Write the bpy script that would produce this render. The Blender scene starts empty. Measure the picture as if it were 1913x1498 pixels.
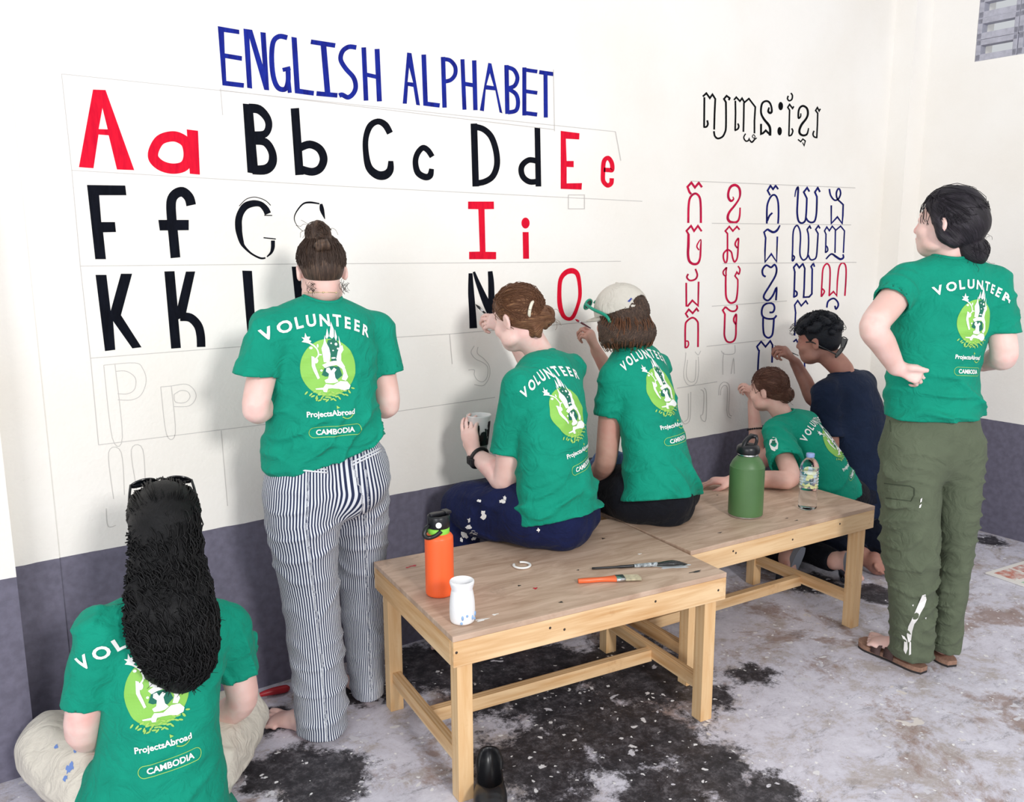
import bpy, bmesh, math, random
import numpy as np
from mathutils import Vector, Matrix
from mathutils.bvhtree import BVHTree
from mathutils.geometry import tessellate_polygon

C = bpy.context.scene.collection
PI = math.pi
random.seed(7)
rng = np.random.default_rng(7)

# ------------------------------------------------------------------ camera
FPX, YAW, PITCH, ROLL = 1617.11, 0.61409, 0.18237, -0.00358
CAM = np.array([1.2393, -2.7509, 1.5099])
_F = np.array([math.sin(YAW) * math.cos(PITCH), math.cos(YAW) * math.cos(PITCH), -math.sin(PITCH)])
_R = np.array([math.cos(YAW), -math.sin(YAW), 0.0])
_U = np.cross(_R, _F)
_R2 = math.cos(ROLL) * _R + math.sin(ROLL) * _U
_U2 = -math.sin(ROLL) * _R + math.cos(ROLL) * _U
cam_data = bpy.data.cameras.new('camera')
cam_data.sensor_width = 36.0
cam_data.lens = FPX / 1913.0 * 36.0
cam_data.clip_start = 0.05
cam_obj = bpy.data.objects.new('camera', cam_data)
C.objects.link(cam_obj)
_m = Matrix(((_R2[0], _U2[0], -_F[0], CAM[0]), (_R2[1], _U2[1], -_F[1], CAM[1]), (_R2[2], _U2[2], -_F[2], CAM[2]), (0, 0, 0, 1)))
cam_obj.matrix_world = _m
bpy.context.scene.camera = cam_obj

# ------------------------------------------------------------------ light and exposure
sc = bpy.context.scene
sc.view_settings.view_transform = 'Standard'
sc.view_settings.look = 'None'
sc.view_settings.gamma = 1.0
sc.view_settings.use_curve_mapping = False
sc.view_settings.exposure = 0.10
world = bpy.data.worlds.new('world'); sc.world = world; world.use_nodes = True
world.node_tree.nodes['Background'].inputs[0].default_value = (0.93, 0.96, 1.0, 1)
world.node_tree.nodes['Background'].inputs[1].default_value = 0.60

def area_light(name, loc, target, sx, sy, power, color=(1, 1, 1)):
    ld = bpy.data.lights.new(name, 'AREA'); ld.shape = 'RECTANGLE'
    ld.size = sx; ld.size_y = sy; ld.energy = power; ld.color = color
    o = bpy.data.objects.new(name, ld); C.objects.link(o)
    o.location = loc
    o.rotation_euler = (Vector(target) - Vector(loc)).to_track_quat('-Z', 'Y').to_euler()
    return o
area_light('doorway_daylight', (1.9, -5.8, 2.95), (3.3, 0, 0.9), 0.8, 0.8, 150, (1.0, 0.985, 0.965))
area_light('side_opening_daylight', (-1.6, -3.6, 2.0), (3.8, -0.6, 0.7), 2.0, 1.8, 80, (0.97, 0.985, 1.0))

# ------------------------------------------------------------------ pixel ray to a real plane
def _ray(px, py):
    return _F * FPX + _R2 * (px - 956.5) - _U2 * (py - 749.0)
def onY(px, py, y=0.0):
    d = _ray(px, py); return CAM + d * ((y - CAM[1]) / d[1])
def onZ(px, py, z=0.0):
    d = _ray(px, py); return CAM + d * ((z - CAM[2]) / d[2])
def onX(px, py, x):
    d = _ray(px, py); return CAM + d * ((x - CAM[0]) / d[0])
J = onY

# ------------------------------------------------------------------ materials
def lin(c):
    if isinstance(c, str):
        c = tuple(int(c[i:i + 2], 16) / 255 for i in (0, 2, 4))
    return tuple((x / 12.92 if x <= 0.04045 else ((x + 0.055) / 1.055) ** 2.4) for x in c)
MATS = {}
class NT:
    def __init__(s, m): s.t = m.node_tree; s.b = s.t.nodes['Principled BSDF']
    def n(s, typ, **kw):
        x = s.t.nodes.new(typ)
        for k, v in kw.items():
            if k in x.inputs.keys(): x.inputs[k].default_value = v
            else: setattr(x, k, v)
        return x
    def l(s, a, b): s.t.links.new(a, b)
def ramp(nt, stops, src):
    r = nt.n('ShaderNodeValToRGB'); e = r.color_ramp.elements
    while len(e) < len(stops): e.new(0.5)
    for i, (p, c) in enumerate(stops):
        e[i].position = p; e[i].color = (*c, 1) if len(c) == 3 else c
    nt.l(src, r.inputs[0]); return r
def mixc(nt, fac, a, b):
    m = nt.n('ShaderNodeMix', data_type='RGBA')
    if hasattr(fac, 'links'): nt.l(fac, m.inputs[0])
    else: m.inputs[0].default_value = fac
    for i, v in ((6, a), (7, b)):
        if hasattr(v, 'links'): nt.l(v, m.inputs[i])
        else: m.inputs[i].default_value = (*v, 1)
    return m.outputs[2]
def mat(name, color, rough=0.7, var=0.0, vscale=20, bump=0.0, bscale=200, spec=0.5, metal=0.0, stretch=None, sheen=0.0, sss=0.0, var_col=None, coat=0.0):
    m = bpy.data.materials.new(name); m.use_nodes = True; nt = NT(m); b = nt.b
    col = lin(color)
    b.inputs['Base Color'].default_value = (*col, 1); b.inputs['Roughness'].default_value = rough
    b.inputs['Specular IOR Level'].default_value = spec; b.inputs['Metallic'].default_value = metal
    b.inputs['Coat Weight'].default_value = coat
    if sheen: b.inputs['Sheen Weight'].default_value = sheen
    if sss:
        b.inputs['Subsurface Weight'].default_value = sss; b.inputs['Subsurface Radius'].default_value = (1.0, 0.35, 0.2); b.inputs['Subsurface Scale'].default_value = 0.01
    tc = nt.n('ShaderNodeTexCoord'); src = tc.outputs['Object']
    if stretch:
        mp = nt.n('ShaderNodeMapping'); mp.inputs['Scale'].default_value = stretch; nt.l(src, mp.inputs[0]); src = mp.outputs[0]
    if var:
        no = nt.n('ShaderNodeTexNoise', Scale=vscale, Detail=5.0, Roughness=0.6); nt.l(src, no.inputs['Vector'])
        c2 = lin(var_col) if var_col else tuple(x * (1 - var) for x in col)
        r = ramp(nt, [(0.35, c2), (0.62, col)], no.outputs[0]); nt.l(r.outputs[0], b.inputs['Base Color'])
    if bump:
        nb = nt.n('ShaderNodeTexNoise', Scale=bscale, Detail=4.0); nt.l(src, nb.inputs['Vector'])
        bp = nt.n('ShaderNodeBump', Strength=bump, Distance=0.002); nt.l(nb.outputs[0], bp.inputs['Height']); nt.l(bp.outputs[0], b.inputs['Normal'])
    MATS[name] = m
    return m

# ------------------------------------------------------------------ mesh helpers
def mesh_obj(name, V, Fc, material=None, parent=None, smooth=False, matidx=None):
    me = bpy.data.meshes.new(name)
    if isinstance(Fc, np.ndarray):
        V = np.asarray(V, np.float32); k = Fc.shape[1]
        me.vertices.add(len(V)); me.vertices.foreach_set('co', V.ravel())
        me.loops.add(Fc.size); me.loops.foreach_set('vertex_index', Fc.astype(np.int32).ravel())
        me.polygons.add(len(Fc)); me.polygons.foreach_set('loop_start', np.arange(0, Fc.size, k, dtype=np.int32))
        me.update(calc_edges=True)
    else:
        me.from_pydata([tuple(map(float, v)) for v in V], [], [tuple(map(int, f)) for f in Fc])
        me.update()
    if smooth:
        me.polygons.foreach_set('use_smooth', np.ones(len(me.polygons), bool))
    if material:
        for mm in (material if isinstance(material, (list, tuple)) else [material]): me.materials.append(mm)
    if matidx is not None: me.polygons.foreach_set('material_index', np.asarray(matidx, np.int32))
    o = bpy.data.objects.new(name, me); C.objects.link(o)
    if parent is not None:
        o.parent = parent
        o.matrix_parent_inverse = parent.matrix_world.inverted() if False else Matrix.Identity(4)
    return o
def tag(o, label=None, cat=None, group=None, kind=None):
    if label: o['label'] = label
    if cat: o['category'] = cat
    if group: o['group'] = group
    if kind: o['kind'] = kind
    return o
def empty(name, loc=(0, 0, 0), rz=0):
    o = bpy.data.objects.new(name, None); C.objects.link(o); o.location = loc; o.rotation_euler = (0, 0, rz); o.empty_display_size = 0.05
    return o
class MB:
    """collects shapes into one mesh"""
    def __init__(s): s.V = []; s.F = []; s.S = []; s.M = []; s.mi = 0
    def add(s, V, F, smooth=False):
        n = len(s.V); s.V += [tuple(map(float, v)) for v in V]; s.F += [tuple(int(i) + n for i in f) for f in F]
        s.S += [smooth] * len(F); s.M += [s.mi] * len(F)
    def box(s, c, d, M=None, bev=0.0):
        bm = bmesh.new(); bmesh.ops.create_cube(bm, size=1.0)
        bmesh.ops.scale(bm, vec=d, verts=bm.verts)
        if bev: bmesh.ops.bevel(bm, geom=bm.edges[:], offset=bev, segments=2, affect='EDGES', profile=0.6)
        if M is not None: bmesh.ops.transform(bm, matrix=M, verts=bm.verts)
        bmesh.ops.translate(bm, vec=c, verts=bm.verts)
        bm.verts.index_update()
        s.add([v.co[:] for v in bm.verts], [[v.index for v in f.verts] for f in bm.faces]); bm.free()
    def tube(s, P, R, n=10, caps=True, smooth=True, squash=None):
        P = [np.array(p, float) for p in P]
        if not hasattr(R, '__len__'): R = [R] * len(P)
        T = [P[min(i + 1, len(P) - 1)] - P[max(i - 1, 0)] for i in range(len(P))]
        T = [t / (np.linalg.norm(t) + 1e-12) for t in T]
        a = np.array([0, 0, 1.0]) if abs(T[0][2]) < 0.9 else np.array([1.0, 0, 0])
        u = np.cross(T[0], a); u /= np.linalg.norm(u); V = []
        for p, t, r in zip(P, T, R):
            u = u - t * (u @ t); u /= np.linalg.norm(u) + 1e-12; w = np.cross(t, u)
            for k in range(n):
                q = 2 * PI * k / n; V.append(p + r * (math.cos(q) * u + (squash or 1) * math.sin(q) * w))
        F = []
        for i in range(len(P) - 1):
            for k in range(n):
                F.append((i * n + k, i * n + (k + 1) % n, (i + 1) * n + (k + 1) % n, (i + 1) * n + k))
        if caps: F.append(tuple(range(n - 1, -1, -1))); F.append(tuple((len(P) - 1) * n + k for k in range(n)))
        s.add(V, F, smooth)
    def lathe(s, prof, n=32, c=(0, 0, 0), caps=True):
        V = []; F = []
        for r, z in prof:
            for k in range(n): V.append((c[0] + r * math.cos(2 * PI * k / n), c[1] + r * math.sin(2 * PI * k / n), c[2] + z))
        for i in range(len(prof) - 1):
            for k in range(n): F.append((i * n + k, i * n + (k + 1) % n, (i + 1) * n + (k + 1) % n, (i + 1) * n + k))
        if caps: F.append(tuple(range(n - 1, -1, -1))); F.append(tuple((len(prof) - 1) * n + k for k in range(n)))
        s.add(V, F, True)
    def ellipsoid(s, c, r, M=None, nu=16, nv=10):
        V = []; F = []
        for j in range(nv + 1):
            th = PI * j / nv
            for k in range(nu):
                ph = 2 * PI * k / nu; v = np.array([r[0] * math.sin(th) * math.cos(ph), r[1] * math.sin(th) * math.sin(ph), r[2] * math.cos(th)])
                if M is not None: v = M @ v
                V.append(v + np.array(c))
        for j in range(nv):
            for k in range(nu): F.append((j * nu + k, (j + 1) * nu + k, (j + 1) * nu + (k + 1) % nu, j * nu + (k + 1) % nu))
        s.add(V, F, True)
    def build(s, name, material, parent=None):
        o = mesh_obj(name, s.V, s.F, material, parent)
        o.data.polygons.foreach_set('use_smooth', np.array(s.S, bool))
        o.data.polygons.foreach_set('material_index', np.array(s.M, np.int32))
        return o
def catmull(P, n=6, closed=False):
    P = [np.array(p, float) for p in P]; out = []
    N = len(P)
    rngN = N if closed else N - 1
    for i in range(rngN):
        if closed: a, b, c, d = P[(i - 1) % N], P[i], P[(i + 1) % N], P[(i + 2) % N]
        else: a, b, c, d = P[max(i - 1, 0)], P[i], P[i + 1], P[min(i + 2, N - 1)]
        for k in range(n):
            t = k / n
            out.append(0.5 * (2 * b + (c - a) * t + (2 * a - 5 * b + 4 * c - d) * t * t + (3 * b - a - 3 * c + d) * t ** 3))
    if not closed: out.append(P[-1])
    return out
def nrm(v):
    v = np.array(v, float); return v / (np.linalg.norm(v) + 1e-12)
# ------------------------------------------------------------------ room materials
def wall_material(name, base, low, bump=0.35):
    m = bpy.data.materials.new(name); m.use_nodes = True; nt = NT(m); b = nt.b
    geo = nt.n('ShaderNodeNewGeometry'); sep = nt.n('ShaderNodeSeparateXYZ'); nt.l(geo.outputs['Position'], sep.inputs[0])
    n1 = nt.n('ShaderNodeTexNoise', Scale=1.4, Detail=4.0); nt.l(geo.outputs['Position'], n1.inputs['Vector'])
    n2 = nt.n('ShaderNodeTexNoise', Scale=40.0, Detail=6.0); nt.l(geo.outputs['Position'], n2.inputs['Vector'])
    c1 = ramp(nt, [(0.35, tuple(x * y for x, y in zip(lin(base), (0.95, 0.935, 0.91)))), (0.6, lin(base))], n1.outputs[0])
    c2 = ramp(nt, [(0.35, tuple(x * 0.78 for x in lin(low))), (0.65, lin(low))], n2.outputs[0])
    # painted dado below 0.5975 m
    ns = nt.n('ShaderNodeTexNoise', Scale=9.0, Detail=3.0); nt.l(geo.outputs['Position'], ns.inputs['Vector'])
    ad = nt.n('ShaderNodeMath', operation='MULTIPLY_ADD'); nt.l(ns.outputs[0], ad.inputs[0]); ad.inputs[1].default_value = 0.008; nt.l(sep.outputs[2], ad.inputs[2])
    lt = nt.n('ShaderNodeMath', operation='LESS_THAN'); nt.l(ad.outputs[0], lt.inputs[0]); lt.inputs[1].default_value = 0.6015
    nt.l(mixc(nt, lt.outputs[0], c1.outputs[0], c2.outputs[0]), b.inputs['Base Color'])
    b.inputs['Roughness'].default_value = 0.62
    b.inputs['Specular IOR Level'].default_value = 0.35
    n3 = nt.n('ShaderNodeTexNoise', Scale=38.0, Detail=8.0, Roughness=0.65); nt.l(geo.outputs['Position'], n3.inputs['Vector'])
    n4 = nt.n('ShaderNodeTexVoronoi', Scale=90.0); nt.l(geo.outputs['Position'], n4.inputs['Vector'])
    am = nt.n('ShaderNodeMath', operation='MULTIPLY_ADD'); nt.l(n4.outputs[0], am.inputs[0]); am.inputs[1].default_value = 0.3; nt.l(n3.outputs[0], am.inputs[2])
    bp = nt.n('ShaderNodeBump', Strength=bump, Distance=0.004); nt.l(am.outputs[0], bp.inputs['Height']); nt.l(bp.outputs[0], b.inputs['Normal'])
    return m
M_wall = wall_material('plaster_paint', 'faf7f2', '747183')

def floor_material():
    m = bpy.data.materials.new('paint_splattered_concrete'); m.use_nodes = True; nt = NT(m); b = nt.b
    geo = nt.n('ShaderNodeNewGeometry'); P = geo.outputs['Position']
    def noise(s, d=6.0, r=0.6, dist=0.0, off=None, stretch=None):
        src = P
        if off or stretch:
            mp = nt.n('ShaderNodeMapping'); nt.l(P, mp.inputs[0])
            if off: mp.inputs['Location'].default_value = off
            if stretch: mp.inputs['Scale'].default_value = stretch[0]; mp.inputs['Rotation'].default_value = (0, 0, stretch[1])
            src = mp.outputs[0]
        n = nt.n('ShaderNodeTexNoise', Scale=s, Detail=d, Roughness=r, Distortion=dist); nt.l(src, n.inputs['Vector']); return n.outputs[0]
    base = ramp(nt, [(0.28, lin('9a9196')), (0.42, lin('b8afad')), (0.50, lin('cfccd8')), (0.70, lin('ebeaf5'))], noise(4.2, 15.0, 0.84, 0.25))
    brown = mixc(nt, ramp(nt, [(0.53, (0, 0, 0)), (0.60, (.85, .85, .85))], noise(2.6, 12.0, 0.75, 0.3, (5, 3, 0))).outputs[0], base.outputs[0], lin('9a837a'))
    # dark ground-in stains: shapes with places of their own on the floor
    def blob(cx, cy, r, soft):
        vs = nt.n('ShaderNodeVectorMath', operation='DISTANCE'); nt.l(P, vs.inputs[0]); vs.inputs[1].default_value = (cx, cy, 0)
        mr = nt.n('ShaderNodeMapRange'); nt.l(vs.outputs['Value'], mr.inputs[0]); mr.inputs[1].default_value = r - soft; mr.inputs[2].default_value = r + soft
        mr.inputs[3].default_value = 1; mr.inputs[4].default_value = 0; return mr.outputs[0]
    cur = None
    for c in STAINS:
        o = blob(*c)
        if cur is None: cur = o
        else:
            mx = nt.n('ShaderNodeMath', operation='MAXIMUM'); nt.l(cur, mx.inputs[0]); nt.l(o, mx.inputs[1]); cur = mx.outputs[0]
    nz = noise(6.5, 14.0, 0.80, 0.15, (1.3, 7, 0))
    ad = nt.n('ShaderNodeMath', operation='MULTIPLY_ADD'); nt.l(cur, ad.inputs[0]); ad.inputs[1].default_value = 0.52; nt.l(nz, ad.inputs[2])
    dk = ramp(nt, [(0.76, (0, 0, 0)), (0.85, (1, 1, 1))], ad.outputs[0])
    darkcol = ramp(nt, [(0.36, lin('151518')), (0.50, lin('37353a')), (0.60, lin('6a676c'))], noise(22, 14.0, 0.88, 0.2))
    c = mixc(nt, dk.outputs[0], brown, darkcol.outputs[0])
    # fine dark scuffs
    sc1 = ramp(nt, [(0.53, (0, 0, 0)), (0.66, (0.8, 0.8, 0.8))], noise(8, 15.0, 0.88, 0.3, (3, 1, 0), ((1, 2.4, 1), 0.5)))
    c = mixc(nt, sc1.outputs[0], c, lin('4c494d'))
    # white and cream paint splashes
    for s, th, col, off, gt, wp in ((24, 0.085, 'e6e4e6', (0, 0, 0), .60, 1.5), (55, 0.10, 'f0eff0', (2, 5, 0), .80, 1.3), (9, 0.06, 'ddd6d2', (4, 4, 0), .62, 2.4), (14, .09, 'd5d3da', (7, 2, 0), .55, 2.8)):
        mp = nt.n('ShaderNodeMapping'); nt.l(P, mp.inputs[0]); mp.inputs['Location'].default_value = off
        dn = nt.n('ShaderNodeTexNoise', Scale=s * 0.9, Detail=5.0); nt.l(mp.outputs[0], dn.inputs['Vector'])
        dm = nt.n('ShaderNodeVectorMath', operation='MULTIPLY_ADD'); nt.l(dn.outputs[1], dm.inputs[0]); dm.inputs[1].default_value = (wp / s,) * 3; nt.l(mp.outputs[0], dm.inputs[2])
        vo = nt.n('ShaderNodeTexVoronoi', Scale=s); nt.l(dm.outputs[0], vo.inputs['Vector'])
        cut = nt.n('ShaderNodeSeparateXYZ'); nt.l(vo.outputs['Color'], cut.inputs[0])
        rr = nt.n('ShaderNodeMath', operation='MULTIPLY'); nt.l(cut.outputs[0], rr.inputs[0]); rr.inputs[1].default_value = th * 3.2
        sb = nt.n('ShaderNodeMath', operation='SUBTRACT'); nt.l(rr.outputs[0], sb.inputs[0]); nt.l(vo.outputs['Distance'], sb.inputs[1])
        rp = ramp(nt, [(0.0, (0, 0, 0)), (0.04, (1, 1, 1))], sb.outputs[0])
        gate = nt.n('ShaderNodeMath', operation='GREATER_THAN'); nt.l(cut.outputs[1], gate.inputs[0]); gate.inputs[1].default_value = gt
        fm = nt.n('ShaderNodeMath', operation='MULTIPLY'); nt.l(rp.outputs[0], fm.inputs[0]); nt.l(gate.outputs[0], fm.inputs[1])
        c = mixc(nt, fm.outputs[0], c, lin(col))
    nt.l(c, b.inputs['Base Color'])
    rg = ramp(nt, [(0.3, (0.35,) * 3), (0.7, (0.7,) * 3)], noise(7, 5.0)); nt.l(rg.outputs[0], b.inputs['Roughness'])
    b.inputs['Specular IOR Level'].default_value = 0.4
    bp = nt.n('ShaderNodeBump', Strength=0.35, Distance=0.004); nt.l(noise(30, 8.0, 0.7), bp.inputs['Height']); nt.l(bp.outputs[0], b.inputs['Normal'])
    return m
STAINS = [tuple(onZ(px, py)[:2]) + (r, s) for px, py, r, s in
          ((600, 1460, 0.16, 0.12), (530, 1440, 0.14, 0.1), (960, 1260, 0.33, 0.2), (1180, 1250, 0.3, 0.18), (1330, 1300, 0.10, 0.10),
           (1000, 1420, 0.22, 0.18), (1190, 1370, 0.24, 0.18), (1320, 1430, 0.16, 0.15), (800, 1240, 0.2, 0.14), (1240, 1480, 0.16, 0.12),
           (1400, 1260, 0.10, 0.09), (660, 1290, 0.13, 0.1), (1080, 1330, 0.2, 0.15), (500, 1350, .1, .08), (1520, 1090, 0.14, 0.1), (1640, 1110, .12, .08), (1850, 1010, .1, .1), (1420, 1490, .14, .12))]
M_floor = floor_material()
M_block = mat('grey_concrete_block', 'b9b9c6', 0.9, var=0.2, vscale=30, bump=0.6, bscale=120)
M_mortar = mat('dark_mortar', '6a6a74', 0.95, var=0.2, vscale=60)

# ------------------------------------------------------------------ room shell
XR = 5.769
def slab(name, x0, x1, y0, y1, z0, z1, material, parent=None):
    b = MB(); b.box(((x0 + x1) / 2, (y0 + y1) / 2, (z0 + z1) / 2), (x1 - x0, y1 - y0, z1 - z0)); return b.build(name, material, parent)
ZT = 3.4
wall_front = tag(slab('wall_front', -1.2, XR, 0.0, 0.16, 0.0, ZT, M_wall), kind='structure', label='white painted front wall with grey dado and painted alphabets')
floor = tag(slab('floor', -1.2, XR + 0.2, -7.0, 0.16, -0.1, 0.0, M_floor), kind='structure', label='stained concrete floor splashed with paint')
trim_1 = tag(slab('trim_1', -1.2, 1.425, -0.094, 0.0, 0.0, ZT, M_wall), kind='structure', label='bright wall pier at the left edge with grey dado')
trim_3 = tag(slab('trim_3', 1.425, 1.545, -0.004, 0.0, 0.0, ZT, M_wall), kind='structure', label='narrow shaded pilaster beside the left pier')
trim_2 = tag(slab('trim_2', 5.619, XR, -0.115, 0.0, 0.0, ZT, M_wall), kind='structure', label='square corner pilaster between the two walls')
# right wall with the hole for the ventilation blocks
VY0, VZ0 = -0.355, 2.385
wr = MB()
wr.box((XR + 0.08, (0.16 - 7.0) / 2, VZ0 / 2), (0.16, 7.16, VZ0))
wr.box((XR + 0.08, (0.16 + VY0) / 2, (VZ0 + ZT) / 2), (0.16, 0.16 - VY0, ZT - VZ0))
wr.box((XR + 0.08, (VY0 - 1.0 - 7.0) / 2, (VZ0 + ZT) / 2), (0.16, 6.0 + VY0, ZT - VZ0))
wr.box((XR + 0.08, VY0 - 0.5, (VZ0 + 0.8 + ZT) / 2), (0.16, 1.0, ZT - VZ0 - 0.8))
wall_right = tag(wr.build('wall_right', M_wall), kind='structure', label='white painted right wall with grey dado')
# back side of the room stays open to daylight, a ceiling strip over the alphabet wall is out of view
window_1 = tag(slab('window_1', XR + 0.10, XR + 0.12, VY0 - 1.0, VY0, VZ0, VZ0 + 0.8, M_mortar), kind='structure', label='grey concrete ventilation blocks with open slots')
bpy.data.objects.remove(window_1)
window_1 = tag(empty('window_1', (XR, VY0, VZ0)), kind='structure', label='grey concrete ventilation blocks with open slots')
BW, BH = 0.2, 0.1
def vent_block(w, h, d):
    b = MB(); t = 0.026; r = random
    # a block whose front leaves one slanting horizontal slot
    b.box((d / 2, -w / 2, t * .6), (d, w - .003, t * 1.2), bev=.002)
    b.box((d / 2, -w / 2, h - t * .5), (d, w - .003, t), bev=.002)
    b.box((d / 2, -t * .5, h / 2), (d, t * .9, h - .003), bev=.002)
    b.box((d / 2, -w + t * .45, h / 2), (d, t * .8, h - .003), bev=.002)
    return b
protos = []
bk = vent_block(BW, BH, 0.05).build('ventilation_block', M_block, window_1)
bk.location = (0, 0, 0)
for i in range(5):
    for j in range(8):
        if i == 0 and j == 0: continue
        o = bk.copy(); C.objects.link(o); o.parent = window_1; o.location = (0.004 * ((i * 3 + j * 5) % 4 - 1.5) * 0.6, -BW * i - 0.0, BH * j + .001)
# ------------------------------------------------------------------ painted letters on the front wall
def paint_mat(name, col, dark):
    m = bpy.data.materials.new(name); m.use_nodes = True; nt = NT(m); b = nt.b
    geo = nt.n('ShaderNodeNewGeometry'); mp = nt.n('ShaderNodeMapping'); nt.l(geo.outputs['Position'], mp.inputs[0]); mp.inputs['Scale'].default_value = (60, 1, 12)
    n = nt.n('ShaderNodeTexNoise', Scale=1.0, Detail=5.0, Roughness=0.65, Distortion=0.4); nt.l(mp.outputs[0], n.inputs['Vector'])
    r = ramp(nt, [(0.30, lin(dark)), (0.62, lin(col))], n.outputs[0]); nt.l(r.outputs[0], b.inputs['Base Color'])
    b.inputs['Roughness'].default_value = 0.8; b.inputs['Specular IOR Level'].default_value = 0.08
    return m
P_red = paint_mat('red_wall_paint', 'ea1a36', 'cf0f30'); P_black = paint_mat('black_wall_paint', '12151f', '090b12')
P_blue = paint_mat('blue_wall_paint', '20309a', '191c70'); P_kred = paint_mat('crimson_wall_paint', 'd31a48', '981740')
P_kblue = paint_mat('navy_wall_paint', '1e2478', '0b0e36'); P_pencil = mat('pencil_grey', 'c9c5c2', 0.9)
P_kblack = paint_mat('ink_black_wall_paint', '0d0e13', '040506')
LT = {'1': (100, 20, 3.416), '2': (640, 60, 3.416), '3': (130, 330, 3.751), 'G': (430, 350, 7.133), 'I': (860, 360, 5.352),
      'a': (1300, 160, 7.652), 'b': (1270, 330, 8.325), 'c': (1270, 490, 8.325), 'd': (1410, 330, 8.321), 'e': (1400, 480, 6.81),
      'p': (150, 620, 3.943), 'q': (1240, 600, 6.5125), 's': (860, 600, 4.995), '0': (0, 0, 1.0)}
def stroke_poly(pts, w, smooth, closed, n=5):
    """outline ribbon in photo pixels -> (verts2d, faces)"""
    if len(pts[0]) == 2: pts = [(x, y, w) for x, y in pts]
    Q = catmull(pts, n, closed) if smooth else [np.array(p, float) for p in pts]
    if closed: Q = Q + [Q[0]]
    N = len(Q); V = []
    for i, q in enumerate(Q):
        if closed: a, b = Q[(i - 1) if i > 0 else N - 2], Q[(i + 1) if i < N - 1 else 1]
        else: a, b = Q[max(i - 1, 0)], Q[min(i + 1, N - 1)]
        t1 = q[:2] - a[:2]; t2 = b[:2] - q[:2]
        if np.linalg.norm(t1) < 1e-9: t1 = t2
        if np.linalg.norm(t2) < 1e-9: t2 = t1
        t1 = nrm(t1); t2 = nrm(t2); n1 = np.array([-t1[1], t1[0]]); n2 = np.array([-t2[1], t2[0]])
        m = nrm(n1 + n2); k = 1.0 / max(0.5, m @ n1)
        hw = q[2] / 2 * k
        V.append(q[:2] + m * hw); V.append(q[:2] - m * hw)
    F = [(2 * i, 2 * i + 1, 2 * i + 3, 2 * i + 2) for i in range(N - 1)]
    return V, F
LZ = [0.0012]
def letter(tr, mtl, items, name='painted_letter', label=None, parent=None, thick=0.0006):
    ox, oy, s = LT[tr]; V = []; F = []
    y0 = 0.0
    for it in items:
        kind = it[0]
        if kind == 'P':
            loops = it[1:]; flat = [p for lp in loops for p in lp]
            tri = tessellate_polygon([[Vector((p[0], p[1], 0)) for p in lp] for lp in loops]); v2 = flat; f2 = [tuple(t) for t in tri]
        elif kind == 'E':
            _, cx, cy, rx, ry = it; v2 = [(cx + rx * math.cos(k * PI / 12), cy + ry * math.sin(k * PI / 12)) for k in range(24)]; f2 = [tuple(range(24))]
        else:
            _, w, pts = it
            v2, f2 = stroke_poly(pts, w, 'S' in kind, 'C' in kind)
        n = len(V); y0 += 0.00008
        for p in v2: V.append(onY(ox + p[0] / s, oy + p[1] / s, -thick - y0))
        for f in f2:
            a, b, c = (V[n + f[0]], V[n + f[1]], V[n + f[2]])
            nn = np.cross(b - a, c - a)
            ff = tuple(n + i for i in f)
            F.append(ff if nn[1] < 0 else ff[::-1])
    o = mesh_obj(name, V, F, mtl, parent if parent is not None else wall_front)
    if label: o['label'] = label
    return o
SH = lambda l: [l]
def LB(c, ch): return f'{c} painted letter {ch}'
B_ = 'blue capital'
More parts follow.
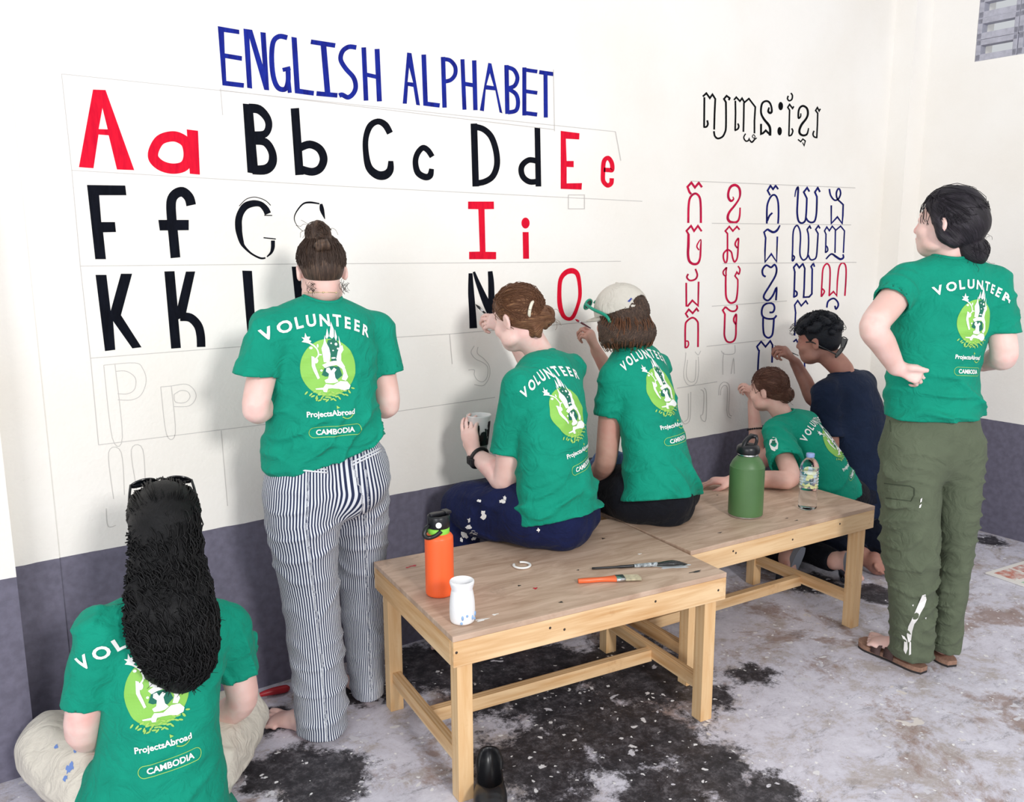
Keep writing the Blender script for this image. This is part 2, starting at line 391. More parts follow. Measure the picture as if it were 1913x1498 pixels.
TT = [
 ('1', [('P', [(1048, 98), (1185, 122), (1186, 150), (1088, 136), (1093, 272), (1203, 290), (1202, 320), (1096, 302), (1103, 448), (1216, 462), (1214, 492), (1078, 476)])], 'E'),
 ('1', [('P', [(1212, 114), (1268, 122), (1335, 345), (1320, 136), (1354, 140), (1376, 508), (1345, 505), (1250, 175), (1268, 497), (1236, 492)])], 'N'),
 ('1', [('SL', 32, [(1492, 172), (1440, 164), (1402, 200), (1392, 300), (1403, 420), (1432, 490), (1478, 500), (1497, 450), (1496, 370)]), ('L', 26, [(1462, 378), (1512, 366)]), ('L', 26, [(1499, 440), (1508, 524)])], 'G'),
 ('1', [('P', [(1518, 166), (1552, 172), (1572, 498), (1663, 512), (1660, 542), (1540, 526)])], 'L'),
 ('1', [('L', 30, [(1642, 198), (1798, 222)]), ('L', 36, [(1722, 212), (1750, 535)]), ('L', 30, [(1678, 528), (1812, 540)])], 'I'),
 ('2', [('SL', 30, [(88, 98), (40, 94), (0, 122), (-12, 175), (20, 232), (70, 290), (84, 348), (68, 392), (35, 416), (-2, 400), (-22, 405)])], 'S'),
 ('2', [('L', 30, [(135, 97), (150, 437)]), ('L', 32, [(220, 107), (235, 442)]), ('L', 26, [(138, 268), (228, 288)])], 'H'),
 ('2', [('P', [(412, 130), (440, 134), (494, 468), (470, 464), (452, 350), (418, 343), (410, 457), (384, 456)], [(425, 225), (450, 322), (415, 318)])], 'A'),
 ('2', [('L', 30, [(518, 143), (530, 468)]), ('L', 28, [(518, 455), (620, 468)])], 'L'),
 ('2', [('L', 28, [(641, 158), (651, 482)]), ('SL', 26, [(640, 172), (685, 180), (718, 220), (718, 270), (690, 305), (648, 316)])], 'P'),
 ('2', [('L', 26, [(765, 173), (778, 495)]), ('L', 28, [(840, 180), (848, 498)]), ('L', 26, [(768, 328), (842, 340)])], 'H'),
 ('2', [('P', [(930, 196), (950, 200), (1020, 518), (1002, 512), (975, 372), (914, 366), (902, 505), (876, 500)], [(940, 262), (965, 345), (918, 338)])], 'A'),
 ('2', [('L', 28, [(1046, 210), (1052, 522)]), ('SL', 26, [(1042, 222), (1092, 240), (1116, 290), (1100, 340), (1060, 358)]), ('SL', 26, [(1058, 362), (1106, 395), (1120, 450), (1106, 500), (1055, 512)])], 'B'),
 ('2', [('L', 26, [(1160, 225), (1160, 532)]), ('L', 24, [(1148, 238), (1243, 252)]), ('L', 24, [(1155, 375), (1243, 388)]), ('L', 26, [(1150, 514), (1242, 526)])], 'E'),
 ('2', [('L', 26, [(1255, 255), (1345, 268)]), ('L', 26, [(1295, 258), (1297, 545)])], 'T')]
for k, (t, it, ch) in enumerate(TT): letter(t, P_blue, it, label=f'blue capital {ch} in the title words')
R_, K_ = P_red, P_black
LL = [
 ('1', R_, [('P', [(252, 503), (332, 506), (380, 640), (515, 1017), (405, 1013), (352, 795), (287, 790), (255, 1005), (162, 998)], [(312, 620), (346, 757), (288, 755)])], 'large red capital A'),
 ('1', R_, [('SLC', 66, [(750, 802), (680, 825), (640, 890), (640, 945), (690, 990), (765, 1008), (835, 990), (862, 930), (850, 850), (805, 812)]), ('P', [(850, 757), (922, 766), (934, 1046), (870, 1040)])], 'red lowercase a'),
 ('1', K_, [('P', [(1208, 592), (1270, 598), (1308, 1044), (1238, 1032)]), ('SL', 50, [(1245, 622, 60), (1310, 630, 56), (1360, 680, 48), (1374, 735, 44), (1350, 785, 46), (1280, 800, 60)]), ('SL', 50, [(1270, 830, 50), (1350, 838, 50), (1394, 900, 48), (1396, 970, 56), (1355, 1012, 62), (1270, 1016, 56)])], 'black capital B'),
 ('1', K_, [('L', 54, [(1540, 622), (1570, 1048)]), ('SL', 50, [(1570, 875), (1635, 853), (1698, 882), (1724, 945), (1702, 1005), (1650, 1028), (1580, 1012)])], 'black lowercase b'),
 ('2', K_, [('SL', 40, [(303, 645, 40), (272, 592, 42), (225, 570, 38), (175, 600, 40), (148, 680, 36), (150, 780, 38), (170, 865, 46), (220, 910, 54), (270, 912, 56), (303, 880, 46), (308, 822, 32)])], 'black capital C'),
 ('2', K_, [('SL', 36, [(572, 795, 34), (545, 755, 36), (512, 738, 36), (478, 775, 36), (465, 830, 36), (480, 895, 40), (525, 924, 42), (558, 915, 40), (568, 872, 30)])], 'black lowercase c'),
 ('2', K_, [('L', 42, [(838, 583), (850, 985)]), ('SL', 38, [(838, 602), (900, 620), (950, 670), (980, 760), (985, 850), (958, 920), (905, 955), (845, 965)])], 'black capital D'),
 ('2', K_, [('L', 36, [(1243, 608), (1250, 985)]), ('SL', 36, [(1240, 822), (1190, 816), (1150, 845), (1140, 885), (1155, 928), (1195, 955), (1248, 952)])], 'black lowercase d'),
 ('2', R_, [('P', [(1392, 630), (1512, 645), (1510, 685), (1425, 680), (1430, 822), (1475, 822), (1475, 862), (1430, 860), (1430, 965), (1528, 963), (1525, 1005), (1392, 1000)])], 'red capital E'),
 ('2', R_, [('SL', 28, [(1668, 878), (1700, 880), (1720, 878), (1718, 835), (1695, 803), (1668, 825), (1662, 900), (1664, 950), (1690, 978), (1714, 965), (1718, 932)])], 'red lowercase e'),
 ('3', K_, [('P', [(122, 58), (390, 62), (398, 130), (207, 130), (222, 318), (318, 318), (325, 388), (235, 390), (255, 578), (180, 578)])], 'black capital F'),
 ('3', K_, [('SL', 68, [(852, 200), (836, 145), (790, 106), (738, 125), (712, 180), (716, 300), (728, 420), (742, 568)]), ('P', [(622, 303), (835, 303), (835, 375), (632, 377)])], 'black lowercase f'),
 ('G', K_, [('SL', 60, [(503, 352, 88), (470, 285, 84), (405, 225, 74), (310, 214, 88), (208, 248, 96), (144, 330, 90), (113, 430, 92), (113, 540, 92), (124, 620, 80), (150, 720, 62), (182, 785, 40), (280, 880, 25), (400, 942, 26), (470, 940, 22)]), ('SL', 10, [(120, 250), (210, 160), (310, 130), (400, 145), (480, 182), (540, 240)]), ('L', 12, [(455, 372), (560, 374)]), ('L', 15, [(445, 670), (608, 688)]), ('SL', 40, [(570, 708, 52), (568, 800, 50), (545, 870, 34), (490, 925, 15)])], 'unfinished black capital G with bare patches'),
 ('G', K_, [('SL', 40, [(1212, 220, 34), (1224, 300, 58), (1262, 422, 8)]), ('SL', 20, [(1190, 218, 18), (1070, 200, 26), (980, 215, 22), (910, 285, 18), (862, 370, 14), (858, 440, 10), (900, 520, 7), (975, 590, 4)])], 'unfinished black lowercase g outline'),
 ('3', K_, [('P', [(182, 688), (258, 688), (288, 940), (360, 680), (438, 680), (360, 970), (504, 1195), (440, 1203), (305, 1012), (320, 1213), (248, 1222)])], 'black capital K'),
 ('3', K_, [('P', [(664, 664), (735, 662), (757, 908), (815, 665), (880, 664), (812, 975), (762, 1000), (780, 1200), (712, 1205)]), ('SL', 60, [(775, 982), (845, 988), (898, 1040), (918, 1110), (922, 1193)])], 'black lowercase k'),
 ('3', K_, [('P', [(1210, 658), (1278, 660), (1300, 1000), (1310, 1150), (1450, 1140), (1450, 1200), (1258, 1210), (1238, 1000)])], 'black capital L partly behind the standing woman'),
 ('0', K_, [('P', [(545, 498), (560, 498), (574, 640), (560, 640)])], 'black lowercase l behind the woman with a top bun'),
 ('I', R_, [('P', [(77, 88), (335, 88), (337, 163), (242, 165), (252, 590), (358, 592), (358, 665), (88, 665), (88, 590), (195, 588), (180, 165), (77, 163)])], 'red capital I'),
 ('I', R_, [('E', 652, 303, 41, 55), ('P', [(623, 393), (683, 393), (687, 660), (628, 660)])], 'red lowercase i'),
 ('I', K_, [('SL', 60, [(102, 805, 40), (108, 1000, 60), (122, 1200, 68), (130, 1355, 76)]), ('SL', 60, [(135, 790, 24), (175, 900, 44), (250, 1080, 70), (305, 1190, 86)]), ('SL', 60, [(298, 785, 46), (308, 900, 58), (312, 1100, 64), (315, 1340, 60)])], 'wet black capital N being painted'),
 ('I', R_, [('SLC', 40, [(1118, 780, 56), (1168, 810, 46), (1190, 900, 38), (1196, 1030, 36), (1170, 1140, 34), (1128, 1238, 38), (1082, 1262, 36), (1030, 1228, 42), (997, 1130, 48), (990, 1000, 42), (1002, 870, 42), (1052, 800, 50)])], 'thin red capital O being painted')]
for t, m_, it, lb in LL: letter(t, m_, it, label=lb)
KK = [
 ('a', P_kblack, 26, [[(100, 155), (150, 108), (200, 178), (237, 125), (278, 190), (268, 400), (262, 628)], 's', [(122, 165), (120, 400), (118, 592)], 'c', [(108, 590), (150, 588), (172, 550), (162, 495)], 'c', [(258, 650), (272, 720), (315, 755), (380, 730), (415, 670), (430, 600), (432, 400), (430, 235)], 's', [(432, 240), (402, 190), (440, 145), (485, 178), (470, 208)]], 'black script character on the right heading, first'),
 ('a', P_kblack, 24, [[(545, 205), (578, 165), (630, 222), (660, 180), (695, 240), (758, 185), (850, 305), (838, 500), (838, 682)], 's', [(565, 215), (568, 400), (562, 640)], 'c', [(555, 642), (600, 618), (614, 580), (600, 540)], 's', [(688, 240), (685, 450), (680, 660)], 'c', [(712, 685, 18), (685, 740, 18), (712, 790, 20), (750, 785, 20), (765, 745, 14)], 'c', [(765, 770, 16), (800, 808, 24), (840, 770, 20), (872, 745, 14)], 'c', [(842, 762, 12), (808, 730, 12), (825, 700, 12), (846, 725, 12), (838, 760, 12)]], 'black script character with a curled foot in the right heading'),
 ('a', P_kblack, 28, ['c', [(1048, 310, 22), (1035, 365, 30), (1060, 390, 34), (1085, 370, 30), (1078, 295, 26), (1050, 238, 28), (1005, 220, 28), (955, 245, 28), (934, 310, 28), (935, 400, 28), (975, 480, 32), (1040, 560, 36), (1062, 620, 34), (1060, 715, 36)], 's', [(932, 545), (932, 690), (960, 680), (1000, 640), (1050, 690)]], 'black looped script character in the right heading'),
 ('a', P_kblack, 22, ['c', [(1322, 145), (1310, 185), (1335, 216), (1372, 195), (1380, 140), (1358, 105)], 's', [(1400, 295), (1382, 325), (1340, 268), (1314, 310), (1340, 350), (1335, 550), (1330, 715)], 'c', [(1325, 718), (1365, 705), (1386, 650), (1370, 610)]], 'black upright script stroke in the right heading'),
 ('a', P_kblack, 28, ['c', [(1500, 395, 16), (1498, 440, 20), (1468, 462, 26), (1468, 370, 26), (1490, 312, 28), (1535, 290, 30), (1588, 325, 30), (1602, 400, 30), (1578, 470, 30), (1510, 560, 34), (1480, 640, 32), (1492, 690, 32), (1540, 712, 30), (1590, 690, 26), (1612, 605, 16)], 's', [(1460, 768, 18), (1500, 802, 18), (1530, 762, 18), (1565, 790, 18), (1548, 858, 18), (1525, 812, 14)]], 'black curved script character near the end of the right heading'),
 ('a', P_kblack, 22, ['s', [(1780, 330), (1762, 362), (1738, 312), (1712, 355), (1742, 395), (1738, 560), (1728, 752)], 'c', [(1728, 742), (1690, 730), (1675, 690), (1690, 645)]], 'black last script stroke of the right heading'),
 ('b', P_kred, 34, ['s', [(345, 165), (295, 95), (235, 168), (180, 92), (120, 158), (150, 240), (178, 272)], 'c', [(132, 720), (138, 450), (165, 320), (240, 262), (305, 315), (325, 440), (328, 720)]], None),
 ('b', P_kred, 36, ['c', [(825, 310, 14), (836, 350, 24), (795, 378, 36), (757, 325, 38), (757, 240, 36), (790, 160, 38), (855, 130, 42), (915, 165, 38), (938, 240, 36), (925, 335, 28), (860, 440, 32), (772, 550, 36), (745, 640, 40), (780, 700, 42), (860, 712, 38), (910, 680, 32), (932, 600, 28), (938, 480, 22)]], None),
 ('b', P_kred, 30, ['s', [(340, 850), (282, 765), (222, 845), (175, 765), (104, 842), (136, 895)], 'c', [(136, 890, 38), (134, 1050, 42), (128, 1200, 40), (148, 1310, 40), (210, 1358, 38), (280, 1345, 36), (316, 1260, 30), (325, 1100, 28), (328, 980, 16), (285, 1030, 20), (266, 1090, 22), (300, 1142, 22)]], None),
 ('b', P_kred, 26, ['s', [(930, 825), (890, 775), (825, 845), (770, 775), (708, 845), (742, 885), (742, 1130)], 'c', [(742, 1130), (685, 1190), (680, 1270), (712, 1345), (738, 1280), (742, 1135)], 'c', [(742, 1130), (800, 1170), (822, 1260), (850, 1325), (888, 1280), (902, 1200), (908, 1080), (912, 962), (872, 1010), (862, 1060), (895, 1110)]], None),
 ('c', P_kred, 28, ['c', [(132, 180), (110, 230), (142, 275), (190, 282), (250, 255), (272, 190), (242, 102)], 's', [(100, 318), (102, 675), (125, 678), (195, 592), (285, 675), (293, 300)]], None),
 ('c', P_kred, 24, ['c', [(730, 75), (718, 150), (718, 212), (682, 190), (677, 140), (728, 78)], 'c', [(715, 205, 28), (714, 400, 30), (722, 540, 30), (762, 615, 32), (810, 632, 32), (868, 600, 30), (890, 520, 28), (902, 380, 24), (902, 265, 24)], 's', [(902, 268), (858, 212), (888, 152), (922, 192)], 'c', [(922, 188), (936, 110), (905, 58)]], None),
 ('c', P_kred, 28, ['s', [(292, 765), (262, 718), (200, 792), (140, 732), (92, 798), (130, 860)], 'c', [(85, 1328), (86, 1000), (112, 915), (200, 860), (272, 915), (285, 1000), (283, 1318)], 'c', [(88, 1225, 22), (128, 1228, 22), (136, 1280, 22), (112, 1322, 24), (78, 1328, 20)]], None),
 ('c', P_kred, 28, ['c', [(885, 665), (893, 710), (860, 755), (790, 755), (710, 692)], 's', [(712, 690), (668, 745), (704, 810)], 'c', [(702, 805), (696, 1000), (695, 1140), (730, 1225), (790, 1243), (848, 1210), (872, 1130), (875, 980), (880, 815), (845, 860), (842, 915), (872, 965)]], None),
 ('d', P_kblue, 28, ['s', [(365, 195), (325, 140), (285, 195), (245, 140), (200, 215), (240, 292)], 'c', [(188, 735), (190, 500), (207, 400), (250, 312), (300, 282), (342, 320), (366, 420), (370, 600), (362, 730)], 'c', [(195, 690), (228, 610), (275, 562)]], None),
 ('d', P_kblue, 28, ['c', [(624, 315, 16), (640, 215, 22), (675, 175, 30), (665, 400, 30), (660, 560, 30), (680, 685, 30), (730, 722, 30), (782, 688, 28), (798, 600, 28), (808, 420, 28), (810, 330, 28)], 's', [(812, 340), (762, 240), (815, 172), (850, 232)], 'c', [(798, 640), (830, 690), (880, 712), (932, 688), (958, 580), (966, 400), (966, 305)], 's', [(966, 310), (936, 240), (980, 172), (1015, 238)]], None),
 ('d', P_kblue, 26, ['c', [(1160, 190), (1180, 290), (1240, 365), (1300, 345), (1334, 270), (1322, 200), (1296, 190), (1270, 250), (1278, 330), (1320, 385)], 's', [(1318, 380), (1375, 435), (1370, 600), (1360, 728), (1285, 625), (1190, 728), (1190, 445)]], None),
 ('d', P_kblue, 26, ['c', [(392, 755, 22), (345, 835, 34), (282, 862, 36), (195, 815, 34)], 's', [(198, 815), (145, 862), (170, 950), (160, 1150), (160, 1328), (258, 1200), (340, 1322), (352, 930)]], None),
 ('d', P_kblue, 24, ['c', [(585, 1218), (618, 1250), (600, 1300), (578, 1312)], 'c', [(582, 1312), (590, 1100), (600, 850), (655, 757), (700, 830), (712, 950), (702, 1150), (712, 1240), (755, 1296), (810, 1260), (830, 1180), (838, 1000), (832, 880)], 's', [(832, 885), (815, 820), (855, 768), (875, 810)], 'c', [(832, 1215), (865, 1285), (915, 1288), (958, 1240), (975, 1050), (985, 880)], 's', [(985, 885), (948, 820), (990, 762), (1015, 805)]], None),
 ('d', P_kblue, 22, ['s', [(1110, 900), (1085, 842), (1120, 782), (1160, 840), (1205, 770), (1260, 832), (1335, 768), (1395, 842), (1387, 1000), (1378, 1185)], 's', [(1108, 890), (1104, 1080), (1100, 1185)], 'c', [(1098, 1182), (1134, 1150), (1130, 1100), (1106, 1072)], 's', [(1255, 830), (1248, 1185)], 'c', [(1108, 1280, 22), (1190, 1202, 26), (1262, 1242, 34), (1330, 1282, 34), (1378, 1258, 28), (1372, 1205, 24)]], None),
 ('e', P_kblue, 24, ['c', [(208, 252), (172, 225), (168, 160), (215, 105), (275, 132), (320, 98), (346, 150), (330, 240), (255, 370), (188, 480), (190, 530), (240, 552), (298, 490), (345, 395), (338, 552)]], None),
 ('e', P_kblue, 24, ['c', [(255, 705), (300, 700), (320, 650), (300, 598), (240, 587), (180, 620), (157, 690), (170, 755), (230, 785), (310, 782), (345, 742)], 'c', [(175, 770), (175, 900), (190, 990), (240, 1028), (288, 995), (305, 900), (312, 780)]], None),
 ('e', P_kblue, 22, ['s', [(118, 1190), (96, 1140), (150, 1075), (205, 1142), (265, 1068), (295, 1120), (288, 1345)], 's', [(124, 1180), (115, 1300), (108, 1440), (104, 1560)]], None),
 ('e', P_kblue, 22, ['s', [(580, 200), (564, 132), (600, 85), (635, 137), (680, 85), (705, 145), (697, 400), (690, 512), (760, 508), (795, 470), (800, 150)], 's', [(802, 160), (785, 122), (815, 80), (828, 125)], 's', [(578, 190), (572, 400), (566, 515)], 'c', [(560, 512), (600, 490), (604, 450), (572, 425)]], None),
 ('e', P_kred, 20, ['c', [(915, 508), (925, 300), (938, 150), (985, 85), (1024, 140), (1025, 300), (1015, 498)], 's', [(1012, 495), (1070, 440), (1112, 492), (1120, 300)], 'c', [(1120, 305), (1142, 130), (1185, 75), (1225, 115), (1230, 250), (1215, 495)], 'c', [(925, 402), (955, 440), (918, 502)]], None),
 ('e', P_kblue, 20, ['s', [(590, 720), (576, 610), (615, 555), (660, 622), (718, 558), (745, 602)], 's', [(588, 710), (575, 1000)], 's', [(700, 1240), (704, 1460)], 's', [(560, 1080), (595, 1050), (625, 1105)]], None),
 ('e', P_kblue, 22, ['c', [(985, 645), (1002, 565), (1070, 527), (1122, 570), (1130, 620), (1102, 662), (1088, 620)]], None)]
for t, m_, w, sq, lb in KK:
    items = []; mode = 's'
    for x in sq:
        if isinstance(x, str): mode = x
        else: items.append(('SL' if mode == 'c' else 'L', w, x)); mode = 's'
    letter(t, m_, items, name='painted_character', label=lb)
letter('a', P_kblack, [('E', 1213, 292, 34, 60), ('E', 1198, 650, 32, 60)], name='painted_dots', label='two black painted dots in the right heading')
# pencil guide lines and outlines not yet painted
PG = [('0', [[(115, 138), (660, 195), (1150, 246)], [(134, 318), (640, 348), (1200, 376)], [(150, 497), (557, 493), (862, 491), (1160, 488)], [(169, 669), (455, 647), (840, 624), (1180, 594)], [(184, 831), (500, 792)], [(738, 769), (925, 742)],
              [(115, 138), (134, 318), (150, 497), (169, 669), (184, 831)], [(412, 165), (416, 215)], [(410, 168), (1035, 242)], [(1034, 130), (1036, 245)], [(413, 804), (425, 945)],
              [(1290, 338), (1598, 351)], [(1330, 417), (1590, 420)], [(1350, 492), (1600, 490)], [(1330, 572), (1470, 562)], [(1320, 647), (1430, 635)], [(1265, 725), (1340, 713)], [(1150, 246), (1160, 300)], [(840, 624), (845, 680)], [(1062, 364), (1092, 364), (1092, 390), (1062, 390), (1062, 364)]]),
      ('p', [[(172, 245), (400, 228), (460, 270), (485, 360), (450, 460), (380, 500), (275, 500)], [(255, 240), (310, 775), (235, 780), (172, 245)], [(260, 290), (340, 290), (405, 340), (400, 420), (350, 455), (275, 455)],
             [(592, 405), (670, 398), (780, 385), (840, 430), (850, 490), (800, 545), (690, 550)], [(670, 398), (700, 745), (635, 755), (592, 405)], [(690, 460), (740, 432), (790, 440), (808, 480), (770, 520), (700, 515), (690, 460)],
             [(245, 1230), (208, 890), (300, 885), (325, 1200)], [(415, 1160), (375, 870), (460, 865), (480, 1190)], [(190, 1300), (203, 1430), (260, 1425)]]),
      ('q', [[(270, 380), (262, 480), (245, 600), (250, 700), (290, 770), (340, 780), (400, 740), (425, 600), (420, 430)], [(290, 470), (275, 640), (300, 720), (350, 740), (385, 690), (395, 470)], [(380, 370), (420, 410), (450, 360)],
             [(730, 380), (720, 480), (720, 650)], [(700, 360), (740, 400), (860, 390), (865, 290)], [(670, 900), (680, 790), (735, 740), (800, 800), (790, 1100), (830, 1155)], [(690, 900), (700, 820), (740, 780), (775, 830), (770, 1120), (820, 1180)],
             [(330, 860), (320, 1180), (260, 1250), (220, 1200)], [(300, 880), (300, 1160), (250, 1220)], [(450, 830), (490, 880), (480, 1110), (450, 1150), (470, 1205), (515, 1190), (520, 880), (490, 810)], [(820, 640), (850, 450), (860, 640)]]),
      ('s', [[(130, 230), (100, 290), (140, 350), (210, 385), (255, 430), (250, 520), (210, 565), (160, 550), (130, 500), (130, 455), (75, 455)], [(165, 240), (160, 300), (220, 350), (270, 420), (270, 520), (215, 600), (130, 590)]])]
for t, lines in PG:
    s = LT[t][2]
    letter(t, P_pencil, [('L' if t == '0' else 'SL', 1.15 * s, l) for l in lines], name='pencil_outline', label='faint pencil guide lines and letter outlines')
# ------------------------------------------------------------------ wood
def wood(name, light, dark, knots='a56a3c', rough=0.55, scale=(1, 14, 14), var=0.5, wv=0.30):
    m = bpy.data.materials.new(name); m.use_nodes = True; nt = NT(m); b = nt.b
    tc = nt.n('ShaderNodeTexCoord'); mp = nt.n('ShaderNodeMapping'); nt.l(tc.outputs['Object'], mp.inputs[0]); mp.inputs['Scale'].default_value = scale
    n = nt.n('ShaderNodeTexNoise', Scale=2.2, Detail=6.0, Roughness=0.6, Distortion=0.9); nt.l(mp.outputs[0], n.inputs['Vector'])
    w = nt.n('ShaderNodeTexWave', Scale=1.6, Distortion=6.0, Detail=3.0); w.bands_direction = 'Y'; nt.l(mp.outputs[0], w.inputs['Vector'])
    ad = nt.n('ShaderNodeMath', operation='MULTIPLY_ADD'); nt.l(w.outputs[1], ad.inputs[0]); ad.inputs[1].default_value = wv; nt.l(n.outputs[0], ad.inputs[2])
    r = ramp(nt, [(0.38 - .1 * (wv < .1), lin(dark)), (0.62 - .14 * (wv < .1), tuple((a + c) / 2 for a, c in zip(lin(dark), lin(light)))), (0.85 - .2 * (wv < .1), lin(light))], ad.outputs[0])
    n2 = nt.n('ShaderNodeTexNoise', Scale=6.0, Detail=7.0, Roughness=0.7); nt.l(tc.outputs['Object'], n2.inputs['Vector'])
    f = ramp(nt, [(0.60, (0, 0, 0)), (0.74, (var,) * 3)], n2.outputs[0])
    nt.l(mixc(nt, f.outputs[0], r.outputs[0], lin(knots)), b.inputs['Base Color'])
    b.inputs['Roughness'].default_value = rough; b.inputs['Specular IOR Level'].default_value = 0.35
    bp = nt.n('ShaderNodeBump', Strength=0.05, Distance=0.001); nt.l(ad.outputs[0], bp.inputs['Height']); nt.l(bp.outputs[0], b.inputs['Normal'])
    return m
M_ply = wood('worn_plywood', 'ceb39e', 'ab8d77', '957c6c', 0.5, (2.5, 12, 4), 0.8, wv=0.03)
M_apron = wood('apron_pine', 'eccb9f', 'cfa06c', 'a56f42', 0.5, (1.2, 18, 18), 0.55)
M_leg = wood('leg_pine', 'f3d6aa', 'dcb07c', 'b07a48', 0.5, (10, 10, 1.2), 0.35, wv=.12)
M_edge = wood('ply_edge', 'b98f68', '7e5c40', '6b4a33', 0.7, (2, 2, 60), 0.4)
M_rp = mat('red_paint_blob', 'c21f35', 0.35); M_wp = mat('white_paint_blob', 'f1efec', 0.45); M_bp = mat('black_paint_blob', '17181c', 0.3)
M_nail = mat('dark_nail', '3a2f28', 0.6)

def bench(c1, c2, h, depth, label, spots, nails):
    """c1, c2: front left and front right corner of the top"""
    c1 = np.array(c1); c2 = np.array(c2); L = np.linalg.norm(c2 - c1); e = (c2 - c1) / L; g = np.array([-e[1], e[0]])
    ctr = (c1 + c2) / 2 + g * depth / 2
    root = empty('wooden_bench', (ctr[0], ctr[1], 0), math.atan2(e[1], e[0]))
    tag(root, label, 'bench')
    tp = 0.016; ah = 0.072; at = 0.02; lg = 0.045
    b = MB(); b.box((0, 0, h - tp / 2), (L, depth, tp), bev=0.0025); b.build('bench_top', M_ply, root)
    for s in (-1, 1):
        b = MB(); b.box((0, s * (depth / 2 - at / 2), 0), (L - 0.002, at, ah), bev=0.002); o = b.build('apron', M_apron, root); o.location = (0, 0, h - tp - ah / 2)
        b = MB(); b.box((0, 0, 0), (depth - 2 * at, at, ah), bev=0.002); o = b.build('apron', M_apron, root); o.location = (s * (L / 2 - at / 2), 0, h - tp - ah / 2); o.rotation_euler = (0, 0, PI / 2)
    for sx in (-1, 1):
        for sy in (-1, 1):
            b = MB(); b.box((0, 0, 0), (lg, lg, h - tp), bev=0.002); o = b.build('leg', M_leg, root)
            o.location = (sx * (L / 2 - at - lg / 2), sy * (depth / 2 - at - lg / 2), (h - tp) / 2)
        b = MB(); b.box((0, 0, 0), (depth - 2 * at - 2 * lg + 0.004, 0.028, 0.042), bev=0.002); o = b.build('stretcher', M_apron, root)
        o.location = (sx * (L / 2 - at - lg / 2), 0, 0.115); o.rotation_euler = (0, 0, PI / 2)
    b = MB(); b.box((0, 0, 0), (L - 2 * at - lg + 0.01 - 0.028, 0.03, 0.042), bev=0.002); o = b.build('stretcher', M_apron, root); o.location = (0, 0, 0.105)
    for m_, px, py, rx, ry in spots:
        p = onZ(px, py, h); q = p[:2] - ctr; lx, ly = q @ e, q @ g
        b = MB(); n = 14; V = [(0, 0, .0016)]
        for k in range(n):
            a = 2 * PI * k / n; r = 1 + 0.35 * math.sin(3 * a + px) + 0.2 * math.sin(5 * a + py); V.append((rx * r * math.cos(a), ry * r * math.sin(a), 0.0004))
        b.add(V, [(0, 1 + k, 1 + (k + 1) % n) for k in range(n)], True)
        o = b.build('paint_spot', m_, root); o.location = (lx, ly, h + 0.0002)
    for px, py in nails:
        p = onY(px, py, c1[1] + (c2[1] - c1[1]) * 0.5); q = p[:2] - ctr; lx = q @ e
        b = MB(); b.ellipsoid((0, 0, 0), (0.004, 0.0012, 0.004), nu=8, nv=5); o = b.build('nail_head', M_nail, root)
        o.location = (max(-L / 2 + .01, min(L / 2 - .01, lx)), -depth / 2 - 0.0002, h - tp - 0.02 - 0.03 * random.random())
    return root, ctr, e, g
bench1 = bench((2.322, -0.944), (3.246, -1.057), 0.499, 0.615, 'nearer low wooden bench with orange bottle and brushes on it',
      [(M_rp, 772, 1057, .012, .006), (M_rp, 762, 1060, .008, .004), (M_rp, 1000, 1099, .007, .006), (M_bp, 970, 1094, .005, .004), (M_bp, 1048, 1125, .006, .004), (M_bp, 1080, 1065, .004, .003), (M_bp, 1127, 1006, .006, .005), (M_wp, 900, 1158, .018, .007), (M_wp, 925, 1148, .010, .004), (M_wp, 1195, 1035, .008, .003), (M_bp, 1300, 1068, .02, .006), (M_bp, 1052, 1024, .004, .003)],
      [(862, 1222), (1035, 1172), (1060, 1165), (1215, 1140), (1320, 1105)])
bench2 = bench((3.292, -0.863), (4.238, -0.931), 0.500, 0.60, 'farther low wooden bench carrying the green bottle',
      [(M_bp, 1345, 995, .01, .003), (M_bp, 1488, 972, .008, .003), (M_bp, 1470, 968, .008, .002), (M_bp, 1340, 925, .005, .003)], [(1382, 1045), (1378, 1028), (1480, 1012), (1560, 990)])

# ------------------------------------------------------------------ bottles, cups, brushes on the benches
def prof_smooth(P, n=5): return [(float(q[0]), float(q[1])) for q in catmull(P, n)]
M_orange = mat('orange_powder_coat', 'ff6a35', 0.38, spec=0.5, bump=0.05, bscale=900); M_blackpl = mat('black_plastic', '15161b', 0.35)
M_lime = mat('lime_band', '8fd94a', 0.5); M_steel = mat('brushed_steel', 'd5d7da', 0.28, metal=1.0); M_olive = mat('green_powder_coat', '557b4c', 0.42, var=0.15, vscale=6, bump=0.05, bscale=900)
M_badge = mat('white_badge', 'f4f4f2', 0.5)
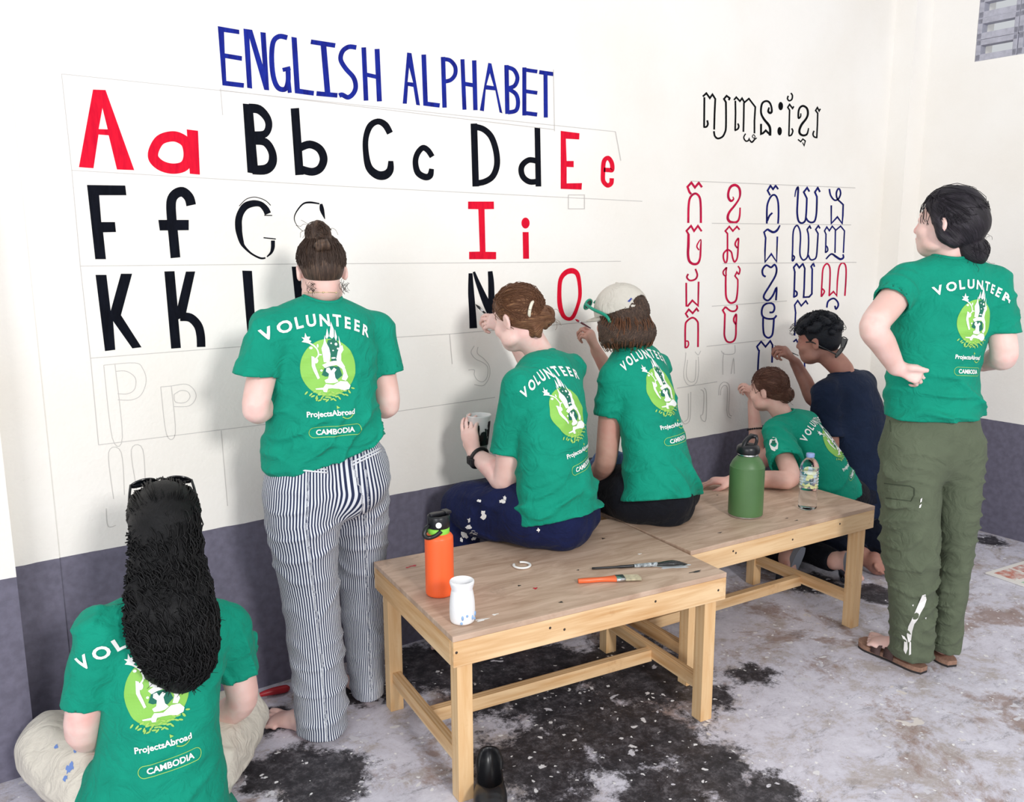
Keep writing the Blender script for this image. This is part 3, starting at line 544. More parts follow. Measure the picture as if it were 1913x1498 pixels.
# orange flask
H = 0.4995
x, y, z = onZ(822, 1108, H); fl = empty('water_flask', (x, y, H)); tag(fl, 'orange metal water flask with black lid and lime band', 'bottle')
b = MB(); b.lathe([(0.0, 0.0)] + prof_smooth([(0.036, 0.0), (0.0405, 0.004), (0.0415, 0.02), (0.0415, 0.10), (0.0415, 0.165), (0.039, 0.178), (0.031, 0.186), (0.028, 0.188)]) + [(0.0, 0.188)], 40); b.build('flask_body', M_orange, fl)
b = MB(); b.lathe([(0.0, 0.185), (0.030, 0.185), (0.031, 0.187), (0.031, 0.204), (0.0, 0.204)], 32); b.build('lime_band', M_lime, fl)
b = MB(); b.lathe([(0.0, 0.203), (0.031, 0.203), (0.033, 0.205), (0.033, 0.236), (0.031, 0.239), (0.024, 0.240), (0.022, 0.236), (0.0, 0.236)], 32)
b.box((0.0, 0.0, 0.242), (0.058, 0.016, 0.010), bev=.003); b.box((0.026, 0, 0.2445), (0.02, 0.03, 0.008), bev=.003); b.build('lid', M_blackpl, fl)
b = MB(); aa = [(-0.032, 0.0, 0.212), (-0.045, -0.004, 0.206), (-0.052, -0.008, 0.194), (-0.048, -0.012, 0.184), (-0.036, -0.016, 0.182), (-0.022, -0.024, 0.188), (-0.010, -0.031, 0.200)]
b.tube(catmull(aa, 4), 0.0065, 8); b.build('carry_strap', M_blackpl, fl)
cdir = nrm([CAM[0] - x, CAM[1] - y, 0]); b = MB(); tt = Matrix((( -cdir[1], cdir[0], 0), (0, 0, 1), (cdir[0], cdir[1], 0))).transposed()
V = [cdir * 0.0338 + np.array([0, 0, 0.218]) + 0.0085 * (math.cos(a) * np.array([-cdir[1], cdir[0], 0]) + math.sin(a) * np.array([0, 0, 1])) for a in [2 * PI * k / 16 for k in range(16)]]
b.add(V, [tuple(range(16))]); b.add([v + cdir * 0.001 for v in V], [tuple(range(16))]); b.build('lid_badge', M_badge, fl)
# white jar
x, y, z = onZ(864, 1160, H); jr = empty('paint_jar', (x, y, H)); tag(jr, 'white waisted plastic jar smeared with paint, beside the orange flask', 'jar')
b = MB(); b.lathe([(0.0, 0.0)] + prof_smooth([(0.028, 0.0), (0.033, 0.006), (0.0345, 0.03), (0.0335, 0.06), (0.030, 0.085), (0.0285, 0.092), (0.0315, 0.104), (0.0335, 0.112), (0.032, 0.117), (0.029, 0.115), (0.027, 0.095), (0.029, 0.06), (0.029, 0.02)]) + [(0.0, 0.02)], 36)
b.build('jar_body', mat('white_paint_jar', 'f4f4f6', 0.55, bump=0.5, bscale=60), jr)
M_bl = mat('blue_smear', '8fb4e0', 0.5)
b = MB()
for k in range(9):
    a = -2.2 + 0.28 * k + 0.2 * math.sin(k * 5); zz = 0.008 + 0.02 * abs(math.sin(k * 2.3)); rr = 0.0352
    b.ellipsoid((rr * math.cos(a) * .97, rr * math.sin(a) * .97, zz), (0.0035, 0.0035, 0.004 + .003 * (k % 2)), nu=8, nv=6)
b.build('paint_smear', M_bl, jr)
# green flask
x, y, z = onZ(1392, 962, 0.5); gf = empty('water_flask', (x, y, 0.5)); tag(gf, 'large green metal flask with black spout lid', 'bottle')
b = MB(); b.lathe([(0.0, 0.012)] + prof_smooth([(0.062, 0.012), (0.0635, 0.016), (0.0635, 0.10), (0.0635, 0.18), (0.062, 0.192), (0.052, 0.212), (0.040, 0.226), (0.037, 0.230)]) + [(0.0, 0.230)], 44); b.build('flask_body', M_olive, gf)
b = MB(); b.lathe([(0.0, 0.0), (0.056, 0.0), (0.061, 0.003), (0.062, 0.0122), (0.0, 0.0122)], 40); b.build('steel_base', M_steel, gf)
b = MB(); b.lathe([(0.0, 0.229), (0.037, 0.229), (0.037, 0.240), (0.0, 0.240)], 32); b.build('steel_rim', M_steel, gf)
b = MB(); b.lathe([(0.0, 0.239)] + prof_smooth([(0.040, 0.239), (0.042, 0.243), (0.042, 0.256), (0.038, 0.266), (0.028, 0.272), (0.018, 0.274)], 3) + [(0.0, 0.274)], 32)
b.tube(catmull([(-0.030, 0.0, 0.262), (-0.014, 0.002, 0.284), (0.008, 0.003, 0.296), (0.026, 0.002, 0.298)], 5), 0.0085, 10)
b.tube(catmull([(0.026, 0.012, 0.299), (0.012, 0.018, 0.288), (-0.002, 0.022, 0.272), (-0.008, 0.024, 0.258)], 5), 0.006, 8)
b.tube(catmull([(0.028, -0.012, 0.298), (0.026, -0.016, 0.285), (0.016, -0.02, 0.272), (0.010, -0.024, 0.258)], 5), 0.006, 8)
b.tube([(0.026, -0.014, 0.299), (0.026, 0.014, 0.299)], 0.008, 8); b.build('spout_lid', M_blackpl, gf)
# clear water bottle
M_pet = bpy.data.materials.new('clear_bottle_plastic'); M_pet.use_nodes = True; q = M_pet.node_tree.nodes['Principled BSDF']
q.inputs['Base Color'].default_value = (0.93, 0.97, 1, 1); q.inputs['Roughness'].default_value = 0.04; q.inputs['Transmission Weight'].default_value = 1.0; q.inputs['IOR'].default_value = 1.22
M_water = bpy.data.materials.new('water'); M_water.use_nodes = True; q = M_water.node_tree.nodes['Principled BSDF']
q.inputs['Base Color'].default_value = (0.95, 0.98, 1, 1); q.inputs['Roughness'].default_value = 0.0; q.inputs['Transmission Weight'].default_value = 1.0; q.inputs['IOR'].default_value = 1.25
x, y, z = onZ(1508, 950, 0.5); wb = empty('water_bottle', (x, y, 0.5)); tag(wb, 'clear ribbed plastic water bottle with pale blue cap', 'bottle')
b = MB(); pr = [(0.024, 0.0), (0.033, 0.006), (0.0345, 0.02), (0.0335, 0.05), (0.031, 0.075), (0.0325, 0.082)]
for k in range(6): pr += [(0.0345, 0.088 + k * 0.011), (0.032, 0.0935 + k * 0.011)]
pr += [(0.0345, 0.156), (0.0335, 0.168), (0.028, 0.184), (0.017, 0.197), (0.013, 0.201), (0.013, 0.206)]
b.lathe([(0.0, 0.0)] + prof_smooth(pr, 4) + [(0.0, 0.206)], 36); b.build('bottle_body', M_pet, wb)
b = MB(); b.lathe([(0.0, 0.203), (0.0145, 0.203), (0.0155, 0.205), (0.0155, 0.216), (0.0145, 0.218), (0.0, 0.218)], 24); b.build('bottle_cap', mat('pale_blue_cap', '8fa6d8', 0.45), wb)
lb = MB(); pr2 = [(r + 0.0007, zz) for r, zz in prof_smooth([p for p in pr if 0.086 < p[1] < 0.157], 3)]
lb.lathe(pr2, 36, caps=False)
m = bpy.data.materials.new('printed_label_film'); m.use_nodes = True; nt = NT(m); tc = nt.n('ShaderNodeTexCoord'); vo = nt.n('ShaderNodeTexVoronoi', Scale=70.0); nt.l(tc.outputs['Object'], vo.inputs['Vector'])
r = ramp(nt, [(0.2, lin('2f6fb8')), (0.45, lin('9ccbe6')), (0.6, lin('e8f3f8')), (0.8, lin('dfe3a0'))], vo.outputs['Color']); nt.l(r.outputs[0], nt.b.inputs['Base Color'])
r2 = ramp(nt, [(0.42, (0.15,) * 3), (0.55, (0.75,) * 3)], vo.outputs['Color']); nt.l(r2.outputs[0], nt.b.inputs['Alpha']); nt.b.inputs['Roughness'].default_value = 0.2
lb.build('label_film', m, wb)
# open white ring
x, y, z = onZ(975, 1058, H); rg = MB(); rg.tube([(0.026 * math.cos(a), 0.026 * math.sin(a), 0.004) for a in np.linspace(2.2, 2.2 + 5.3, 28)], 0.0042, 8, squash=0.8)
o = rg.build('jar_ring', mat('white_ring_plastic', 'f3f3f1', 0.4)); o.location = (x, y, H + .0004); tag(o, 'open white plastic ring lying on the nearer bench', 'ring')
def flat_frame(p0, p1, z):
    a, b_ = onZ(*p0, z), onZ(*p1, z); d = b_ - a; L = np.linalg.norm(d); return a, L, math.atan2(d[1], d[0])
# long black brush
a, L, ang = flat_frame((1106, 1064), (1284, 1056), H)
r_ = empty('paint_brush', tuple(a), ang); tag(r_, 'long round paintbrush soaked in black paint', 'brush')
b = MB(); b.tube(catmull([(0, 0, .0042), (L * .25, 0, .005), (L * .45, 0, .0065)], 5), [0.0035] * 6 + [0.0048] * 5, 10); b.build('brush_handle', M_blackpl, r_)
b = MB(); b.tube([(L * .44, 0, .0065), (L * .60, 0, .0075), (L * .68, 0, .008)], [0.0055, 0.0068, 0.0075], 12); b.build('ferrule', mat('paint_smeared_ferrule', 'c9d3d8', 0.4, var=0.8, vscale=90, var_col='15171b'), r_)
b = MB(); b.tube(catmull([(L * .67, 0, .008), (L * .80, 0, .010), (L * .90, 0, .009), (L * 1.0, 0, .004)], 5), [0.0075, .008, .009, .0105, .012, .013, .0135, .014, .0135, .012, .011, .009, .007, .005, .003, .0015], 14, squash=0.6)
for k in range(18): 
    s_ = (k - 8.5) / 9; b.tube([(L * .82, s_ * .011, .012), (L * .93, s_ * .012, .010), (L * (1.0 - .04 * abs(s_)), s_ * .006, .003)], [0.0012, 0.001, 0.0005], 4)
b.build('bristles', mat('wet_black_bristles', '0c0d10', 0.25, spec=0.8, bump=0.6, bscale=300), r_)
b = MB(); n = 26; V = [(L * .85, 0, .0006)]
for k in range(n):
    t = 2 * PI * k / n; rr = 1 + .18 * math.sin(5 * t) + .12 * math.sin(8 * t + 1); V.append((L * .85 + .052 * rr * math.cos(t), .021 * rr * math.sin(t), .0003))
b.add(V, [(0, 1 + k, 1 + (k + 1) % n) for k in range(n)]); b.build('wet_paint', mat('pale_wet_paint', 'd8dde0', 0.3), r_)
# orange flat brush
a, L, ang = flat_frame((1080, 1089), (1197, 1081), H)
r_ = empty('paint_brush', tuple(a), ang); tag(r_, 'flat paintbrush with orange handle', 'brush')
hp = [(0, .006), (.15, .009), (.35, .0075), (.50, .012), (.60, .017)]
def flat_part(rows, zc, th, name, mt, parent):
    b = MB(); V = []
    for (t, hw) in rows:
        for (yy, zz) in ((-hw, -th * .7), (-hw, th * .7), (-hw * .7, th), (hw * .7, th), (hw, th * .7), (hw, -th * .7), (hw * .7, -th), (-hw * .7, -th)): V.append((t, yy, zc + zz))
    n = 8; F = [(i * n + k, (i + 1) * n + k, (i + 1) * n + (k + 1) % n, i * n + (k + 1) % n) for i in range(len(rows) - 1) for k in range(n)]
    F.append(tuple(range(n))); F.append(tuple((len(rows) - 1) * n + k for k in range(n - 1, -1, -1))); b.add(V, F, True); return b.build(name, mt, parent)
flat_part([(L * t, w) for t, w in prof_smooth(hp, 5)], .0065, .006, 'brush_handle', mat('orange_brush_handle', 'f07040', 0.35), r_)
flat_part([(L * .59, .018), (L * .60, .019), (L * .73, .019)], .0065, .0058, 'ferrule', M_steel, r_)
b = MB()
for k in range(26):
    s_ = (k - 12.5) / 13; b.tube([(L * .72, s_ * .018, .0065), (L * (.98 + .02 * math.sin(k * 3)), s_ * .020, .0045)], [.0016, .0012], 5, squash=2.4)
b.build('bristles', mat('pale_bristles', 'c9c0a2', 0.7, var=0.3, vscale=90), r_)
# red handled tool by the wall
a = onZ(468, 1304, .014); c_ = onZ(541, 1285, .014)
b = MB(); P0_, P1_ = a, c_; b.tube(catmull([P0_, P0_ * .55 + P1_ * .45 + np.array([0, 0, .004]), P1_], 6), [.004, .0045, .005, .006, .008, .010, .011, .0125, .013, .0135, .0135, .012, .006], 10)
o = b.build('brush_handle_red', mat('red_plastic', 'b3202c', 0.35)); tag(o, 'red plastic handle lying on the floor against the wall', 'handle'); o.name = 'red_handle'
# printed board on the floor
c0 = onZ(1840, 1072, 0); b = MB(); ba = nrm([0.3, -0.033, 0]); bb = np.array([ba[1], -ba[0], 0]); rz = math.atan2(ba[1], ba[0])
pr_ = empty('printed_board', (c0[0], c0[1], 0), rz); tag(pr_, 'flat printed colour board lying on the floor by the right wall', 'board')
b = MB(); b.box((0.28, -0.2, 0.004), (0.56, 0.40, 0.006), bev=.001); b.build('board', mat('board_white', 'efece6', 0.5), pr_)
cols = ['cf7f6c', '5b8fb0', '6aa3bd', '8fbf9a', 'd9c46a', 'c46a5a']
for k in range(12):
    i, j = k % 4, k // 4
    b = MB(); b.box((0.085 + i * 0.13, -0.075 - j * 0.125, 0.0074), (0.115, 0.1, 0.0008)); o = b.build('printed_panel', mat('print_' + cols[(k * 5 + j) % 6] + str(k), cols[(k * 5 + j) % 6], 0.45, var=0.35, vscale=30, var_col='f0efe9'), pr_)
# ------------------------------------------------------------------ signed distance volumes -> smooth continuous meshes
class Vol:
    def __init__(s, lo, hi, vx):
        s.vx = vx; s.lo = np.array(lo, np.float32); s.n = tuple(int(math.ceil((hi[i] - lo[i]) / vx)) + 1 for i in range(3))
        s.d = np.full(s.n, 0.2, np.float32)
        s.ax = [s.lo[i] + vx * np.arange(s.n[i], dtype=np.float32) for i in range(3)]
    def win(s, lo, hi):
        a = [max(0, int((lo[i] - s.lo[i]) / s.vx)) for i in range(3)]; b = [min(s.n[i], int((hi[i] - s.lo[i]) / s.vx) + 2) for i in range(3)]
        if any(b[i] <= a[i] for i in range(3)): return None, None
        sl = tuple(slice(a[i], b[i]) for i in range(3))
        X = s.ax[0][sl[0]][:, None, None]; Y = s.ax[1][sl[1]][None, :, None]; Z = s.ax[2][sl[2]][None, None, :]
        return sl, (X, Y, Z)
    def smin(s, sl, e, k):
        d = s.d[sl]
        if k <= 0: np.minimum(d, e, out=d); return
        h = np.maximum(k - np.abs(d - e), 0) / k
        s.d[sl] = np.minimum(d, e) - h * h * k * 0.25
    def smax(s, sl, e, k):
        d = s.d[sl]
        if k <= 0: s.d[sl] = np.maximum(d, e); return
        h = np.maximum(k - np.abs(d - e), 0) / k
        s.d[sl] = np.maximum(d, e) + h * h * k * 0.25
    def chain_d(s, P, R, side=None, pad=0.03, n=4, smooth=True):
        """P points, R radii or (w, d) half sizes, side = direction of w at each point or one vector"""
        P = [np.array(p, float) for p in P]
        R = [((r, r) if not hasattr(r, '__len__') else tuple(r)) for r in R]
        N = len(P); ell = side is not None
        if ell and not isinstance(side, list): side = [side] * N
        row = [np.concatenate([P[i], R[i], (side[i] if ell else (1, 0, 0))]) for i in range(N)]
        Q = catmull(row, n) if smooth and N > 2 else row
        Q = np.array(Q); rm = Q[:, 3:5].max() + pad
        lo = Q[:, :3].min(0) - rm; hi = Q[:, :3].max(0) + rm
        sl, g = s.win(lo, hi)
        if sl is None: return None, None
        out = np.full(tuple(x.stop - x.start for x in sl), 0.2, np.float32)
        off = [x.start for x in sl]
        for i in range(len(Q) - 1):
            a, b = Q[i, :3], Q[i + 1, :3]; r = max(Q[i, 3:5].max(), Q[i + 1, 3:5].max()) + pad
            l2 = np.minimum(a, b) - r; h2 = np.maximum(a, b) + r
            w, G = s.win(l2, h2)
            if w is None: continue
            loc = tuple(slice(x.start - o, x.stop - o) for x, o in zip(w, off))
            X, Y, Z = G; ab = b - a; L2 = ab @ ab + 1e-12
            px, py, pz = X - np.float32(a[0]), Y - np.float32(a[1]), Z - np.float32(a[2])
            t = (px * np.float32(ab[0] / L2) + py * np.float32(ab[1] / L2) + pz * np.float32(ab[2] / L2)); np.clip(t, 0, 1, out=t)
            qx = px - t * np.float32(ab[0]); qy = py - t * np.float32(ab[1]); qz = pz - t * np.float32(ab[2])
            if not ell:
                e = np.sqrt(qx * qx + qy * qy + qz * qz) - (np.float32(Q[i, 3]) + t * np.float32(Q[i + 1, 3] - Q[i, 3]))
            else:
                T = ab / math.sqrt(L2); S = Q[i, 5:8] + Q[i + 1, 5:8]; S = S - T * (S @ T); S = nrm(S); D = np.cross(T, S)
                S = S.astype(np.float32); D = D.astype(np.float32); T = T.astype(np.float32)
                u = qx * S[0] + qy * S[1] + qz * S[2]; v = qx * D[0] + qy * D[1] + qz * D[2]; w_ = qx * T[0] + qy * T[1] + qz * T[2]
                ru = np.float32(Q[i, 3]) + t * np.float32(Q[i + 1, 3] - Q[i, 3]); rv = np.float32(Q[i, 4]) + t * np.float32(Q[i + 1, 4] - Q[i, 4])
                rw = np.minimum(ru, rv)
                u /= ru; v /= rv; w_ /= rw
                k0 = np.sqrt(u * u + v * v + w_ * w_) + 1e-6
                u /= ru; v /= rv; w_ /= rw
                k1 = np.sqrt(u * u + v * v + w_ * w_) + 1e-6
                e = k0 * (k0 - 1) / k1
            out[loc] = np.minimum(out[loc], e.astype(np.float32))
        return sl, out
    def chain(s, P, R, side=None, k=0.0, n=4, smooth=True, pad=0.03):
        sl, e = s.chain_d(P, R, side, max(pad, k + .012), n, smooth)
        if sl is not None: s.smin(sl, e, k)
    def carve(s, P, R, side=None, k=0.0, n=4, smooth=True):
        sl, e = s.chain_d(P, R, side, max(.02, k + .012), n, smooth)
        if sl is not None: s.smax(sl, -e, k)
    def ell_d(s, c, r, M=None, pad=0.03):
        c = np.array(c, float); rr = max(r) + pad; sl, G = s.win(c - rr, c + rr)
        if sl is None: return None, None
        X, Y, Z = G; x, y, z = X - np.float32(c[0]), Y - np.float32(c[1]), Z - np.float32(c[2])
        if M is None: M = np.eye(3)
        M = np.array(M, np.float32)     # columns are the local axes
        a = [(x * M[0, i] + y * M[1, i] + z * M[2, i]) / np.float32(r[i]) for i in range(3)]
        k0 = np.sqrt(a[0] ** 2 + a[1] ** 2 + a[2] ** 2) + 1e-6
        k1 = np.sqrt((a[0] / r[0]) ** 2 + (a[1] / r[1]) ** 2 + (a[2] / r[2]) ** 2) + 1e-6
        return sl, (k0 * (k0 - 1) / k1).astype(np.float32)
    def ell(s, c, r, M=None, k=0.0):
        sl, e = s.ell_d(c, r, M, k + .015)
        if sl is not None: s.smin(sl, e, k)
    def ecarve(s, c, r, M=None, k=0.0):
        sl, e = s.ell_d(c, r, M, k + .015)
        if sl is not None: s.smax(sl, -e, k)
    def plane(s, p, nv, k=0.0, lo=None, hi=None):
        """remove what lies on the side nv points to"""
        sl, G = s.win(lo if lo is not None else s.lo, hi if hi is not None else [s.lo[i] + s.vx * s.n[i] for i in range(3)])
        X, Y, Z = G; nv = nrm(nv).astype(np.float32); p = np.array(p, np.float32)
        e = (X - p[0]) * nv[0] + (Y - p[1]) * nv[1] + (Z - p[2]) * nv[2]
        s.smax(sl, e, k)
    def disp(s, f):
        X = s.ax[0][:, None, None]; Y = s.ax[1][None, :, None]; Z = s.ax[2][None, None, :]
        near = np.abs(s.d) < 0.05
        idx = np.nonzero(near)
        s.d[idx] += f(s.ax[0][idx[0]], s.ax[1][idx[1]], s.ax[2][idx[2]]).astype(np.float32)
    def mesh(s):
        d = s.d; ins = d < 0
        ins[0] = ins[-1] = False; ins[:, 0] = ins[:, -1] = False; ins[:, :, 0] = ins[:, :, -1] = False
        d = np.where(ins, np.minimum(d, -1e-6), np.maximum(d, 1e-6))
        n = d.shape; cn = (n[0] - 1, n[1] - 1, n[2] - 1)
        cnt = np.zeros(cn, np.uint8)
        for a in (0, 1):
            for b in (0, 1):
                for c in (0, 1): cnt += ins[a:a + cn[0], b:b + cn[1], c:c + cn[2]]
        act = (cnt > 0) & (cnt < 8); ci = np.nonzero(act); nv = len(ci[0])
        vid = np.full(cn, -1, np.int32); vid[ci] = np.arange(nv)
        acc = np.zeros((nv, 3)); num = np.zeros(nv)
        corners = [(a, b, c) for a in (0, 1) for b in (0, 1) for c in (0, 1)]
        val = {k: d[ci[0] + k[0], ci[1] + k[1], ci[2] + k[2]] for k in corners}
        for k in corners:
            for ax in range(3):
                if k[ax] == 0:
                    k2 = list(k); k2[ax] = 1; k2 = tuple(k2); v0, v1 = val[k], val[k2]; m = (v0 < 0) != (v1 < 0)
                    t = v0[m] / (v0[m] - v1[m]); p = np.tile(np.array(k, float), (m.sum(), 1)); p[:, ax] = t
                    acc[m] += p; num[m] += 1
        V = (np.stack(ci, 1) + acc / num[:, None]) * s.vx + s.lo
        F = []
        for ax in range(3):
            o1, o2 = [(1, 2), (2, 0), (0, 1)][ax]
            sl0 = [slice(1, cn[0]), slice(1, cn[1]), slice(1, cn[2])]; sl0[ax] = slice(0, cn[ax])
            sl1 = list(sl0); sl1[ax] = slice(1, cn[ax] + 1)
            A = ins[tuple(sl0)]; B = ins[tuple(sl1)]
            for sgn, mk in ((0, A & ~B), (1, ~A & B)):
                g = np.nonzero(mk)
                if not len(g[0]): continue
                G = [g[i] + (0 if i == ax else 1) for i in range(3)]
                def vv(da, db):
                    q = [G[0].copy(), G[1].copy(), G[2].copy()]; q[o1] += da; q[o2] += db; return vid[q[0], q[1], q[2]]
                quad = np.stack([vv(-1, -1), vv(0, -1), vv(0, 0), vv(-1, 0)], 1)
                if sgn: quad = quad[:, ::-1]
                F.append(quad)
        return V, np.concatenate(F)
def keep_big(V, F, frac=0.02):
    """drop specks"""
    n = len(V); lab = np.arange(n)
    for _ in range(400):
        m = lab[F].min(1); new = lab.copy()
        for j in range(F.shape[1]): np.minimum.at(new, F[:, j], m)
        new = new[new]
        if (new == lab).all(): break
        lab = new
    u, c = np.unique(lab, return_counts=True); ok = u[c >= frac * n]
    keep = np.isin(lab, ok); re = np.cumsum(keep) - 1
    F = F[keep[F].all(1)]
    return V[keep], re[F]
def relax(V, F, it=2, lam=0.5):
    e = np.concatenate([F[:, [i, (i + 1) % F.shape[1]]] for i in range(F.shape[1])]); n = len(V)
    deg = np.bincount(e.ravel(), minlength=n).astype(float)
    for _ in range(it):
        acc = np.stack([np.bincount(np.concatenate([e[:, 0], e[:, 1]]), weights=np.concatenate([V[e[:, 1], k], V[e[:, 0], k]]), minlength=n) for k in range(3)], 1)
        V = V + lam * (acc / deg[:, None] - V)
    return V
def surf(vol, name, material, parent=None, it=1, clean=False):
    V, F = vol.mesh()
    if clean: V, F = keep_big(V, F)
    V = relax(V, F, it)
    return mesh_obj(name, V, F, material, parent, smooth=True)
def folds(amp, ks, seed=0, warp=1.0, width=.42):
    """cloth creases: irregular ridges of a directional noise. ks: list of (direction across the folds, spacing, weight)"""
    r = random.Random(seed); waves = []
    for dv, wl, w in ks:
        dv = nrm(dv); t1 = nrm(np.cross(dv, (.31, .9, .2))); t2 = np.cross(dv, t1)
        W = []
        for i in range(6):
            k = 2 * PI / (wl * 2.0) * r.uniform(.45, 1.35); g = dv * k + t1 * k * r.uniform(-.5, .5) * warp + t2 * k * r.uniform(-.5, .5) * warp
            W.append((g, r.uniform(0, 6.28)))
        G = [(np.array([r.uniform(-1, 1), r.uniform(-1, 1), r.uniform(-1, 1)]) * 12, r.uniform(0, 6.28)) for _ in range(3)]
        waves.append((W, G, w))
    def f(x, y, z):
        o = 0
        for W, G, w in waves:
            n = 0
            for g, ph in W: n = n + np.sin(x * np.float32(g[0]) + y * np.float32(g[1]) + z * np.float32(g[2]) + np.float32(ph))
            n = n * .5; ga = 0
            for g, ph in G: ga = ga + np.sin(x * np.float32(g[0]) + y * np.float32(g[1]) + z * np.float32(g[2]) + np.float32(ph))
            o = o + w * np.exp(-(n / width) ** 2) * np.clip(.5 + .5 * ga, 0.05, 1.1)
        return -amp * o
    return f
# ------------------------------------------------------------------ anatomy
def frame(fwd, up):
    f = nrm(fwd); u = np.array(up, float); u = nrm(u - f * (u @ f)); r = np.cross(f, u); return np.stack([r, f, u], 1)   # columns: right, forward, up
def head_sdf(v, c, M, s=1.0):
    c = np.array(c); L = lambda x, y, z: c + M @ (np.array([x, y, z]) * s)
    E = lambda p, r, k: v.ell(L(*p), [q * s for q in r], M, k)
    E((0, -.018, .032), (.076, .096, .086), 0)
    E((0, .030, -.040), (.058, .062, .072), .03)
    E((0, .048, -.088), (.034, .034, .026), .03)
    for sg in (-1, 1):
        E((sg * .038, .058, -.030), (.024, .026, .022), .02)
        E((sg * .052, .018, -.072), (.016, .032, .020), .025)
        v.chain([L(sg * .012, .083, .030), L(sg * .045, .068, .030)], [.009 * s, .007 * s], k=.012, smooth=False)
        v.ecarve(L(sg * .031, .098, .010), [.017 * s, .016 * s, .011 * s], M, .012)
        v.ell(L(sg * .031, .076, .010), [.0125 * s] * 3, M, .004)
        # ear
        me = M @ np.array([[math.cos(.35 * sg), -math.sin(.35 * sg), 0], [math.sin(.35 * sg), math.cos(.35 * sg), 0], [0, 0, 1]])
        v.ell(L(sg * .080, -.012, -.006), [.009 * s, .019 * s, .031 * s], me, .006)
        v.ecarve(L(sg * .090, -.009, -.002), [.007 * s, .010 * s, .018 * s], me, .004)
    v.chain([L(0, .078, .022), L(0, .090, -.006), L(0, .099, -.026)], [.007 * s, .0085 * s, .0105 * s], k=.012)
    for sg in (-1, 1): E((sg * .011, .094, -.030), (.008, .010, .008), .006)
    E((0, .087, -.055), (.022, .010, .006), .006); E((0, .085, -.066), (.019, .010, .007), .005)
    v.ecarve(L(0, .099, -.0605), [.018 * s, .004 * s, .0015 * s], M, .003)
def hand_sdf(v, w, fwd, palm, side, curl=(.5, .6, .7, .8), spread=.12, thumb=(.5, .5), s=1.0, k=.006, curls2=None):
    """w wrist; fwd towards fingers; palm = direction the palm faces; side=+1 when the thumb is on cross(fwd,palm)"""
    f = nrm(fwd); p = np.array(palm, float); p = nrm(p - f * (p @ f)); a = np.cross(f, p) * side; w = np.array(w, float)
    ends = []
    v.chain([w - f * .01 * s, w + f * .03 * s, w + f * .070 * s, w + f * .088 * s], [(.024 * s, .019 * s), (.032 * s, .0165 * s), (.040 * s, .0145 * s), (.037 * s, .012 * s)], side=a, k=.012)
    lens = [(.040, .024, .019), (.045, .028, .020), (.041, .026, .020), (.032, .019, .017)]
    for i in range(4):
        o = (.029 - .0193 * i) * s; c = curl[i]; base = w + f * (.083 - .004 * abs(i - 1)) * s + a * o
        d = nrm(f + a * (spread * (1.5 - i) / 1.5)); pts = [base - d * .015 * s, base]; ang = 0; q = base.copy()
        for j, Lg in enumerate(lens[i]):
            ang += c * (0.9 if j == 0 else 1.0); dd = d * math.cos(ang) + p * math.sin(ang); q = q + dd * Lg * s; pts.append(q.copy())
        v.chain(pts, [.0088 * s, .0086 * s, .0080 * s, .0073 * s, .0064 * s], k=k, n=3, smooth=False); ends.append(q)
    if thumb is None: return ends
    tb = w + f * .020 * s + a * .022 * s + p * .006 * s; d1 = nrm(f * .75 + a * (.75 - .4 * thumb[0]) + p * (.25 + .6 * thumb[0]))
    q1 = tb + d1 * .040 * s; d2 = nrm(f * .95 + a * (.15 - .5 * thumb[1]) + p * (.3 + .5 * thumb[1])); q2 = q1 + d2 * .030 * s; d3 = nrm(d2 + (-a * .35 + p * .2) * thumb[1]); q3 = q2 + d3 * .024 * s
    v.chain([tb, q1, q2, q3], [.0145 * s, .0115 * s, .0095 * s, .0078 * s], k=.010, smooth=False); ends.append(q3)
    return ends
def foot_sdf(v, ankle, heel, toe, up=(0, 0, 1), side=1, s=1.0):
    """ankle joint, heel and toe points on the sole line; side=+1: big toe on cross(dir,up)"""
    heel = np.array(heel, float); toe = np.array(toe, float); f = nrm(toe - heel); u = np.array(up, float); u = nrm(u - f * (u @ f)); a = np.cross(f, u) * side; L = np.linalg.norm(toe - heel); ankle = np.array(ankle, float)
    P = [heel + f * .03 + u * .026, heel + f * .08 + u * .035, heel + f * (L * .55) + u * .026, heel + f * (L * .74) + u * .017]
    v.chain(P, [(.027, .026), (.029, .033), (.037, .024), (.043, .0155)], side=a, k=.015)
    v.chain([ankle + (ankle - heel) * 0.0, heel + f * .055 + u * .05], [.034, .033], k=.03, smooth=False)
    lens = [.052, .050, .044, .038, .030]; rad = [.0125, .0085, .0082, .0078, .0075]
    for i in range(5):
        o = .028 - .0165 * i - (.004 if i else 0); st = heel + f * (L * .74 - .006 * i) + a * o + u * .014; en = st + f * lens[i] - u * .004 - a * .002 * (i - 2)
        v.chain([st, (st + en) / 2 + u * .004, en], [rad[i] * 1.05, rad[i], rad[i]], k=.005)
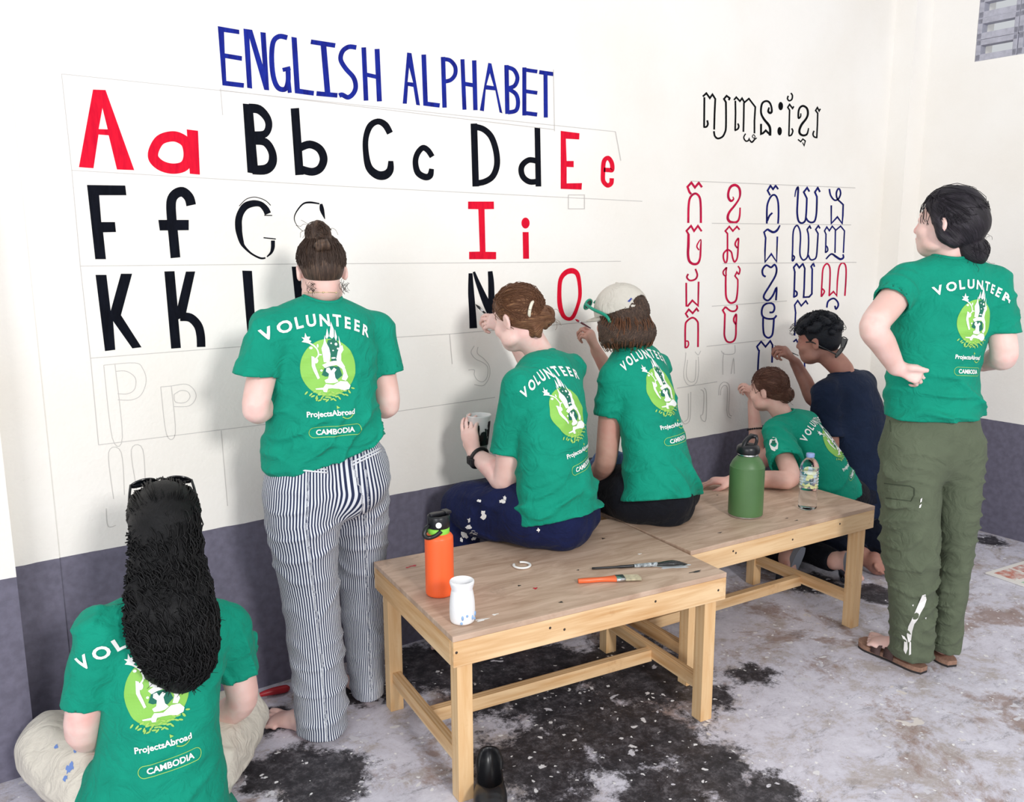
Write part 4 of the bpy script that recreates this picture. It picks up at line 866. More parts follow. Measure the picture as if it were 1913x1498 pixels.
def skin_mat(name, col, dark, red):
    m = bpy.data.materials.new(name); m.use_nodes = True; nt = NT(m); tc = nt.n('ShaderNodeTexCoord')
    n = nt.n('ShaderNodeTexNoise', Scale=9.0, Detail=4.0); nt.l(tc.outputs['Object'], n.inputs['Vector'])
    r = ramp(nt, [(0.35, lin(dark)), (0.55, lin(col)), (0.72, lin(red))], n.outputs[0]); nt.l(r.outputs[0], nt.b.inputs['Base Color'])
    nt.b.inputs['Roughness'].default_value = 0.5; nt.b.inputs['Specular IOR Level'].default_value = 0.4
    nt.b.inputs['Subsurface Weight'].default_value = 0.15; nt.b.inputs['Subsurface Radius'].default_value = (1, .35, .2); nt.b.inputs['Subsurface Scale'].default_value = 0.008
    n2 = nt.n('ShaderNodeTexNoise', Scale=350.0, Detail=2.0); nt.l(tc.outputs['Object'], n2.inputs['Vector'])
    bp = nt.n('ShaderNodeBump', Strength=0.12, Distance=0.001); nt.l(n2.outputs[0], bp.inputs['Height']); nt.l(bp.outputs[0], nt.b.inputs['Normal'])
    return m
def cloth_mat(name, col, var=0.15, rough=0.85, weave=900, sheen=0.04, bump=.25):
    m = bpy.data.materials.new(name); m.use_nodes = True; nt = NT(m); tc = nt.n('ShaderNodeTexCoord')
    n = nt.n('ShaderNodeTexNoise', Scale=14.0, Detail=4.0); nt.l(tc.outputs['Object'], n.inputs['Vector'])
    c = lin(col); r = ramp(nt, [(0.3, tuple(x * (1 - var) for x in c)), (0.65, c)], n.outputs[0]); nt.l(r.outputs[0], nt.b.inputs['Base Color'])
    nt.b.inputs['Roughness'].default_value = rough; nt.b.inputs['Specular IOR Level'].default_value = 0.2
    nt.b.inputs['Sheen Weight'].default_value = sheen; nt.b.inputs['Sheen Roughness'].default_value = 0.4
    n2 = nt.n('ShaderNodeTexNoise', Scale=float(weave), Detail=2.0); nt.l(tc.outputs['Object'], n2.inputs['Vector'])
    n3 = nt.n('ShaderNodeTexNoise', Scale=17.0, Detail=4.0, Roughness=0.5, Distortion=1.8); nt.l(tc.outputs['Object'], n3.inputs['Vector'])
    b1 = nt.n('ShaderNodeBump', Strength=bump, Distance=0.0008); nt.l(n2.outputs[0], b1.inputs['Height'])
    b2 = nt.n('ShaderNodeBump', Strength=0.6, Distance=0.014); nt.l(n3.outputs[0], b2.inputs['Height']); nt.l(b1.outputs[0], b2.inputs['Normal']); nt.l(b2.outputs[0], nt.b.inputs['Normal'])
    return m
def hair_mat(name, col, light, rough=0.5, sc=None):
    m = bpy.data.materials.new(name); m.use_nodes = True; nt = NT(m); at = nt.n('ShaderNodeAttribute'); at.attribute_name = 'flow'
    n = nt.n('ShaderNodeTexNoise', Scale=2.6, Detail=4.0, Roughness=0.7); nt.l(at.outputs['Vector'], n.inputs['Vector'])
    c = lin(col); r = ramp(nt, [(0.32, tuple(x * .55 for x in c)), (0.5, c), (0.70, lin(light))], n.outputs[0]); nt.l(r.outputs[0], nt.b.inputs['Base Color'])
    nt.b.inputs['Roughness'].default_value = rough; nt.b.inputs['Specular IOR Level'].default_value = 0.3
    bp = nt.n('ShaderNodeBump', Strength=0.9, Distance=0.003); nt.l(n.outputs[0], bp.inputs['Height']); nt.l(bp.outputs[0], nt.b.inputs['Normal'])
    return m
S_fair = skin_mat('fair_skin', 'f2cfc6', 'e9bfb4', 'eeb3ab'); S_pink = skin_mat('warm_skin', 'e3b8aa', 'd3a294', 'dd9f95'); S_brown = skin_mat('brown_skin', 'a8796a', '8c6156', 'a86e62'); S_tan = skin_mat('tan_skin', 'd0a292', 'bd8c7c', 'cc8f82')
M_green = cloth_mat('green_jersey', '0f957b', 0.14); M_white_print = mat('white_print', 'f6f8f5', 0.6); M_lime_print = mat('lime_print', '8cc955', 0.6); M_leafprint = mat('leaf_print', 'a3cf63', 0.6)
M_printdark = mat('dark_green_print', '0a6b56', 0.7)
def upright_hair_strands(mb, paths, r0=.0014, r1=.0006, n=3):
    for P in paths:
        k = len(P); mb.tube(P, [r0 + (r1 - r0) * (i / (k - 1)) ** 2 for i in range(k)], n, caps=False, smooth=True)
def scalp_paths(c, M, rad, target, starts, n=9, lift=1.0, jit=.0015, end_drop=None):
    """strands over the scalp ellipsoid from starting directions to a target direction"""
    out = []; c = np.array(c); rad = np.array(rad)
    for d0 in starts:
        d0 = nrm(d0); d1 = nrm(target + rng.normal(0, .06, 3)); P = []
        for i in range(n):
            t = i / (n - 1); d = nrm(d0 * (1 - t) + d1 * t + np.array([0, 0, 1e-4]))
            sw = 1 + .012 * math.sin(t * 9 + d0[0] * 30)
            P.append(c + M @ (d * rad * sw * lift) + rng.normal(0, jit, 3) * (1 if 0 < i < n - 1 else 0))
        out.append(P)
    return out
# ------------------------------------------------------------------ clothes builders
def az(a, tilt=0.0):
    a = math.radians(a); f = np.array([math.sin(a), math.cos(a), 0.0]); r = np.array([math.cos(a), -math.sin(a), 0.0]); return f, r
def JP(cx, cy):
    """points on the upright plane through a person that faces the viewpoint, pushed deeper by off"""
    n = nrm([cx - CAM[0], cy - CAM[1], 0])
    def f(px, py, off=0.0):
        d = _ray(px, py); return CAM + d * (((np.array([cx, cy, 0.0]) + n * off - np.array([CAM[0], CAM[1], 0])) @ n) / (d @ n))
    return f
def mpp(p):
    return float((np.array(p) - CAM) @ _F) / FPX
def cut_chain(v, P, R, side, ends, k=0.03, hollow=0.012, n=4, df=None):
    """cloth tube: ends = list of (point, outward normal, depth) cuts; opening hollowed"""
    sl, e = v.chain_d(P, R, side, 0.05, n)
    if sl is None: return
    X = v.ax[0][sl[0]][:, None, None]; Y = v.ax[1][sl[1]][None, :, None]; Z = v.ax[2][sl[2]][None, None, :]
    e0 = e
    if df is not None: e = e + df(X, Y, Z)
    for p, nv, depth in ends:
        nv = nrm(nv); d = (X - p[0]) * nv[0] + (Y - p[1]) * nv[1] + (Z - p[2]) * nv[2]
        inner = np.maximum(e0 + hollow, -(d + depth))
        e = np.maximum(e, d); e = np.maximum(e, -inner)
    v.smin(sl, e.astype(np.float32), k)
def tshirt(spine, side, shoulders, sleeves, neck, hem, material, parent, vx=.0062, amp=.006, seed=1, fold_ks=None, hemn=(0, 0, -1), name='tshirt', yoke=.050, extra=None, neck_r=.050, collar=True, sleeve_k=.022, neck_up=.018):
    pts = [s_[0] for s_ in spine] + [shoulders[0], shoulders[1]] + [q[1] for q in sleeves]
    A = np.array(pts); v = Vol(A.min(0) - .26, A.max(0) + .2, vx)
    # torso
    P = [s_[0] for s_ in spine]; R = [(s_[1], s_[2]) for s_ in spine]
    nb = np.array(neck[0])
    ks = fold_ks or [((0.15, 0.1, 1), .085, 1), ((.5, 0, .8), .11, .8), ((-.5, 0, .8), .12, .8), ((0, 1, .4), .15, .5)]
    f = folds(amp, ks, seed); f2_ = folds(amp * .6, [((.7, .3, .6), .06, 1), ((-.6, .2, .8), .08, .8)], seed + 50)
    zt = nb[2]; zb = P[0][2]
    df = lambda x, y, z: f(x, y, z) * np.clip((zt - .02 - z) / .15, .1, 1) * (0.30 + 1.0 * np.clip((zb + .24 - z) / .16, 0, 1))
    cut_chain(v, P, R, side, [(hem, hemn, .03)], k=0, df=df)
    v.chain([shoulders[0], shoulders[0] * .45 + nb * .55 - np.array([0, 0, .022]), nb - np.array([0, 0, .045]), shoulders[1] * .45 + nb * .55 - np.array([0, 0, .022]), shoulders[1]], [yoke * .98, yoke, yoke * 1.05, yoke, yoke * .98], k=.06)
    for (s0, s1, r0, r1, nvv) in sleeves:
        s0 = np.array(s0); s1 = np.array(s1); d = nrm(s1 - s0) if nvv is None else nrm(nvv)
        dd = nrm(s1 - s0)
        cut_chain(v, [s0, (s0 + s1) / 2, s1, s1 + dd * .04], [r0, (r0 + r1) / 2, r1, r1], None, [(s1, d, .03)], k=sleeve_k, hollow=.008, df=f2_)
    if extra: extra(v)
    # neck hole
    nd = nrm(np.array(neck[1]) - nb)
    v.carve([nb + nd * neck_up, nb + nd * .12], [neck_r, neck_r + .01], k=.006, smooth=False)
    o = surf(v, name, material, parent, it=2, clean=True)
    if collar:
        a = nrm(np.cross(nd, (0, 1, .3))); b_ = np.cross(nd, a); ring = []
        bv = BVHTree.FromPolygons([tuple(q.co) for q in o.data.vertices], [tuple(q.vertices) for q in o.data.polygons])
        for i in range(40):
            t = 2 * PI * i / 40; q = nb + (a * math.cos(t) + b_ * math.sin(t)) * (neck_r + .006) + nd * (neck_up + .012)
            h = bv.find_nearest(Vector(q)); ring.append(np.array(h[0]))
        R2 = [sum(ring[(i + j) % 40] for j in (-2, -1, 0, 1, 2)) / 5 for i in range(40)]
        mb = MB(); mb.tube(R2 + [R2[0]], .0058, 8, caps=False); mb.build('collar', material, o)
    return o
def trousers(pelvis, legs, side, material, parent, vx=.0068, amp=.006, seed=2, top=None, fold_ks=None, name='trousers', hem_hollow=.010, stripes=False, k=.03, extra=None):
    pts = [p[0] for p in pelvis] + [q[0] for L in legs for q in L['P']]
    A = np.array(pts); v = Vol(A.min(0) - .2, A.max(0) + .2, vx)
    ks = fold_ks or [((.1, .1, 1), .09, 1), ((.6, 0, .8), .1, .9), ((-.6, 0, .8), .12, .9)]
    f = folds(amp, ks, seed)
    for L in legs:
        P = [q[0] for q in L['P']]; R = [(q[1], q[2]) for q in L['P']]
        ends = []
        if L.get('hem') is not None: ends.append((L['hem'][0], L['hem'][1], .05))
        cut_chain(v, P, R, L.get('side', side), ends, k=k, hollow=hem_hollow, df=f)
    v.chain([p[0] for p in pelvis], [(p[1], p[2]) for p in pelvis], side=side, k=.04)
    if extra: extra(v)
    if top is not None: v.plane(top[0], top[1])
    o = surf(v, name, material, parent, it=1, clean=True)
    if stripes:
        me = o.data; co = np.zeros(len(me.vertices) * 3, np.float32); me.vertices.foreach_get('co', co); co = co.reshape(-1, 3).astype(float)
        best = None; val = None
        for i, L in enumerate(legs):
            P = np.array([q[0] for q in L['P']]); P = np.vstack([P[0] + (P[0] - P[1]), P])
            for j in range(len(P) - 1):
                a, b = P[j], P[j + 1]; ab = b - a; t = np.clip(((co - a) @ ab) / (ab @ ab), 0, 1); q = co - a - t[:, None] * ab
                d = np.linalg.norm(q, axis=1); S = np.array(side); T = ab / np.linalg.norm(ab); S2 = nrm(S - T * (S @ T)); D = np.cross(S2, T)
                th = np.arctan2(q @ S2, -(q @ D) * -1.0)
                u = th * .095 + i * .21
                if best is None: best, val = d, u
                else:
                    m_ = d < best; best = np.where(m_, d, best); val = np.where(m_, u, val)
        at = me.attributes.new('stripe', 'FLOAT', 'POINT'); at.data.foreach_set('value', val.astype(np.float32))
    return o
# ------------------------------------------------------------------ shirt print, traced once in flat shirt coordinates (metres)
PK = .000261
def _pc(x, y): return ((x - 845) * PK, -(y - 665) * PK)
_pieces = []   # (name, material, verts2d, faces)
def _sub(V2, F, g=.0075):
    bm = bmesh.new(); vs = [bm.verts.new((p[0], p[1], 0)) for p in V2]
    for f in F:
        try: bm.faces.new([vs[i] for i in f])
        except ValueError: pass
    xs = [p[0] for p in V2]; ys = [p[1] for p in V2]
    for ax, lo, hi in ((0, min(xs), max(xs)), (1, min(ys), max(ys))):
        c = math.floor(lo / g) * g
        while c < hi:
            pl = [0, 0, 0]; pl[ax] = c; no = [0, 0, 0]; no[ax] = 1
            bmesh.ops.bisect_plane(bm, geom=bm.verts[:] + bm.edges[:] + bm.faces[:], plane_co=pl, plane_no=no, dist=1e-6); c += g
    bm.verts.index_update(); V = [(v.co.x, v.co.y) for v in bm.verts]; Fo = [[v.index for v in f.verts] for f in bm.faces]; bm.free()
    return V, Fo
def _text(ch, size, cx, cy, rot, bold=.02, xs=1.0, shear=0.0):
    cu = bpy.data.curves.new('t', 'FONT'); cu.body = ch; cu.size = size; cu.offset = bold * size; cu.align_x = 'CENTER'; cu.align_y = 'CENTER'; cu.shear = shear; cu.resolution_u = 3; cu.fill_mode = 'FRONT'
    ob = bpy.data.objects.new('t', cu); me = bpy.data.meshes.new_from_object(ob)
    V = [(v.co.x * xs, v.co.y) for v in me.vertices]; F = [tuple(p.vertices) for p in me.polygons]
    x0 = (min(p[0] for p in V) + max(p[0] for p in V)) / 2; y0 = (min(p[1] for p in V) + max(p[1] for p in V)) / 2
    c, s_ = math.cos(rot), math.sin(rot)
    V = [(cx + (x - x0) * c - (y - y0) * s_, cy + (x - x0) * s_ + (y - y0) * c) for x, y in V]
    bpy.data.objects.remove(ob); bpy.data.curves.remove(cu); bpy.data.meshes.remove(me)
    return V, F
def _merge(parts):
    V = []; F = []
    for v, f in parts: n = len(V); V += list(v); F += [tuple(i + n for i in q) for q in f]
    return V, F
def _poly(pts):
    tri = tessellate_polygon([[Vector((p[0], p[1], 0)) for p in pts]]); return [_pc(*p) for p in pts], [tuple(t) for t in tri]
def _line(w, pts, smooth=True, closed=False):
    V, F = stroke_poly(pts, w, smooth, closed); return [_pc(*p) for p in V], F
def _ell(cx, cy, rx, ry, n=14, rot=0): 
    c, s_ = math.cos(rot), math.sin(rot)
    return [_pc(cx + rx * math.cos(t) * c - ry * math.sin(t) * s_, cy + rx * math.cos(t) * s_ + ry * math.sin(t) * c) for t in [2 * PI * k / n for k in range(n)]], [tuple(range(n))]
VP = [('V', 240, 262), ('O', 398, 198), ('L', 540, 162), ('U', 680, 146), ('N', 840, 148), ('T', 995, 158), ('E', 1128, 190), ('E', 1256, 228), ('R', 1385, 295)]
vol_parts = []
for ch, x, y in VP:
    u_, v_ = _pc(x, y); vol_parts.append(_text(ch, .0455, u_, v_, -math.atan2(u_ - _pc(815, 0)[0], .335) * 1.0, bold=.032, xs=1.0))
_pieces.append(('lettering', 'W', _sub(*_merge(vol_parts))))
_pieces.append(('emblem_disc', 'G', _sub(*_ell(845, 665, 315, 315, 44))))
dark = [_poly([(855, 365), (950, 350), (990, 430), (950, 520), (945, 610), (875, 605), (870, 520), (835, 430)]), _poly([(800, 655), (880, 650), (960, 660), (990, 760), (930, 800), (860, 760), (800, 760), (760, 740)])]
_pieces.append(('emblem_shade', 'D', _sub(*_merge(dark))))
wh = [_poly([(912, 165), (935, 250), (930, 330), (905, 350), (875, 325), (892, 250)]), _poly([(858, 235), (870, 320), (845, 350), (830, 330)]), _poly([(948, 250), (966, 335), (950, 380), (936, 340)]),
      _poly([(985, 322), (1003, 425), (982, 435)]), _poly([(822, 308), (832, 400), (802, 400)]), _poly([(806, 390), (775, 450), (785, 520), (790, 600), (852, 605), (872, 520), (862, 450), (832, 385)]),
      _poly([(1020, 430), (1026, 480), (992, 520), (988, 605), (945, 612), (930, 570), (955, 500), (985, 435)]), _ell(945, 413, 16, 16), _ell(890, 400, 9, 9), _ell(962, 462, 13, 10), _ell(905, 480, 10, 7), _ell(900, 560, 26, 9),
      _poly([(770, 630), (830, 603), (900, 592), (990, 598), (1028, 665), (1022, 722), (985, 682), (930, 640), (850, 650), (800, 666)]),
      _poly([(815, 668), (848, 662), (866, 700), (900, 668), (926, 690), (902, 722), (908, 780), (938, 822), (900, 836), (850, 836), (800, 830), (788, 800), (828, 782), (840, 732), (808, 702)]),
      _poly([(985, 655), (1032, 690), (1052, 780), (1022, 822), (975, 802), (1003, 740)]), _poly([(660, 528), (692, 540), (697, 640), (738, 772), (715, 784), (678, 700), (658, 640)]),
      _poly([(604, 275), (622, 318), (660, 318), (642, 350), (670, 368), (640, 392), (600, 380), (560, 372), (588, 350), (560, 320), (594, 328)]), _line(16, [(628, 378), (690, 415), (728, 460), (738, 520), (705, 560)]),
      _line(14, [(735, 515), (775, 520)]), _ell(660, 440, 20, 14), _ell(735, 420, 10, 20), _ell(706, 580, 26, 30), _ell(760, 690, 14, 12),
      _poly([(685, 885), (770, 880), (800, 842), (880, 858), (960, 818), (1040, 830), (1078, 882), (1062, 918), (1000, 928), (940, 905), (862, 892), (820, 892), (802, 932), (770, 926), (764, 902), (690, 897)])]
_pieces.append(('emblem_figure', 'W', _sub(*_merge(wh))))
lv = []
for k in range(34):
    a = (k % 12) / 11 - .5; row = k // 12; x = 845 + a * (520 - row * 110) + (13 if row % 2 else 0); y = 940 + row * 36 + 18 * math.sin(k * 2.1) - 20 * abs(a)
    lv.append(_ell(x, y, 24, 9, 10, a * 1.6 + .5 * math.sin(k * 3.3)))
_pieces.append(('emblem_leaves', 'L', _sub(*_merge(lv))))
u_, v_ = _pc(838, 1180); tx = _text('ProjectsAbroad', .0195, u_, v_, 0, bold=.028, xs=1.0)
wd = max(p[0] for p in tx[0]) - min(p[0] for p in tx[0]); sc_ = (.136 / wd); tx = ([((p[0] - u_) * sc_ + u_, (p[1] - v_) * sc_ + v_) for p in tx[0]], tx[1])
_pieces.append(('lettering', 'W', _sub(*tx)))
_pieces.append(('emblem_swoosh', 'L', _sub(*_merge([_line(11, [(950, 1215), (1000, 1240), (1050, 1232), (1085, 1195)]), _poly([(905, 1090), (940, 1118), (905, 1128)])]))))
u_, v_ = _pc(880, 1375); tx = _text('CAMBODIA', .0205, u_, v_, 0, bold=.03); wd = max(p[0] for p in tx[0]) - min(p[0] for p in tx[0]); sc_ = .112 / wd; tx = ([((p[0] - u_) * sc_ + u_, (p[1] - v_) * sc_ + v_) for p in tx[0]], tx[1])
cap = [(880 + (230 + 58 * math.cos(t)) * 1 if math.cos(t) > 0 else 880 - 230 + 58 * math.cos(t), 1375 + 58 * math.sin(t)) for t in [2 * PI * (k + .5) / 36 for k in range(36)]]
_pieces.append(('lettering', 'W', _sub(*tx)))
_pieces.append(('oval_outline', 'L', _sub(*_line(6, cap, False, True))))
PM = {'W': M_white_print, 'G': M_lime_print, 'D': M_printdark, 'L': M_leafprint}
POFF = {'lettering': .0022, 'emblem_disc': .0014, 'emblem_shade': .0021, 'emblem_figure': .0028, 'emblem_leaves': .0027, 'emblem_swoosh': .0019, 'oval_outline': .0020}
def bvh_of(o): return BVHTree.FromPolygons([tuple(q.co) for q in o.data.vertices], [tuple(q.vertices) for q in o.data.polygons])
def print_on(shirt, ctr, N, U, V=None, scale=1.0, Rc=.30, rot=0.0):
    """ctr: point near the back surface where the disc sits; N outward, U right, V up"""
    bv = bvh_of(shirt); N = nrm(N); U = nrm(np.array(U) - N * (np.array(U) @ N)); V = nrm(V) if V is not None else np.cross(N, U) * 1.0
    if V[2] < 0: V = -V
    U = nrm(U - V * (U @ V)); N = nrm(np.cross(U, V)) * (1 if np.cross(U, V) @ N > 0 else -1)
    cr, sr = math.cos(rot), math.sin(rot); axis = np.array(ctr) - N * Rc
    for nm, mk, (V2, F) in _pieces:
        P = []; ok = []
        for (a, b_) in V2:
            a *= scale; b_ *= scale; a, b_ = a * cr - b_ * sr, a * sr + b_ * cr
            th = a / Rc; dr = N * math.cos(th) + U * math.sin(th); o_ = axis + V * b_ + dr * (Rc + .30)
            h = bv.ray_cast(Vector(o_), Vector(-dr), .6)
            if h[0] is None: P.append(o_ - dr * .30); ok.append(False)
            else: P.append(np.array(h[0]) + dr * POFF[nm]); ok.append(True)
        F2 = [f for f in F if all(ok[i] for i in f)]
        if not F2: continue
        # outward winding
        q = F2[0]; nn = np.cross(P[q[1]] - P[q[0]], P[q[2]] - P[q[0]])
        if nn @ N < 0: F2 = [tuple(f[::-1]) for f in F2]
        mesh_obj(nm, P, F2, PM[mk], shirt)
# ================================================================== standing woman with a top bun (left of the benches)
def person_label(o, label): tag(o, label, 'person', 'volunteers painting the wall'); return o
M_hairlb = hair_mat('brown_hair', '41322a', '735a48'); M_hairau = hair_mat('auburn_hair', '6a4630', 'a37a55'); M_hairdk = hair_mat('dark_hair', '211d24', '38333c'); M_hairbk = hair_mat('black_hair', '070709', '131317', .55)
M_hairnv = hair_mat('blue_black_hair', '0d1019', '18202c'); M_hairred = hair_mat('reddish_brown_hair', '5a3a2e', '85604d')
def hair_cap(v, c, M, s=1.0, front=.0166, nape=.0174, grow=0.0, amp=.0018):
    L = lambda x, y, z: c + M @ (np.array([x, y, z]) * s)
    v.ell(L(0, -.020, .034), [(.082 + grow) * s, (.102 + grow) * s, (.092 + grow) * s], M)
    v.ell(L(0, -.045, -.015), [(.058 + grow) * s, (.064 + grow) * s, (.055 + grow) * s], M, .02)
    v.plane(L(0, front / .826, 0), M @ np.array([0, .826, -.563]), .01)
    v.plane(L(0, 0, -nape / .87), M @ np.array([0, .49, -.87]), .006)
    # keep the ears free
    for sg in (-1, 1): v.ecarve(L(sg * .084, -.004, -.010), [.02 * s, .022 * s, .032 * s], M, .008)
def flow_to(o, c, M, tgt, k=1.0, mode='radial'):
    me = o.data; co = np.zeros(len(me.vertices) * 3, np.float32); me.vertices.foreach_get('co', co); co = co.reshape(-1, 3).astype(float) - np.array(c)
    q = co @ M; t = nrm(tgt); a = nrm(np.cross(t, (1, .2, .1))); b_ = np.cross(t, a)
    x, y, z = q @ a, q @ b_, q @ t; rho = np.sqrt(x * x + y * y) + 1e-6
    if mode == 'radial': fl = np.stack([x / rho * 9 * k, y / rho * 9 * k, z * 9], 1)
    else: fl = np.stack([q[:, 0] * 110 * k + 1.6 * np.sin(q[:, 2] * 55), q[:, 1] * 110 * k + 1.6 * np.cos(q[:, 2] * 48), q[:, 2] * 16], 1)
    at = me.attributes.new('flow', 'FLOAT_VECTOR', 'POINT'); at.data.foreach_set('vector', fl.astype(np.float32).ravel())
def ring_starts(n, lo=-.35):
    out = []
    for i in range(n):
        t = 2 * PI * (i + .5 * rng.random()) / n
        # hairline around the head in local directions (x right, y forward, z up)
        x = math.sin(t); y = math.cos(t)
        z = .62 if y > .4 else (.62 - (.4 - y) * 1.25 if y > -.2 else -.13 - (-.2 - y) * .85)
        out.append(np.array([x * .95, y * .80, z + rng.normal(0, .06)]))
    return out
def strands_to(hair, mat_, c, M, s, tgt, n=230, lift=1.015, grow=0.0, r=.0013):
    mb = MB(); rad = np.array([.084 + grow, .104 + grow, .094 + grow]) * s
    cc = c + M @ (np.array([0, -.020, .034]) * s)
    starts = ring_starts(n)
    upright_hair_strands(mb, scalp_paths(cc, M, rad, np.array(tgt), starts, 10, lift), r, r * .6)
    o = mb.build('hair_strands', mat_, hair); tag(o, kind='stuff'); return o
def bun(v, p, r, seed=0, n=7):
    rr = random.Random(seed)
    v.ell(p, [r * .86, r * .86, r * .78], None, .006)
    for i in range(n):
        ax = nrm([rr.uniform(-1, 1), rr.uniform(-1, 1), rr.uniform(-1, 1)]); a = nrm(np.cross(ax, (.3, .5, .8))); b_ = np.cross(ax, a); ph = rr.random() * 6
        P = [np.array(p) + (a * math.cos(t + ph) + b_ * math.sin(t + ph)) * r * .82 + ax * r * .18 * math.sin(t) for t in np.linspace(0, 4.2, 9)]
        v.chain(P, [r * .12, r * .24, r * .28, r * .28, r * .28, r * .28, r * .26, r * .22, r * .1], k=.003, n=2)
def bun_strands(hair, mat_, p, r, n=60, seed=1, stray=0):
    mb = MB(); rr = random.Random(seed); p = np.array(p)
    for i in range(n):
        ax = nrm([rr.gauss(0, 1) for _ in range(3)]); a = nrm(np.cross(ax, (.3, .5, .8))); b_ = np.cross(ax, a); ph = rr.random() * 6; q = rr.uniform(.97, 1.08) * r
        mb.tube([p + (a * math.cos(t + ph) + b_ * math.sin(t + ph)) * q for t in np.linspace(0, rr.uniform(1.2, 2.6), 8)], [.0012] * 8, 3, caps=False)
    for i in range(stray):
        d = nrm([rr.gauss(0, 1) for _ in range(3)]); q = p + d * r; P = [q]
        for j in range(5): d = nrm(d + np.array([rr.gauss(0, .5), rr.gauss(0, .5), rr.gauss(-.3, .4)])); P.append(P[-1] + d * .009)
        mb.tube(catmull(P, 3), .0006, 3, caps=False)
    o = mb.build('hair_strands', mat_, hair); tag(o, kind='stuff'); return o

f1, r1 = az(13)
hc = J(600, 509, -.345); M1 = frame((f1 + np.array([0, 0, -.42])), (0, 0, 1))
C7 = J(603, 556, -.375); pel = J(607, 868, -.36)
shL = J(505, 617, -.375); shR = J(703, 617, -.355)
elL = J(478, 765, -.40); elR = J(724, 757, -.375); wrL = J(545, 735, -.20); wrR = J(650, 735, -.17)
hipL = J(563, 900, -.36); hipR = J(667, 893, -.30); knL = J(583, 1120, -.33); knR = J(678, 1105, -.205); anL = J(603, 1350, -.40); anR = J(686, 1296, -.30)
v = Vol([1.75, -.62, -.01], [2.75, .0, 1.60], .0048)
head_sdf(v, hc, M1, .83)
neckb = C7 + f1 * .03
v.chain([neckb - np.array([0, 0, .05]), neckb, hc + M1 @ np.array([0, -.02, -.05])], [.046, .047, .046], k=.015)
sp = [pel, pel * .5 + C7 * .5 + f1 * .02, C7 - np.array([0, 0, .08])]
v.chain(sp, [(.12, .07), (.11, .07), (.11, .06)], side=r1, k=.02)
v.chain([shL, C7 + f1 * .03 - np.array([0, 0, .07]), shR], [.034, .036, .034], k=.02)
for s0, e0, w0 in ((shL, elL, wrL), (shR, elR, wrR)):
    v.chain([s0, s0 * .5 + e0 * .5, e0, e0 * .6 + w0 * .4, w0], [.040, .040, .037, .034, .025], k=.02)
ph1 = hand_sdf(v, wrL, nrm(wrL - elL) + np.array([.2, .3, .1]), (0.3, .5, -.6), -1, (.7, .8, .9, 1.0))
ph2 = hand_sdf(v, wrR, nrm(wrR - elR) + np.array([-.2, .4, .2]), (-.4, .3, -.6), 1, (.6, .7, .9, 1.0))
for h0, k0, a0 in ((hipL, knL, anL), (hipR, knR, anR)):
    v.chain([h0, k0, a0 * np.array([1, 1, 0]) + np.array([0, 0, .09])], [.08, .05, .036], k=.02)
heL = onZ(603, 1378, 0); toL = onZ(515, 1352, 0)
hA = onZ(596, 1376, .0); tA = onZ(523, 1352, .0); dA = nrm(tA - hA); foot_sdf(v, anL * np.array([1, 1, 0]) + np.array([0, 0, .08]), hA - dA * .0 , hA + dA * .225, side=1)
hB = onZ(690, 1318, .0); foot_sdf(v, anR * np.array([1, 1, 0]) + np.array([0, 0, .08]), hB, hB + np.array([.02, .225, 0]), side=-1)
p1 = person_label(surf(v, 'person', S_fair, None, 1, True), 'person with a high bun and striped trousers standing barefoot at the wall')
# shirt
def wpt(px, py, y): return J(px, py, y)
hemc = J(606, 848, -.37)
S1 = [(J(607, 880, -.375), .176, .118), (J(605, 820, -.375), .170, .112), (J(602, 740, -.375), .158, .108), (J(602, 670, -.375), .160, .100), (J(603, 620, -.375), .140, .085)]
slL = J(481, 702, -.39); slR = J(721, 696, -.37)
shirt1 = tshirt(S1, r1, (shL, shR), [(shL, slL, .055, .060, (-.15, 0, -1)), (shR, slR, .055, .056, (.15, 0, -1))], (C7 + f1 * .025, hc + M1 @ np.array([0, -.02, -.05])),
                hemc, M_green, p1, seed=3, hemn=nrm([.26, 0.0, -1]), amp=.015, fold_ks=[((-.28, .1, 1), .06, 1.0), ((-.4, 0, .9), .085, .9), ((.45, 0, .8), .13, .5)])
bk = J(615, 687, -.48)
print_on(shirt1, bk, -f1, r1, V=(0, 0.02, 1), scale=.98)
# striped trousers
m = bpy.data.materials.new('striped_cotton'); m.use_nodes = True; nt = NT(m); at = nt.n('ShaderNodeAttribute'); at.attribute_name = 'stripe'
mm = nt.n('ShaderNodeMath', operation='MULTIPLY'); nt.l(at.outputs['Fac'], mm.inputs[0]); mm.inputs[1].default_value = 2 * PI / .0082
sn = nt.n('ShaderNodeMath', operation='SINE'); nt.l(mm.outputs[0], sn.inputs[0])
rr_ = ramp(nt, [(0.44, lin('2c3450')), (0.56, lin('dfe3ea'))], sn.outputs[0])
mr = nt.n('ShaderNodeMapRange'); nt.l(sn.outputs[0], mr.inputs[0]); mr.inputs[1].default_value = -1; mr.inputs[2].default_value = 1; nt.l(mr.outputs[0], rr_.inputs[0])
nt.l(rr_.outputs[0], nt.b.inputs['Base Color']); nt.b.inputs['Roughness'].default_value = .9; nt.b.inputs['Specular IOR Level'].default_value = .15
M_stripe = m
L1 = dict(P=[(J(565, 880, -.365), .098, .10), (J(562, 960, -.36), .104, .105), (J(578, 1090, -.34), .088, .09), (J(592, 1220, -.35), .080, .085), (J(601, 1345, -.385), .076, .085), (J(602, 1400, -.39), .076, .085)], hem=(onZ(600, 1372, .022), (0, 0, -1)))
